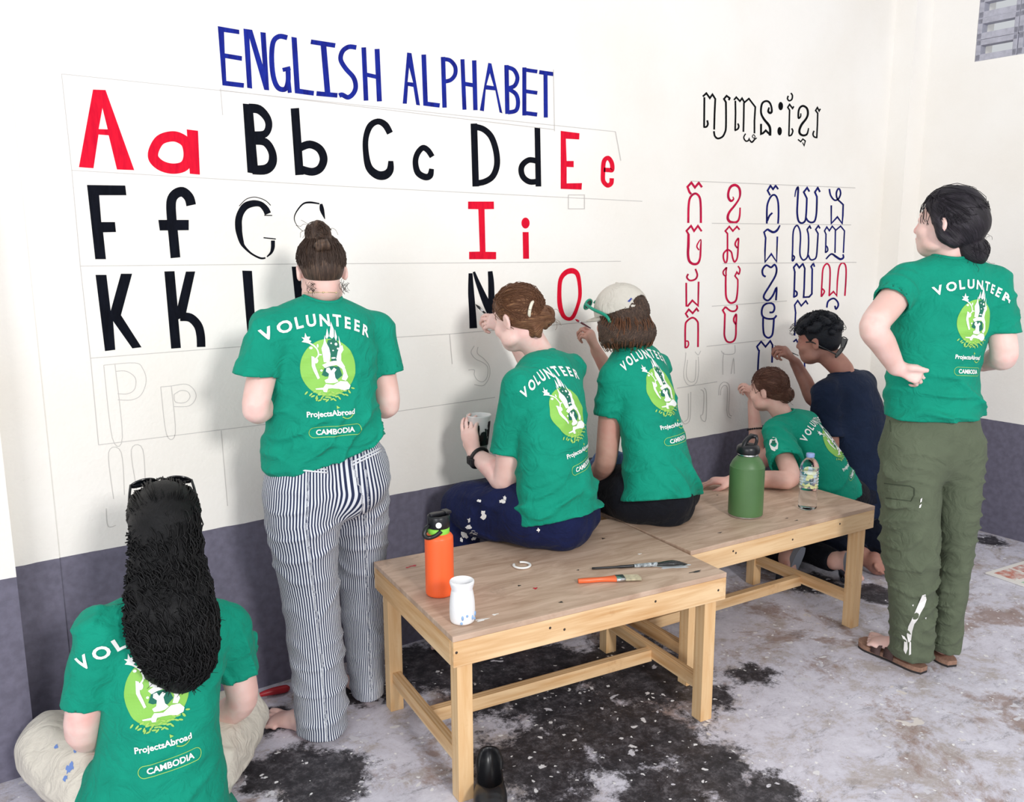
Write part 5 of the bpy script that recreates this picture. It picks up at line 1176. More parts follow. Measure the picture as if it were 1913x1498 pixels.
L2 = dict(P=[(J(665, 870, -.31), .098, .10), (J(670, 950, -.26), .096, .098), (J(677, 1090, -.205), .076, .080), (J(682, 1200, -.24), .066, .075), (J(686, 1290, -.295), .052, .062), (J(687, 1340, -.32), .052, .062)], hem=(onZ(688, 1316, .035), (0, 0, -1)))
M_ = trousers([(J(612, 850, -.36), .165, .105), (J(613, 905, -.355), .185, .118)], [L1, L2], r1, M_stripe, p1, seed=5, stripes=True, amp=.006, vx=.006)
# pockets' welts
mb = MB(); bvt = bvh_of(M_)
def on_cloth(bv, px, py, off=.002):
    d = nrm(_ray(px, py)); h = bv.ray_cast(Vector(CAM), Vector(d), 10); return None if h[0] is None else np.array(h[0]) - d * off
for seg in (((541, 870), (612, 877)), ((658, 863), (712, 836))):
    for dy in (0, 6):
        P = [on_cloth(bvt, seg[0][0] + (seg[1][0] - seg[0][0]) * t, seg[0][1] + (seg[1][1] - seg[0][1]) * t + dy) for t in np.linspace(0, 1, 8)]; P = [q for q in P if q is not None]
        if len(P) > 2: mb.tube(P, .0028, 5)
if mb.V: tag(mb.build('pocket_welt', mat('white_piping', 'e4e6ec', .8), M_), kind='stuff')
# hair
vh = Vol(hc - .2, hc + .25, .0038); hair_cap(vh, hc, M1, .83)
bp_ = J(594, 437, -.36); bun(vh, bp_, .036, 4, 8)
vh.chain([bp_, bp_ * .5 + hc * .5 + np.array([0, -.02, .03])], [.024, .034], k=.008, smooth=False)
b2_ = J(602, 458, -.425); bun(vh, b2_, .022, 9, 4)
h1 = surf(vh, 'hair', M_hairlb, p1, 1, True); flow_to(h1, hc, M1, (0, -.25, 1.0))
strands_to(h1, M_hairlb, hc, M1, .83, (0, -.25, 1.0), 260); bun_strands(h1, M_hairlb, bp_, .036, 70, 3, 14)
# nape curls
mb = MB()
for i in range(26):
    sg = -1 if i % 2 else 1; q = hc + M1 @ np.array([sg * rng.uniform(.035, .065), -.06 + rng.normal(0, .006), -.045 - rng.uniform(0, .02)])
    P = [q]; a = rng.uniform(0, 6)
    for j in range(8): a += .9; P.append(P[-1] + np.array([.004 * math.cos(a), -.001, -.003 + .003 * math.sin(a)]))
    mb.tube(catmull(P, 2), .0006, 3, caps=False)
tag(mb.build('nape_curls', M_hairlb, h1), kind='stuff')
# necklace
mb = MB(); nd = nrm(hc - C7)
P = [on_cloth(bvh_of(p1), x, 546 + .0007 * (x - 603) ** 2, .001) for x in range(568, 640, 6)]; P = [q for q in P if q is not None]
mb.tube(P, .0009, 5)
for q in P[2::4]: mb.ellipsoid(q, (.0032, .0025, .0025), nu=8, nv=6)
mb.build('necklace', mat('gold_chain', 'e6cfa0', .3, metal=.8), p1)
# ================================================================== woman seated on the benches with a cup of black paint
f2, r2 = az(-24)
hc = J(966, 594, -.37); M2 = frame(nrm(np.array([-.26, .93, -.28])), (-.10, .05, 1))
C7 = J(1025, 668, -.425)
pel = J(1030, 955, -.53); seatz = .5
shL = J(970, 722, -.50); shR = J(1064, 690, -.41)
elL = J(945, 893, -.43); wrL = J(888, 850, -.26); elR = J(995, 690, -.20); wrR = J(950, 618, -.14)
hipL = J(985, 960, -.50); hipR = J(1060, 955, -.47); knL = onY(862, 965, -.19); knR = onY(985, 905, -.17)
knL[2] = .565; knR[2] = .575
anL = knL + np.array([.0, .02, -.47]); anR = knR + np.array([.0, .02, -.47])
v = Vol([2.45, -.75, -.01], [3.42, .0, 1.42], .0048)
head_sdf(v, hc, M2, .90)
v.chain([C7 + f2 * .03 - np.array([0, 0, .05]), C7 + f2 * .03, hc + M2 @ np.array([0, -.02, -.05])], [.048, .048, .046], k=.015)
v.chain([pel + np.array([0, 0, .04]), J(1033, 850, -.52), J(1030, 745, -.47)], [(.13, .08), (.12, .075), (.12, .07)], side=r2, k=.02)
v.chain([shL, C7 + np.array([0, .03, -.07]), shR], [.034, .036, .034], k=.02)
v.chain([shL, shL * .5 + elL * .5, elL, elL * .65 + wrL * .35, wrL], [.045, .047, .044, .042, .027], k=.02)
v.chain([shR, shR * .5 + elR * .5, elR, elR * .5 + wrR * .5, wrR], [.045, .044, .036, .032, .024], k=.02)
cup_c = J(895, 806, -.215)
hf = nrm(np.array([-.02, .12, 1.0])); eL = hand_sdf(v, wrL, nrm(cup_c + np.array([-.055, -.01, .02]) - wrL), nrm(cup_c - (wrL + np.array([-.05, 0, .05]))), 1, (.35, .4, .45, .5), .1, (.2, .2), .95)
tipN = onY(888, 568, -.004)
eR = hand_sdf(v, wrR, nrm([-.62, .35, .45]), nrm([-.1, .8, -.5]), -1, (.7, .9, 1.1, 1.2), .05, (.7, .6), .9)
for h0, k0, a0 in ((hipL, knL, anL), (hipR, knR, anR)):
    v.chain([h0, k0, a0], [.07, .05, .036], k=.02)
foot_sdf(v, anL, anL * np.array([1, 1, 0]) + np.array([.0, -.06, 0.0]), anL * np.array([1, 1, 0]) + np.array([-.05, .12, 0]), side=1)
foot_sdf(v, anR, anR * np.array([1, 1, 0]) + np.array([.0, -.06, 0.0]), anR * np.array([1, 1, 0]) + np.array([.05, .12, 0]), side=-1)
p2 = person_label(surf(v, 'person', S_fair, None, 1, True), 'seated person with a low knotted bun holding a cup of black paint')
S2 = [(J(1037, 990, -.545), .178, .135), (J(1038, 940, -.545), .168, .125), (J(1034, 870, -.54), .150, .108), (J(1032, 800, -.52), .148, .102), (J(1030, 735, -.475), .150, .098), (J(1026, 700, -.45), .125, .085)]
slL = J(948, 846, -.445); slR = shR * .42 + elR * .58
shirt2 = tshirt(S2, r2, (shL, shR), [(shL, slL, .058, .060, (-.08, 0, -1)), (shR, slR, .044, .046, None)], (C7 + f2 * .025, hc + M2 @ np.array([0, -.02, -.05])),
                J(1030, 965, -.54), M_green, p2, seed=12, hemn=nrm([.05, -.25, -1]), amp=.019, fold_ks=[((-.3, .1, 1), .055, 1.0), ((-.5, 0, .9), .085, .8), ((.5, 0, .8), .1, .8)])
print_on(shirt2, J(1068, 770, -.62), -f2, r2, V=(0, .12, 1), scale=.98, Rc=.22, rot=.16)
M_navy = cloth_mat('navy_cotton', '17204a', .3)
T2 = trousers([(J(985, 960, -.50), .10, .095), (J(1030, 958, -.53), .15, .115), (J(1070, 950, -.49), .10, .095)],
   [dict(P=[(hipL, .098, .09), (hipL * .5 + knL * .5 + np.array([-.02, 0, 0]), .095, .088), (knL + np.array([0, 0, -.005]), .078, .074), (knL * .6 + anL * .4, .07, .07), (anL + np.array([0, 0, .05]), .06, .06), (anL, .06, .06)], hem=(anL + np.array([0, 0, .03]), (0, 0, -1)), side=[(0, 0, 1)] * 3 + [(1, 0, 0)] * 3),
    dict(P=[(hipR, .098, .09), (hipR * .5 + knR * .5, .09, .085), (knR, .075, .072), (knR * .6 + anR * .4, .07, .07), (anR + np.array([0, 0, .05]), .06, .06), (anR, .06, .06)], hem=(anR + np.array([0, 0, .03]), (0, 0, -1)), side=[(0, 0, 1)] * 3 + [(1, 0, 0)] * 3)],
   r2, M_navy, p2, seed=8, amp=.009, extra=lambda v: v.plane((0, 0, .5005), (0, 0, -1), lo=(2.3, -.9, .40), hi=(3.6, -.375, .62)))
bvt = bvh_of(T2)
def splat(bv, px, py, r, mt, parent, seed=0, n=12, el=1.0):
    rr = random.Random(seed); P = []
    c_ = on_cloth(bv, px, py, .0012)
    if c_ is None: return
    for k in range(n):
        a = 2 * PI * k / n; q = r * (1 + .5 * rr.uniform(-1, 1)); t = on_cloth(bv, px + q * math.cos(a), py + q * el * math.sin(a), .0012)
        if t is None: return
        P.append(t)
    V = [c_] + P; F = [(0, 1 + (k + 1) % n, 1 + k) for k in range(n)]
    return mesh_obj('paint_splash', V, F, mt, parent, True)
for i, (px, py, r) in enumerate(((875, 985, 5), (868, 998, 6), (884, 996, 6), (876, 972, 3), (896, 936, 4), (903, 962, 5), (938, 937, 5), (943, 930, 4), (1052, 962, 4), (1006, 990, 3), (885, 1006, 4), (862, 1008, 3))):
    splat(bvt, px, py, r, M_wp, T2, i, el=1.3 if i % 2 else .8)
vh = Vol(hc - .2, hc + .25, .0038); hair_cap(vh, hc, M2, .90)
bp_ = J(1014, 592, -.44); bun(vh, bp_, .040, 14, 8); bun(vh, J(1001, 616, -.45), .028, 15, 5); vh.chain([J(985, 586, -.41), bp_], [.025, .02], k=.01, smooth=False)
h2 = surf(vh, 'hair', M_hairau, p2, 1, True); tg = M2.T @ (bp_ - hc); flow_to(h2, hc, M2, tg)
strands_to(h2, M_hairau, hc, M2, .90, tg, 240); bun_strands(h2, M_hairau, bp_, .037, 90, 5, 16)
mb = MB(); q = J(993, 577, -.455); nn = nrm(bp_ - J(985, 585, -.40)); a_ = nrm(np.cross(nn, (0, 0, 1))); b_ = np.cross(nn, a_)
mb.tube([q + (a_ * math.cos(t) + b_ * math.sin(t)) * .026 for t in np.linspace(0, 2 * PI, 20)], .0055, 8, caps=False); mb.build('hair_tie', mat('cream_hair_tie', 'e9e2cf', .7), h2)
# watch
wd_ = nrm(wrL - elL); a_ = nrm(np.cross(wd_, (0, 0, 1))); b_ = np.cross(wd_, a_); wp = wrL - wd_ * .022
mb = MB(); mb.tube([wp + (a_ * math.cos(t) + b_ * math.sin(t)) * .0325 for t in np.linspace(0, 2 * PI, 24)], .0055, 8, caps=False, squash=2.0); 
cd = nrm(CAM - wp); cd = nrm(cd - wd_ * (cd @ wd_)); cd2 = nrm(-_R2 - wd_ * (-_R2 @ wd_)); s1 = np.cross(wd_, cd2); mb.box(wp + cd2 * .036, (.034, .03, .012), Matrix((tuple(wd_), tuple(s1), tuple(cd2))).transposed().to_4x4(), bev=.003)
mb.build('watch', mat('black_watch_band', '101116', .5), p2)
# cup of paint
cu = empty('plastic_cup', tuple(cup_c - np.array([0, 0, .066]))); tag(cu, 'clear plastic cup streaked with black paint in a hand', 'cup')
mb = MB(); mb.lathe([(0, 0), (.028, 0), (.029, .002), (.0425, .122), (.045, .124), (.0448, .128), (.041, .127), (.0275, .004), (0, .004)], 36)
m = bpy.data.materials.new('clear_cup_plastic'); m.use_nodes = True; q = m.node_tree.nodes['Principled BSDF']; q.inputs['Base Color'].default_value = (.95, .97, .97, 1); q.inputs['Roughness'].default_value = .12; q.inputs['Alpha'].default_value = .5
mb.build('cup_wall', m, cu)
mb = MB(); mb.lathe([(0, .005), (.0275, .005), (.031, .035), (0, .035)], 30); mb.build('black_paint', M_bp, cu)
for k in range(26):
    a0 = 2 * PI * k / 26 + rng.uniform(-.1, .1); hh = rng.uniform(.07, .112); wd0 = rng.uniform(.14, .26); V = []; F = []; n = 7
    for j in range(n):
        z_ = .02 + (hh - .02) * j / (n - 1); R_2 = .0292 + (.0425 - .029) * z_ / .122 + .0008; w_ = wd0 * (1 - .5 * (j / n) ** 2) * (1 + .3 * math.sin(j * 2 + k)); o_ = .04 * math.sin(j * 1.5 + k)
        V += [(R_2 * math.cos(a0 + o_ - w_), R_2 * math.sin(a0 + o_ - w_), z_), (R_2 * math.cos(a0 + o_ + w_), R_2 * math.sin(a0 + o_ + w_), z_)]
    F = [(2 * j, 2 * j + 1, 2 * j + 3, 2 * j + 2) for j in range(n - 1)]; mesh_obj('paint_streak', V, F, M_bp, cu)
def brush_between(a, b, label, handle, tipm, r=.0042, name='paint_brush', ext=.06):
    a = np.array(a); b = np.array(b); d = nrm(b - a); root = empty(name, tuple(b)); tag(root, label, 'brush'); L = np.linalg.norm(b - a)
    mb = MB(); mb.tube([-d * (L + ext), -d * L * .6, -d * .045], [r * .5, r, r * .9], 10); mb.build('brush_handle', handle, root)
    mb = MB(); mb.tube([-d * .047, -d * .028], [r * .95, r * 1.05], 10); mb.build('ferrule', M_steel, root)
    mb = MB(); mb.tube([-d * .03, -d * .018, -d * .002], [r * 1.05, r * 1.15, r * .25], 10); mb.build('bristles', tipm, root)
brush_between(J(926, 604, -.10), tipN, 'dark brush touching the black N', M_blackpl, M_bp)

# ================================================================== person in a pale cap seated on the benches
f3, r3 = az(-20)
hc = J(1158, 597, -.40); M3 = frame(nrm(np.array([-.19, .96, -.06])), (-.05, 0, 1)); C7 = J(1187, 652, -.43)
pel = J(1225, 915, -.55); shL = J(1148, 705, -.46); shR = J(1228, 684, -.40)
elL = J(1132, 858, -.44); wrL = J(1105, 915, -.26); elR = J(1160, 735, -.20); wrR = J(1114, 655, -.125)
hipL = J(1185, 925, -.51); hipR = J(1255, 915, -.47); knL = onY(1098, 935, -.21); knL[2] = .565; knR = onY(1215, 880, -.17); knR[2] = .575
anL = knL + np.array([.0, .04, -.47]); anR = knR + np.array([.0, .03, -.47])
v = Vol([3.0, -.78, -.01], [4.0, .0, 1.42], .0048)
head_sdf(v, hc, M3, .90)
v.chain([C7 + f3 * .03 - np.array([0, 0, .05]), C7 + f3 * .03, hc + M3 @ np.array([0, -.02, -.05])], [.046, .046, .046], k=.015)
v.chain([pel + np.array([0, 0, .04]), J(1222, 830, -.53), J(1205, 740, -.48)], [(.13, .08), (.115, .075), (.115, .07)], side=r3, k=.02)
v.chain([shL, C7 + np.array([0, .03, -.07]), shR], [.034, .036, .034], k=.02)
v.chain([shL, shL * .5 + elL * .5, elL, elL * .6 + wrL * .4, wrL], [.042, .043, .040, .038, .026], k=.02)
v.chain([shR, shR * .5 + elR * .5, elR, elR * .5 + wrR * .5, wrR], [.042, .042, .036, .032, .023], k=.02)
hand_sdf(v, wrL, nrm([-.2, .7, -.3]), nrm([0, -.2, -1]), 1, (.4, .5, .5, .6), .1, (.3, .3), .9)
hand_sdf(v, wrR, nrm([-.35, .15, .9]), nrm([-.4, .8, 0]), -1, (.8, 1.0, 1.2, 1.2), .05, (.7, .6), .88)
for h0, k0, a0 in ((hipL, knL, anL), (hipR, knR, anR)): v.chain([h0, k0, a0], [.07, .05, .036], k=.02)
for a0, sg, sd in ((anL, -1, 1), (anR, 1, -1)): foot_sdf(v, a0, a0 * np.array([1, 1, 0]) + np.array([.0, -.07, 0.0]), a0 * np.array([1, 1, 0]) + np.array([.03 * sg, .11, 0]), side=sd)
p3 = person_label(surf(v, 'person', S_tan, None, 1, True), 'seated person in a pale cap raising a brush to the red O')
S3 = [(J(1232, 950, -.57), .178, .125), (J(1232, 905, -.57), .172, .120), (J(1224, 840, -.555), .148, .105), (J(1212, 775, -.52), .140, .098), (J(1200, 715, -.475), .142, .094), (J(1192, 680, -.45), .118, .080)]
slL = J(1140, 778, -.455); slR = shR * .42 + elR * .58
shirt3 = tshirt(S3, r3, (shL, shR), [(shL, slL, .054, .060, (-.1, 0, -1)), (shR, slR, .043, .045, None)], (C7 + f3 * .025, hc + M3 @ np.array([0, -.02, -.05])),
                J(1228, 930, -.56), M_green, p3, seed=22, hemn=nrm([-.1, -.25, -1]), amp=.019, fold_ks=[((.3, .1, 1), .07, .9), ((-.5, 0, .9), .1, .8), ((.5, 0, .8), .09, .9)])
print_on(shirt3, J(1243, 728, -.60), -f3, r3, V=(.10, .12, 1), scale=.95, Rc=.22, rot=.12)
M_black = cloth_mat('black_cotton', '15171f', .25)
T3 = trousers([(J(1185, 925, -.52), .10, .09), (J(1228, 920, -.55), .15, .115), (J(1262, 915, -.50), .10, .09)],
   [dict(P=[(hipL, .095, .088), (hipL * .5 + knL * .5 + np.array([0, -.02, 0]), .092, .085), (knL + np.array([0, 0, 0]), .076, .072), (knL * .6 + anL * .4, .07, .07), (anL + np.array([0, 0, .05]), .06, .06), (anL, .06, .06)], hem=(anL + np.array([0, 0, .03]), (0, 0, -1)), side=[(0, 0, 1)] * 3 + [(1, 0, 0)] * 3),
    dict(P=[(hipR, .095, .088), (hipR * .5 + knR * .5, .09, .082), (knR, .073, .07), (knR * .6 + anR * .4, .07, .07), (anR + np.array([0, 0, .05]), .06, .06), (anR, .06, .06)], hem=(anR + np.array([0, 0, .03]), (0, 0, -1)), side=[(0, 0, 1)] * 3 + [(1, 0, 0)] * 3)],
   r3, M_black, p3, seed=28, amp=.007, extra=lambda v: v.plane((0, 0, .501), (0, 0, -1), lo=(2.9, -.9, .40), hi=(4.1, -.30, .62)))
# blue cloth on the lap
vb = Vol([3.15, -.55, .55], [3.75, -.05, .85], .006); c_ = J(1146, 872, -.37); vb.chain([c_ + np.array([-.04, .06, -.0]), c_ + np.array([0, 0, -.01]), c_ + np.array([.05, -.02, -.03])], [(.05, .02), (.075, .028), (.06, .025)], side=(.2, .3, .9), k=0)
vb.disp(folds(.006, [((1, 0, .6), .05, 1)], 4))
surf(vb, 'lap_cloth', cloth_mat('slate_blue_cloth', '6c86b8', .2), p3, 2)
# bob of wavy hair under the cap
vh = Vol(hc - .2, hc + .2, .0042); L3 = lambda x, y, z: hc + M3 @ (np.array([x, y, z]) * .9)
vh.ell(L3(0, -.020, .030), [.080, .098, .085], M3)
for sg in (-1, 1): vh.chain([L3(sg * .070, .035, .005), L3(sg * .084, .02, -.03), L3(sg * .084, -.01, -.065)], [.022, .030, .024], k=.02)
ring = [L3(.088 * math.sin(t), -.022 - .082 * math.cos(t), -.045 - .014 * math.cos(t)) for t in np.linspace(-1.75, 1.75, 11)]
vh.chain(ring, [(.038, .036)] * 11, side=(0, 0, 1), k=.03, n=2)
vh.plane(L3(0, .022, 0), M3 @ np.array([0, 1, -.25]), .012)
ff = folds(.007, [((1, .2, .1), .022, 1), ((.3, 1, .1), .026, 1)], 6, 1.6); vh.disp(ff)
h3 = surf(vh, 'hair', M_hairlb, p3, 1, True); flow_to(h3, hc, M3, (0, 0, 1), 1.2, 'long')
mb = MB()
for i in range(240):
    t = rng.uniform(-2.0, 2.0); a = np.array([.094 * math.sin(t), -.022 - .088 * math.cos(t), rng.uniform(-.015, .03)]); P = []; ph = rng.uniform(0, 6); cz = rng.uniform(.5, 1.4)
    for j in range(9):
        q = j / 8; w = 1 + .32 * math.sin(q * PI * .9); P.append(L3(a[0] * w + .004 * math.sin(ph + q * 8), (a[1] + .022) * w - .022 + .004 * math.cos(ph + q * 7), a[2] - q * (.095 + .012 * cz)))
    P.append(P[-1] + M3 @ np.array([-.01 * math.sin(t) * cz, .01 * math.cos(t) * cz, .004]))
    mb.tube(P, [.0015] * 9 + [.0006], 3, caps=False)
tag(mb.build('hair_strands', M_hairau, h3), kind='stuff')
# the cap
M_cap = cloth_mat('stone_cap_cotton', 'd3cec3', .10, weave=500); vc = Vol(hc - .22, hc + .24, .0038)
MC = frame(M3 @ nrm([0, 1, -.12]), M3 @ np.array([0, .12, 1])); LC = lambda x, y, z: hc + MC @ (np.array([x, y, z]) * .9)
vc.ell(LC(0, -.014, .038), [.088, .106, .098], MC); vc.plane(LC(0, 0, .028), MC @ np.array([0, -.12, -1]), 0)
vc.ecarve(LC(0, -.014, .034), [.082, .100, .090], MC)
vc.ecarve(LC(.004, -.112, .058), [.044, .05, .022], MC, .003)
capo = surf(vc, 'cap', M_cap, p3, 1, True)
mb = MB(); n = 18; V = []; F = []
for j in range(5):
    for i in range(n):
        t = -1.25 + 2.5 * i / (n - 1); e_ = j / 4; rr0 = 1 + .0 * e_
        bx = .086 * math.sin(t); by = -.014 + .104 * math.cos(t); ext = .068 * e_ * max(0, math.cos(t * 1.15)) ** .6
        z = .030 - .010 * e_ * math.cos(t) - .016 * (bx / .086) ** 2 * e_; V.append(LC(bx * (1 + .03 * e_), by + ext, z))
nb_ = len(V); V += [q - MC @ np.array([0, 0, .0035]) for q in V]
for j in range(4):
    for i in range(n - 1):
        a = j * n + i; F.append((a, a + 1, a + n + 1, a + n)); F.append((a + nb_, a + n + nb_, a + n + 1 + nb_, a + 1 + nb_))
for i in range(n - 1): a = 4 * n + i; F.append((a, a + 1, a + 1 + nb_, a + nb_))
mb.add(V, F, True); mb.build('cap_brim', M_cap, capo)
mb = MB(); mb.tube([LC(.089 * math.sin(t), -.014 - .107 * math.cos(t), .034 + .012 * math.cos(t)) for t in np.linspace(-.45, .45, 9)], .006, 6, squash=1.4); mb.build('cap_strap', M_cap, capo)
mb = MB(); mb.ellipsoid(LC(0, -.014, .147), (.006, .006, .004)); mb.build('cap_button', M_cap, capo)
mb = MB()
for k in range(6):
    t0 = k * PI / 3 + .5; P = [LC(.0885 * math.cos(t0) * math.sin(p_), -.014 + .1065 * math.sin(t0) * math.sin(p_), .038 + .0985 * math.cos(p_)) for p_ in np.linspace(.06, 1.5, 12)]; mb.tube(P, .0011, 5)
tag(mb.build('cap_seam', M_cap, capo), kind='stuff')
bvc = bvh_of(capo)
def decal(bv, pts, mt, parent, nm, off=.0015):
    P = [on_cloth(bv, x, y, off) for x, y in pts]
    if any(q is None for q in P): return None
    tri = tessellate_polygon([[Vector((x, y, 0)) for x, y in pts]])
    F = []
    for t in tri:
        nn = np.cross(P[t[1]] - P[t[0]], P[t[2]] - P[t[0]]); F.append(tuple(t) if nn @ (CAM - P[t[0]]) > 0 else tuple(t[::-1]))
    return mesh_obj(nm, P, F, mt, parent)
M_capblue = mat('blue_embroidery', '2a3f92', .7)
decal(bvc, [(1172, 563), (1179, 556), (1181, 558), (1176, 564)], M_capblue, capo, 'cap_emblem'); decal(bvc, [(1177, 564), (1182, 557), (1189, 557), (1184, 564)], M_capblue, capo, 'cap_emblem'); decal(bvc, [(1180, 562), (1183, 559), (1186, 559), (1183, 562)], M_badge, capo, 'cap_emblem', .0022)
# green sunglasses resting on the cap
M_teal = mat('teal_frame', '0f8f74', .3); M_lens = mat('dark_lens', '141a20', .08, spec=.8)
def sunglasses(name, label, A, fr, ln, wdt, Lf, lens_h=.036, lens_w=.052, temple=.13, drop=.02, bend=.0, r=.0028, slit=False, thick=1.0):
    """A: (origin, right, forward, up): lenses at the origin facing forward, temples running back"""
    o_, rx, fx, ux = [np.array(q, float) for q in A]; root = empty(name, tuple(o_)); tag(root, label, 'sunglasses')
    for sg in (-1, 1):
        P = [rx * (sg * (wdt * .5 - lens_w * .5 + lens_w * .5 * math.cos(t) ** 1)) + ux * (lens_h * .5 * math.sin(t)) - fx * (.012 * ((abs(sg * (wdt * .5 - lens_w * .5 + lens_w * .5 * math.cos(t))) / (wdt * .5)) ** 2)) for t in np.linspace(0, 2 * PI, 25)]
        P = [q for q in P]
        mb = MB(); mb.tube(P, r, 7, caps=False); mb.build('lens_rim', fr, root)
        V = [sum(P[:-1]) / 24] + P[:-1]; mesh_obj('lens', V, [(0, 1 + k, 1 + (k + 1) % 24) for k in range(24)], ln, root)
        a = rx * sg * wdt * .5 - fx * .012 + ux * lens_h * .2
        mb = MB(); mb.tube(catmull([a, a - fx * temple * .35 + rx * sg * bend, a - fx * temple * .8 + rx * sg * bend, a - fx * temple - ux * drop * 1.3 + rx * sg * bend * .6], 5), r * 1.1 * thick, 7, squash=1.4); mb.build('temple', fr, root)
    mb = MB(); mb.tube(catmull([rx * -.012 - ux * .002, ux * .004 + fx * .002, rx * .012 - ux * .002], 4), r, 7); mb.build('bridge', fr, root)
    return root
oo = LC(0, .106, .086)
sunglasses('sunglasses', 'teal framed sunglasses resting on the pale cap', (oo, MC[:, 0], MC @ nrm([0, .86, .5]), MC @ nrm([0, -.5, .86])), M_teal, M_lens, .165, .1, temple=.14, drop=.02, bend=.012, r=.004)
brush_between(J(1098, 610, -.095), onY(1074, 596, -.004), 'thin brush touching the red O', mat('dark_red_handle', '5a1f2c', .4), M_rp, ext=.02)
# ================================================================== person standing at the right with a hand on the hip
f6, r6 = az(37)
J6 = JP(4.10, -1.24)
hc = J6(1768, 418, 0); M6 = frame(nrm(np.array([-.20, .97, .03])), (.05, -.06, 1)); C7 = J6(1778, 484, -.01)
pel = J6(1742, 800, 0); shL = J6(1694, 524, -.07); shR = J6(1856, 528, .07)
elL = J6(1632, 610, -.24); wrL = J6(1674, 686, -.15); elR = J6(1876, 662, .04); wrR = J6(1838, 680, .22)
hL = onZ(1722, 1250, .012) * np.array([1, 1, 0]); tL = onZ(1627, 1205, .012) * np.array([1, 1, 0]); dL = nrm(tL - hL); hR = onZ(1776, 1238, .012) * np.array([1, 1, 0]); dR = nrm(dL + np.array([.30, -.05, 0]))
hipL = J6(1702, 850, -.04); hipR = J6(1788, 850, .06); knL = J6(1703, 1030, -.05); knR = J6(1782, 1030, .07); anL = hL + dL * .05 + np.array([0, 0, .08]); anR = hR + dR * .05 + np.array([0, 0, .08])
v = Vol(np.minimum(np.minimum(elL, hL), shR * np.array([1, 1, 0])) - np.array([.25, .3, .01]), np.maximum(np.maximum(elR, wrR), hc) + np.array([.22, .3, .2]), .0052); v.lo = v.lo
head_sdf(v, hc, M6, .93)
v.chain([C7 + f6 * .03 - np.array([0, 0, .06]), C7 + f6 * .02, hc + M6 @ np.array([0, -.02, -.05])], [.048, .048, .048], k=.015)
v.chain([pel, J6(1745, 700), J6(1765, 600)], [(.12, .07), (.11, .07), (.11, .06)], side=r6, k=.02)
v.chain([shL, C7 + np.array([.01, .035, -.07]), shR], [.034, .036, .034], k=.02)
v.chain([shL, shL * .5 + elL * .5, elL, elL * .6 + wrL * .4, wrL], [.048, .048, .044, .041, .028], k=.02)
v.chain([shR, shR * .5 + elR * .5, elR, elR * .6 + wrR * .4, wrR], [.045, .044, .042, .038, .026], k=.02)
hfwd = nrm(J6(1724, 703, -.145) - wrL); hand_sdf(v, wrL, hfwd, nrm(np.array([.6, .42, -.5])), 1, (.85, .9, .95, 1.0), .03, None, .84)
tb0 = wrL + hfwd * .02; th1 = J6(1706, 688, -.165); th2 = J6(1732, 692, -.145); v.chain([tb0, th1 * .5 + tb0 * .5, th1, th2], [.018, .015, .012, .008], k=.01)
hand_sdf(v, wrR, nrm([-.6, .5, -.2]), nrm([0, -.6, -.6]), 1, (.5, .5, .6, .7), .1, (.4, .4), .95)
for h0, k0, a0 in ((hipL, knL, anL), (hipR, knR, anR)): v.chain([h0, k0, a0 * np.array([1, 1, 0]) + np.array([0, 0, .10])], [.08, .055, .038], k=.02)
sole = .026
for hh, dd_, a0, sd in ((hL, dL, anL, 1), (hR, dR, anR, -1)):
    hh = hh * np.array([1, 1, 0]); foot_sdf(v, a0 * np.array([1, 1, 0]) + np.array([0, 0, .09]), hh + np.array([0, 0, sole]) + dd_ * .012, hh + np.array([0, 0, sole]) + dd_ * .245, side=sd)
p6 = person_label(surf(v, 'person', S_fair, None, 1, True), 'standing person in olive trousers and sandals with a hand on the hip')
S6 = [(J6(1744, 800), .160, .115), (J6(1742, 745), .152, .110), (J6(1744, 680), .148, .108), (J6(1758, 610), .158, .106), (J6(1770, 560), .145, .093), (J6(1775, 525), .115, .08)]
slL = shL * .52 + elL * .48; slR = J6(1868, 620, .055)
shirt6 = tshirt(S6, r6, (shL, shR), [(shL, slL, .058, .062, None), (shR, slR, .054, .058, (.05, 0, -1))], (C7 + f6 * .02, hc + M6 @ np.array([0, -.02, -.05])),
                J6(1742, 775), M_green, p6, seed=33, hemn=nrm([.05, .02, -1]), amp=.018, fold_ks=[((.1, .1, 1), .06, 1.0), ((-.4, 0, .9), .09, .8), ((.5, 0, .8), .1, .6)], neck_up=.012)
f6b, r6b = az(37); print_on(shirt6, J6(1834, 602, -.09), -f6b, r6b, V=(.06, .02, 1), scale=.88, Rc=.22, rot=-.03)
M_oliv = cloth_mat('olive_canvas', '626b57', .15, bump=.35)
def leg_st(hip, kn, an, hemp, w=(.098, .082, .066)):
    return dict(P=[(hip + np.array([0, 0, .02]), w[0], .10), (hip * .5 + kn * .5, w[0] * .96, .098), (kn, w[1], .085), (kn * .5 + an * .5, w[2] * 1.1, .076), (an, w[2] * 1.05, .072), (an - np.array([0, 0, .06]), w[2] * 1.05, .072)], hem=(hemp, (0, 0, -1)))
T6 = trousers([(J6(1742, 772), .150, .105), (J6(1742, 835), .162, .115)], [leg_st(hipL, knL, anL, anL + np.array([0, 0, -.035]), (.096, .086, .066)), leg_st(hipR, knR, anR, anR + np.array([0, 0, -.03]), (.078, .056, .046))],
              r6, M_oliv, p6, seed=35, amp=.010, k=.006, fold_ks=[((.3, .1, 1), .055, 1), ((-.5, 0, .9), .07, .9), ((.6, 0, .6), .09, .7)])
bvt = bvh_of(T6)
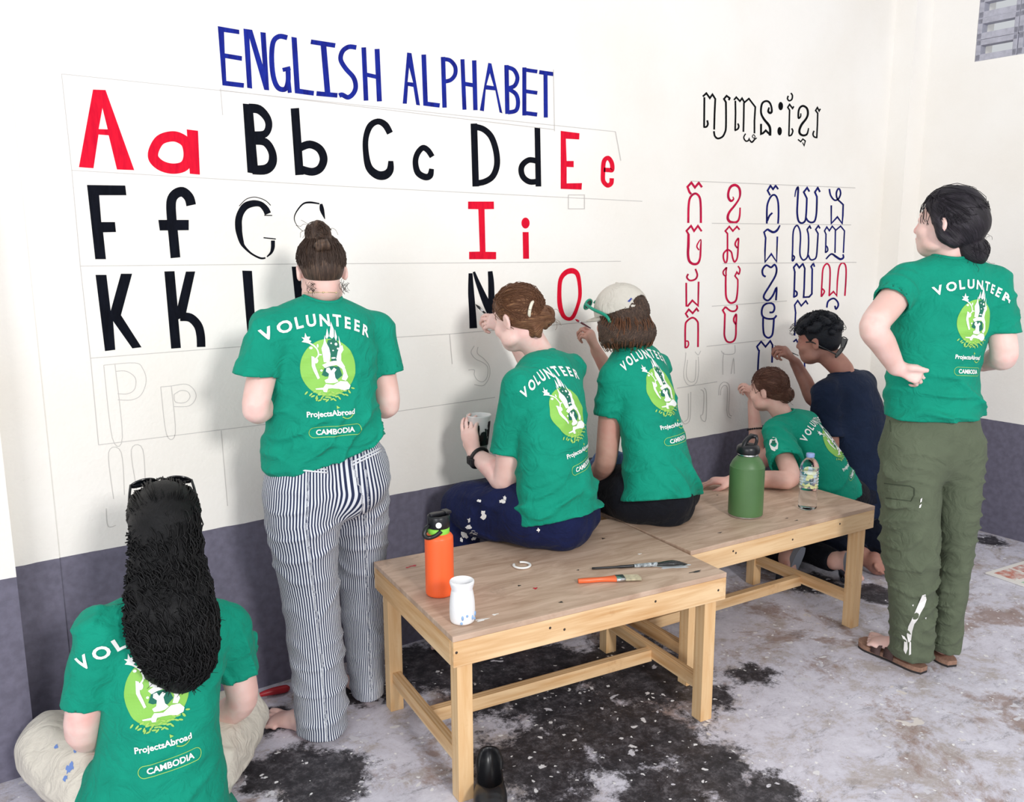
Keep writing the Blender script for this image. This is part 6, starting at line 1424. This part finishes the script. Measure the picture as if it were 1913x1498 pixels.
SP = [[(1723, 1112), (1729, 1110), (1731, 1120), (1727, 1133), (1720, 1145), (1714, 1158), (1708, 1166), (1704, 1180), (1702, 1196), (1697, 1200), (1694, 1186), (1697, 1170), (1703, 1158), (1710, 1142), (1716, 1128)],
      [(1690, 1190), (1695, 1196), (1696, 1212), (1692, 1222), (1688, 1214)], [(1699, 1196), (1702, 1200), (1702, 1222), (1698, 1224)], [(1684, 1186), (1690, 1189), (1693, 1196), (1687, 1193)],
      [(1720, 932), (1723, 930), (1722, 937), (1719, 939)], [(1718, 944), (1722, 941), (1720, 948), (1717, 949)], [(1728, 1154), (1731, 1153), (1730, 1157)], [(1704, 1130), (1707, 1129), (1706, 1133)]]
for pts in SP: decal(bvt, pts, M_wp, T6, 'paint_splash', .003)
mb = MB()
for line in (((1652, 903), (1700, 908), (1708, 912), (1708, 925), (1702, 936), (1655, 930)), ((1712, 768), (1714, 782), (1770, 790), (1772, 772)), ((1662, 785), (1664, 806))):
    P = []
    for a, b_ in zip(line[:-1], line[1:]):
        for t in np.linspace(0, 1, 6): P.append(on_cloth(bvt, a[0] + (b_[0] - a[0]) * t, a[1] + (b_[1] - a[1]) * t, .0015))
    P = [q for q in P if q is not None]
    if len(P) > 3: mb.tube(P, .0016, 5)
if mb.V: tag(mb.build('pocket_seam', cloth_mat('olive_seam', '474f40', .1), T6), kind='stuff')
# hair gathered low at the back
vh = Vol(hc - .24, hc + .24, .0040); hair_cap(vh, hc, M6, .95, grow=.004, nape=.026)
L6 = lambda x, y, z: hc + M6 @ (np.array([x, y, z]) * .95)
vh.chain([L6(0, -.085, .0), J6(1802, 452), J6(1818, 468), J6(1826, 478)], [.05, .040, .044, .03], k=.03)
vh.chain([L6(-.072, .005, .012), L6(-.082, -.012, -.040), L6(-.05, -.05, -.062)], [.012, .014, .02], k=.015)
vh.disp(folds(.004, [((1, .2, .1), .03, 1), ((.2, .2, 1), .05, .6)], 9, 1.0))
h6 = surf(vh, 'hair', M_hairdk, p6, 1, True); tg6 = M6.T @ (J6(1815, 465) - hc); flow_to(h6, hc, M6, tg6, .8)
strands_to(h6, M_hairdk, hc, M6, .98, tg6, 240); bun_strands(h6, M_hairdk, J6(1820, 468), .044, 90, 8, 14)
# sandals
M_cork = mat('cork', 'a5806c', .8, var=.3, vscale=120); M_strap = mat('brown_suede', '5b4644', .85, bump=.4, bscale=200); M_sole = mat('dark_rubber_sole', '2f2b2c', .7)
def sandal(parent, heel, d, sd, nm='sandal', up=(0, 0, 1), L=.268, w=1.0, strapmat=None, baseM=None, heelpoint=None, nstraps=2):
    u = nrm(up); d = nrm(np.array(d) - u * (np.array(d) @ u)); a = np.cross(d, u) * sd; heel = np.array(heel, float) - d * .014
    prof = [(0, .018), (.03, .031), (.08, .034), (.13, .034), (.18, .043), (.22, .046), (.25, .036), (L, .012)]
    out = catmull([(x, y_ * w + (.004 if x > .15 else 0)) for x, y_ in prof], 4); inn = catmull([(x, -y_ * w) for x, y_ in prof], 4)
    loop = [heel + d * q[0] + a * q[1] for q in out] + [heel + d * q[0] + a * q[1] for q in inn[::-1]]
    def slab_(z0, z1, nm_, mt, par, grow=0):
        V = [q + u * z0 for q in loop] + [q + u * z1 for q in loop]; n = len(loop)
        F = [tuple(range(n)), tuple(range(2 * n - 1, n - 1, -1))] + [(i, (i + 1) % n, n + (i + 1) % n, n + i) for i in range(n)]
        o = mesh_obj(nm_, V, F, mt, par); bm = bmesh.new(); bm.from_mesh(o.data); bmesh.ops.recalc_face_normals(bm, faces=bm.faces); bm.to_mesh(o.data); bm.free(); return o
    root = slab_(0, .008, nm, baseM or M_sole, parent); slab_(.008, .024, 'footbed', M_cork if baseM is None else baseM, root)
    for k, s_ in enumerate(((.105, .155) if nstraps == 2 else (.10, .15, .20))):
        for dx in (0,):
            mb = MB(); V = []; F = []; n = 13; wd_2 = .019
            for j in (-1, 1):
                for i in range(n):
                    t = PI * i / (n - 1); hh = (.062 if s_ < .13 else .046) if s_ < .18 else .034; V.append(heel + d * (s_ + .012 + j * wd_2) + a * (math.cos(t) * (.041 if s_ < .13 else .047) * w) + u * (.014 + math.sin(t) * (hh - j * .006)))
            m0 = len(V); V += [q + nrm(q - (heel + d * s_ + u * .01)) * .003 for q in V]
            for i in range(n - 1): F += [(i, i + 1, n + i + 1, n + i), (m0 + i, m0 + n + i, m0 + n + i + 1, m0 + i + 1), (i, m0 + i, m0 + i + 1, i + 1), (n + i, n + i + 1, m0 + n + i + 1, m0 + n + i)]
            mb.add(V, F, True); mb.build('strap', strapmat or M_strap, root)
    return root
sandal(p6, hL * np.array([1, 1, 0]) + dL * .005, dL, 1); sandal(p6, hR * np.array([1, 1, 0]) + dR * .005, dR, -1)

# ================================================================== person sitting cross legged at the lower left
f0, r0 = az(14)
Y0 = -.54
hc = J(308, 985, -.52); M0 = frame(nrm(np.array([.16, .95, -.30])), (.04, .1, 1)); C7 = J(312, 1118, -.56)
pel = onY(290, 1492, -.585); shL = J(185, 1178, -.57); shR = J(425, 1165, -.56)
elL = J(155, 1365, -.53); wrL = J(255, 1385, -.30); elR = J(452, 1305, -.52); wrR = J(370, 1380, -.30)
hipL = J(215, 1500, -.56); hipR = J(375, 1490, -.54); knL = onZ(72, 1385, .10); knR = onY(432, 1400, -.44)
knL = np.array([1.455, -.20, .135]); hipL[2] = max(hipL[2], .11); hipR[2] = max(hipR[2], .11); pel[2] = max(pel[2], .12)
knR = np.array([1.945, -.32, .11]); ftL = np.array([1.80, -.22, .06]); ftR = np.array([1.66, -.16, .06])
v = Vol([1.25, -.85, -.01], [2.15, .0, .96], .0048)
head_sdf(v, hc, M0, .88)
v.chain([C7 + f0 * .03 - np.array([0, 0, .05]), C7 + f0 * .03, hc + M0 @ np.array([0, -.02, -.05])], [.046, .046, .046], k=.015)
v.chain([pel, J(300, 1350, -.58), J(308, 1220, -.56)], [(.12, .07), (.11, .07), (.11, .06)], side=r0, k=.02)
v.chain([shL, C7 + np.array([.01, .035, -.07]), shR], [.034, .036, .034], k=.02)
v.chain([shL, shL * .5 + elL * .5, elL, elL * .6 + wrL * .4, wrL], [.045, .046, .042, .038, .026], k=.02)
v.chain([shR, shR * .5 + elR * .5, elR, elR * .6 + wrR * .4, wrR], [.045, .046, .042, .038, .026], k=.02)
hand_sdf(v, wrL, nrm([.5, .6, -.1]), nrm([0, .1, -1]), 1, (.5, .6, .6, .7), .1, (.4, .4), .9)
hand_sdf(v, wrR, nrm([-.5, .6, -.1]), nrm([0, .1, -1]), -1, (.5, .6, .6, .7), .1, (.4, .4), .9)
v.chain([hipL, knL, ftL + np.array([-.06, 0, 0])], [.07, .05, .034], k=.02); v.chain([hipR, knR, ftR + np.array([.06, .0, 0])], [.07, .05, .034], k=.02)
foot_sdf(v, ftL + np.array([-.04, 0, 0.01]), ftL + np.array([-.07, 0, -.035]), ftL + np.array([.11, .06, -.035]), up=(0, -.5, 1), side=1, s=1)
foot_sdf(v, ftR + np.array([.04, 0, 0.01]), ftR + np.array([.07, 0, -.035]), ftR + np.array([-.11, .05, -.035]), up=(0, -.5, 1), side=-1, s=1)
p0 = person_label(surf(v, 'person', S_fair, None, 1, True), 'person with very long curly black hair sitting cross legged on the floor')
S0 = [(onY(290, 1530, -.585), .165, .125), (J(292, 1478, -.585), .155, .118), (J(298, 1400, -.59), .140, .108), (J(300, 1310, -.59), .138, .102), (J(304, 1230, -.575), .150, .100), (J(308, 1170, -.565), .135, .088)]
S0[0] = (S0[0][0] * np.array([1, 1, 0]) + np.array([0, 0, .10]), .182, .150); S0[1] = (S0[1][0], .172, .142); S0[2] = (S0[2][0], .150, .118); S0 = [(S0[0][0] * np.array([1, 1, 0]) - np.array([0, 0, .02]), .186, .155)] + S0
slL = J(160, 1315, -.555); slR = J(447, 1258, -.54)
shirt0 = tshirt(S0, r0, (shL, shR), [(shL, slL, .052, .056, (-.1, 0, -1)), (shR, slR, .052, .054, (.15, 0, -1))], (C7 + f0 * .025, hc + M0 @ np.array([0, -.02, -.05])),
                np.array([pel[0], pel[1], .012]), M_green, p0, seed=44, hemn=nrm([.05, 0, -1]), amp=.018, fold_ks=[((.5, .1, 1), .07, 1.0), ((-.6, 0, .8), .08, .9), ((1, 0, .2), .09, .5)])
print_on(shirt0, J(292, 1300, -.70), -f0, r0, V=(.04, .02, 1), scale=.99, Rc=.28, rot=.10)
M_cream = cloth_mat('cream_canvas', 'dcd6c9', .1, bump=.3)
T0 = trousers([(J(240, 1470, -.56) * np.array([1, 1, 0]) + np.array([0, .02, .11]), .10, .085), (pel * np.array([1, 1, 0]) + np.array([0, .02, .115]), .145, .09), (hipR * np.array([1, 1, 0]) + np.array([0.0, .02, .11]), .10, .085)],
   [dict(P=[(hipL, .086, .086), (hipL * .5 + knL * .5, .092, .092), (knL, .078, .078), (knL * .55 + ftL * .45 + np.array([0, 0, .01]), .068, .062), (ftL + np.array([-.06, 0, .0]), .055, .05)]),
    dict(P=[(hipR, .086, .086), (hipR * .5 + knR * .5, .090, .088), (knR, .074, .072), (knR * .55 + ftR * .45, .066, .06), (ftR + np.array([.06, 0, .0]), .055, .05)])],
   r0, M_cream, p0, seed=48, amp=.010, extra=lambda v: v.plane((0, 0, .003), (0, 0, -1)))
bvt = bvh_of(T0); M_bluep = mat('blue_paint_stain', '6f8fd0', .6)
for i, (px, py, r) in enumerate(((128, 1437, 5), (122, 1452, 4), (134, 1430, 4), (140, 1402, 3), (105, 1395, 3))): splat(bvt, px, py, r, M_bluep, T0, i + 70, el=1.5)
# long curly hair
vh = Vol([1.40, -.86, .20], [2.05, -.30, .98], .0052); hair_cap(vh, hc, M0, .90, grow=.006, nape=.06)
CH = [(J(308, 985, -.57), .078, .085), (J(310, 1040, -.605), .080, .075), (J(315, 1090, -.635), .092, .062), (J(321, 1150, -.675), .100, .052), (J(328, 1205, -.695), .092, .046), (J(338, 1250, -.70), .072, .038), (J(342, 1278, -.70), .035, .022)]
vh.chain([c[0] for c in CH], [(c[1], c[2]) for c in CH], side=r0, k=.035)
fh = folds(.013, [((1, .1, .3), .026, 1), ((.9, .1, -.35), .032, .9)], 31, 1.3); vh.disp(lambda x, y, z: fh(x, y, z) * np.clip((.80 - z) / .1, .1, 1))
h0 = surf(vh, 'hair', M_hairbk, p0, 1, True); flow_to(h0, hc, M0, (0, 0, 1), .8, 'long')
mb = MB(); CH = [(J(306, 940, -.55), .070, .075)] + CH
for i in range(560):
    u0 = rng.uniform(-1, 1); t0 = rng.uniform(0, .72); ln = rng.uniform(.22, .45); P = []; ph = rng.uniform(0, 6.28); am = rng.uniform(.004, .011); fr = rng.uniform(18, 34)
    for j in range(15):
        t = min(t0 + ln * j / 14, 1.0) * (len(CH) - 1); a = int(min(t, len(CH) - 2)); q = t - a
        c_ = CH[a][0] * (1 - q) + CH[a + 1][0] * q; w_ = CH[a][1] * (1 - q) + CH[a + 1][1] * q; d_ = CH[a][2] * (1 - q) + CH[a + 1][2] * q
        th = u0 * 1.45; P.append(c_ + r0 * (w_ * 1.03 * math.sin(th)) - f0 * (d_ * 1.05 * math.cos(th)) + r0 * am * math.sin(ph + t * fr / 6 * 2) + np.array([0, 0, am * math.cos(ph + t * fr / 6 * 2)]) - f0 * am * .8 * math.cos(ph + t * 5))
    if i % 4 == 0: P += [P[-1] + r0 * rng.normal(0, .014) + np.array([0, 0, rng.normal(-.008, .008)])]
    mb.tube(P, [.0022] * (len(P) - 2) + [.0013, .0005], 3, caps=False)
tag(mb.build('hair_strands', M_hairbk, h0), kind='stuff')
strands_to(h0, M_hairbk, hc, M0, .92, (0, -1, -.35), 340, lift=1.045, grow=.006, r=.0018)
# sunglasses pushed up on the head
L0 = lambda x, y, z: hc + M0 @ (np.array([x, y, z]) * .88)
M_gblack = mat('black_glossy_frame', '0d0e11', .15, spec=.8)
sunglasses('sunglasses', 'black sunglasses pushed up on the long curly hair', (L0(0, .030, .140), M0[:, 0], M0 @ nrm([0, .45, .9]), M0 @ nrm([0, -.9, .45])), M_gblack, M_lens, .145, .1, lens_h=.030, lens_w=.058, temple=.12, drop=.01, bend=.006, r=.003)

# ================================================================== kneeling person in green leaning on the farther bench
f4, r4 = az(8)
J4 = JP(4.42, -.42)
hc = J4(1434, 728, .02); M4 = frame(nrm(np.array([-.25, .93, -.12])), (-.12, 0, 1)); C7 = J4(1470, 780, 0)
pel = J4(1556, 925, 0); shL = J4(1450, 806, -.09); shR = J4(1506, 790, .11)
elL = onZ(1476, 893, .548); wrL = onZ(1368, 898, .532)
elR = J(1418, 862, -.19); wrR = J(1406, 752, -.11)
hipL = pel - r4 * .09 - np.array([0, 0, .02]); hipR = pel + r4 * .09 - np.array([0, 0, .02])
knL = np.array([pel[0] - .10, -.12, .075]); knR = np.array([pel[0] + .12, -.12, .075])
anL = onZ(1480, 1062, .05) * np.array([1, 1, 0]) + np.array([.0, .04, .10]); anR = onZ(1572, 1072, .05) * np.array([1, 1, 0]) + np.array([0, .04, .10])
v = Vol([3.85, -.82, -.01], [4.95, .0, 1.05], .0055)
head_sdf(v, hc, M4, .80)
v.chain([C7 + f4 * .02 - np.array([-.02, 0, .05]), C7 + f4 * .02, hc + M4 @ np.array([0, -.02, -.05])], [.044, .044, .044], k=.015)
v.chain([pel, J4(1530, 862), J4(1497, 812)], [(.12, .08), (.11, .075), (.11, .07)], side=r4, k=.02)
v.chain([shL, C7 + np.array([.02, .03, -.06]), shR], [.034, .034, .034], k=.02)
v.chain([shL, shL * .5 + elL * .5, elL, elL * .6 + wrL * .4, wrL], [.040, .040, .039, .036, .026], k=.012)
v.chain([shR, shR * .5 + elR * .5, elR, elR * .5 + wrR * .5, wrR], [.040, .040, .036, .033, .023], k=.02)
hand_sdf(v, wrL, nrm([-.72, .65, -.02]), nrm([0, 0, -1]), 1, (.3, .35, .4, .5), .1, (.2, .2), .9)
hand_sdf(v, wrR, nrm([-.25, .1, 1]), nrm([-.5, .8, 0]), -1, (.8, 1.0, 1.1, 1.2), .05, (.7, .6), .82)
for h0_, k0, a0 in ((hipL, knL, anL), (hipR, knR, anR)):
    v.chain([h0_, k0], [.075, .05], k=.02, smooth=False); v.chain([k0, a0], [.048, .034], k=.02, smooth=False)
foot_sdf(v, anL, anL + np.array([.0, -.07, .055]), anL + np.array([-.05, -.02, -.14]) + np.array([0, -.06, 0.06]), up=(0, 1, .2), side=-1)
foot_sdf(v, anR, anR + np.array([.0, -.07, .055]), anR + np.array([.07, -.08, -.09]), up=(0, 1, .2), side=1)
p4 = person_label(surf(v, 'person', S_pink, None, 1, True), 'kneeling person in green leaning an elbow on the farther bench')
S4 = [(J4(1566, 950), .150, .115), (J4(1554, 915), .145, .110), (J4(1532, 868), .135, .100), (J4(1507, 826), .132, .092), (J4(1487, 802), .118, .080)]
V4 = nrm(C7 - pel); _u = nrm(r4 - V4 * (r4 @ V4)); _n = nrm(np.cross(_u, V4)); _n = _n if _n[1] < 0 else -_n
N4 = nrm(_n * .86 + _u * .50); U4 = nrm(_u * .86 - _n * .50)
slL = shL * .30 + elL * .70; slR = shR * .45 + elR * .55
hemd = nrm(S4[0][0] - S4[2][0])
shirt4 = tshirt(S4, U4, (shL, shR), [(shL, slL, .058, .070, None), (shR, slR, .048, .050, None)], (C7 + f4 * .015, hc + M4 @ np.array([0, -.02, -.05])),
                J4(1562, 934), M_green, p4, seed=55, hemn=hemd, amp=.012, fold_ks=[((.5, .1, 1), .06, 1.0), ((-.6, 0, .8), .07, .9)], neck_up=.014)
print_on(shirt4, J4(1513, 846) + N4 * .10, N4, U4, V=V4, scale=.86, Rc=.2, rot=0)
bv4 = bvh_of(shirt4)
decal(bv4, [(1438, 822), (1444, 816), (1450, 818), (1454, 828), (1453, 838), (1447, 843), (1441, 840), (1437, 830)], M_badge, shirt4, 'sleeve_patch', .003)
decal(bv4, [(1442, 823), (1448, 822), (1449, 829), (1442, 830)], M_printdark, shirt4, 'sleeve_patch_print', .004)
T4 = trousers([(pel + np.array([0, 0, .0]), .145, .11), (pel + np.array([0, .02, -.04]), .14, .11)],
   [dict(P=[(hipL, .09, .085), (hipL * .5 + knL * .5, .085, .082), (knL, .068, .066)]), dict(P=[(hipR, .09, .085), (hipR * .5 + knR * .5, .085, .082), (knR, .068, .066)]),
    dict(P=[(knL, .066, .064), (knL * .5 + anL * .5, .062, .06), (anL, .048, .046)], hem=(anL, nrm(anL - knL))), dict(P=[(knR, .066, .064), (knR * .5 + anR * .5, .062, .06), (anR, .048, .046)], hem=(anR, nrm(anR - knR)))],
   r4, M_black, p4, seed=58, amp=.007, vx=.0075)
vh = Vol(hc - .2, hc + .24, .0042); hair_cap(vh, hc, M4, .80); bp_ = J4(1467, 737, .0); bun(vh, bp_, .034, 21, 7)
h4 = surf(vh, 'hair', M_hairred, p4, 1, True); tg4 = M4.T @ (bp_ - hc); flow_to(h4, hc, M4, tg4); strands_to(h4, M_hairred, hc, M4, .80, tg4, 220); bun_strands(h4, M_hairred, bp_, .037, 60, 12, 6)
mb = MB(); wd4 = nrm(wrR - elR); a_ = nrm(np.cross(wd4, (0, 1, 0))); b_ = np.cross(wd4, a_); bc = elR * .45 + wrR * .55
for k in range(22): t = 2 * PI * k / 22; mb.ellipsoid(bc + (a_ * math.cos(t) + b_ * math.sin(t)) * .035, (.0048,) * 3, nu=8, nv=6)
tag(mb.build('bead_bracelet', mat('black_beads', '14151a', .3), p4), kind='stuff')
for a0, hh, dd_, sg in ((anL, anL + np.array([.0, -.075, .05]), (-.05, -.02, -.17), -1), (anR, anR + np.array([.0, -.075, .05]), (.07, -.03, -.15), 1)):
    sandal(p4, hh + np.array([0, -.012, 0]), nrm(dd_), sg, up=(0, 1, .2), L=.255, strapmat=mat('charcoal_webbing', '3a4050', .8), baseM=mat('grey_sandal_rubber', '878d98', .7), nstraps=3)
brush_between(J(1404, 722, -.08), onY(1388, 722, -.004), 'small brush held low by the wall near the dado', mat('maroon_handle', '4a1520', .4), M_wp, r=.0035, ext=.03)

# ================================================================== kneeling man in a navy shirt
f5, r5 = az(2)
J5 = JP(4.86, -.42)
hc = J5(1527, 636, -.02); M5 = frame(nrm(np.array([-.35, .92, -.10])), (-.1, 0, 1)); C7 = J5(1580, 692, .0)
pel = J5(1612, 915, .02); shL = J5(1543, 735, -.12); shR = J5(1612, 716, .13)
elL = J5(1549, 838, -.15); wrL = J5(1532, 862, .08); elR = J(1524, 748, -.22); wrR = J(1486, 678, -.125)
hipL = pel - r5 * .1 - np.array([0, 0, .03]); hipR = pel + r5 * .1 - np.array([0, 0, .03]); knL = np.array([pel[0] - .13, -.16, .085]); knR = np.array([pel[0] + .13, -.16, .085]); anL = knL + np.array([-.01, -.40, -.015]); anR = knR + np.array([0, -.40, -.015])
v = Vol([4.25, -.85, -.01], [5.45, .0, 1.28], .0055)
head_sdf(v, hc, M5, .93)
v.chain([C7 + f5 * .02 - np.array([0, 0, .06]), C7 + f5 * .02, hc + M5 @ np.array([0, -.025, -.05])], [.052, .052, .052], k=.015)
v.chain([pel, J5(1605, 830), J5(1595, 760)], [(.13, .08), (.12, .075), (.11, .06)], side=r5, k=.02)
v.chain([shL, C7 + np.array([0, .03, -.07]), shR], [.040, .040, .040], k=.02)
v.chain([shL, shL * .5 + elL * .5, elL, elL * .6 + wrL * .4, wrL], [.048, .047, .043, .038, .028], k=.02)
v.chain([shR, shR * .5 + elR * .5, elR, elR * .5 + wrR * .5, wrR], [.045, .044, .038, .035, .026], k=.02)
hand_sdf(v, wrL, nrm([-.4, .7, -.2]), nrm([.3, 0, -1]), 1, (.4, .5, .5, .6), .1, (.3, .3), 1)
hand_sdf(v, wrR, nrm([-.45, .25, .6]), nrm([-.5, .8, -.3]), -1, (.8, 1.0, 1.1, 1.2), .05, (.7, .6), 1.0)
for h0_, k0, a0 in ((hipL, knL, anL), (hipR, knR, anR)):
    v.chain([h0_, k0], [.08, .055], k=.02, smooth=False); v.chain([k0, a0], [.05, .036], k=.02, smooth=False)
    foot_sdf(v, a0, a0 + np.array([.0, -.07, .05]), a0 + np.array([0, -.14, -.07]) + np.array([0, 0, .03]), up=(0, 1, .3), side=1)
p5 = person_label(surf(v, 'person', S_brown, None, 1, True), 'kneeling person with short curly black hair and a navy t-shirt')
M_nshirt = cloth_mat('dark_navy_jersey', '16223a', .25)
S5 = [(J5(1616, 985, .02), .172, .125), (J5(1614, 925, .02), .168, .118), (J5(1606, 850, .01), .160, .112), (J5(1598, 780), .165, .106), (J5(1590, 735), .145, .092)]
slL = shL * .25 + elL * .75; slR = shR * .5 + elR * .5
shirt5 = tshirt(S5, r5, (shL, shR), [(shL, slL, .064, .066, (-.1, 0, -1)), (shR, slR, .056, .058, None)], (C7 + f5 * .02, hc + M5 @ np.array([0, -.02, -.05])),
                J5(1614, 955, .02), M_nshirt, p5, seed=66, hemn=(0, -.05, -1), amp=.018, vx=.0072, fold_ks=[((1, .1, .25), .07, 1.0), ((.9, 0, -.4), .08, .9)], neck_r=.056)
T5 = trousers([(pel + np.array([0, 0, -.0]), .165, .12), (pel + np.array([0, .02, -.05]), .16, .12)],
   [dict(P=[(hipL, .105, .1), (hipL * .5 + knL * .5, .098, .095), (knL, .08, .078)]), dict(P=[(hipR, .105, .1), (hipR * .5 + knR * .5, .098, .095), (knR, .08, .078)]),
    dict(P=[(knL, .08, .078), (knL * .5 + anL * .5, .078, .070), (anL, .06, .055)], hem=(anL, nrm(anL - knL))), dict(P=[(knR, .08, .078), (knR * .5 + anR * .5, .078, .07), (anR, .06, .055)], hem=(anR, nrm(anR - knR)))],
   r5, cloth_mat('dark_track_cotton', '161b2b', .25), p5, seed=68, amp=.010, vx=.0075, extra=lambda v: v.plane((0, 0, .004), (0, 0, -1)))
# curly top, short sides
vh = Vol(hc - .22, hc + .24, .0045); L5 = lambda x, y, z: hc + M5 @ (np.array([x, y, z]) * .93)
hair_cap(vh, hc, M5, .93, grow=-.002, nape=.0174)
for i in range(85):
    d = nrm([rng.normal(0, 1), rng.normal(.15, 1), abs(rng.normal(0, 1)) + .30]); q = L5(d[0] * .086, -.014 + d[1] * .108, .036 + d[2] * .100)
    vh.ell(q, [.017, .017, .015], None, .010)
h5 = surf(vh, 'hair', M_hairnv, p5, 1, True); flow_to(h5, hc, M5, (0, 0, 1), .8, 'long')
mb = MB()
for i in range(260):
    d = nrm([rng.normal(0, 1), rng.normal(.25, 1), abs(rng.normal(0, 1)) + .22]); q = L5(d[0] * .096, -.014 + d[1] * .118, .036 + d[2] * .112); a = nrm(np.cross(d, rng.normal(0, 1, 3))); b_ = np.cross(d, a); ph = rng.uniform(0, 6); rr0 = rng.uniform(.005, .010)
    mb.tube([q + (a * math.cos(ph + t) + b_ * math.sin(ph + t)) * rr0 + M5 @ d * t * .0012 for t in np.linspace(0, 5, 9)], .0014, 3, caps=False)
for i in range(12):
    q = L5(rng.uniform(-.05, .02), .085, .085 + rng.uniform(-.02, .02)); P = [q]; a0 = rng.uniform(0, 6)
    for j in range(8): a0 += .8; P.append(P[-1] + M5 @ np.array([.002 * math.cos(a0), .0045, -.002 + .006 * math.sin(a0)]))
    mb.tube(catmull(P, 2), .001, 3, caps=False)
tag(mb.build('hair_strands', M_hairnv, h5), kind='stuff')
# glasses worn backwards round the neck
G = empty('glasses', tuple(J5(1575, 650, -.04))); tag(G, 'black framed glasses hooked backwards behind the head of the person in navy', 'glasses'); g0 = J5(1575, 650, -.04)
mb = MB(); mb.tube(catmull([L5(-.078, .035, .008), L5(-.083, .0, .006), L5(-.08, -.05, -.025), J5(1562, 662, -.08)], 5), .0032, 7); o = mb.build('temple', M_gblack, G)
mb2 = MB(); mb2.tube(catmull([L5(.078, .02, .008), L5(.082, -.04, -.01), J5(1584, 634, .02)], 5), .0032, 7); o2 = mb2.build('temple', M_gblack, G)
for k, (aa_, bb_, cc_, dd_) in enumerate((((1561, 663), (1572, 648), (1574, 655), (1562, 668)), ((1571, 650), (1573, 630), (1583, 635), (1574, 655)))):
    P = [J5(*aa_, -.09 + .05 * k), J5(*bb_, -.06 + .05 * k), J5(*cc_, -.05 + .05 * k), J5(*dd_, -.08 + .05 * k)]; mb = MB(); mb.tube(catmull(P + [P[0]], 3), .0028, 6); r__ = mb.build('lens_rim', M_gblack, G); mesh_obj('lens', P, [(0, 1, 2, 3)], M_lens, G)
for o in G.children: 
    o.location = -Vector(g0)
brush_between(J(1482, 660, -.115), onY(1446, 645, -.004), 'thin black liner brush drawing the navy script', M_blackpl, mat('navy_bristle', '12153f', .4), r=.0032, ext=.03)
# painted sign marks on the corner, seen between arm and shirt
letter('0', P_kblack, [('SL', 2.6, [(1660, 622), (1666, 619), (1668, 624), (1662, 627)]), ('SL', 2.6, [(1659, 632), (1665, 629), (1667, 634), (1661, 637)])], name='painted_mark', label='small black mark painted near the corner')
letter('0', P_kred, [('L', 3, [(1659, 643), (1668, 640)]), ('L', 2.5, [(1658, 647), (1668, 645)])], name='painted_mark', label='small red mark painted near the corner')
# black clog under the nearer bench
a = onZ(903, 1404, 0); b_ = onZ(905, 1530, 0); a[2] = b_[2] = 0; d = nrm(b_ - a); s_ = np.cross(d, (0, 0, 1)); L = .27
v = Vol(np.minimum(a, b_) - .1, np.maximum(a, b_) + .14, .0045)
bb = onZ(905, 1452, .055) * np.array([1, 1, 0]) - d * .095 + s_ * -.0 + np.array([.018, 0, 0])
v.chain([bb + d * .03 + np.array([0, 0, .04]), bb + d * .10 + np.array([0, 0, .035]), bb + d * .17 + np.array([0, 0, .038]), bb + d * .225 + np.array([0, 0, .03])], [(.036, .042), (.039, .038), (.046, .040), (.041, .03)], side=s_, k=0)
v.chain([bb + d * .03 + np.array([0, 0, .055]), bb + d * .01 + np.array([0, 0, .075])], [(.036, .02), (.030, .014)], side=s_, k=.02, smooth=False)
v.ecarve(bb + d * .095 + np.array([0, 0, .080]), [.037, .085, .064], np.stack([s_, d, np.array([0, 0, 1.])], 1), .006)
v.plane((0, 0, .002), (0, 0, -1))
o = surf(v, 'clog', mat('black_rubber', '17181c', .35, spec=.6), None, 1, True); tag(o, 'empty black rubber clog on the floor under the nearer bench', 'shoe')
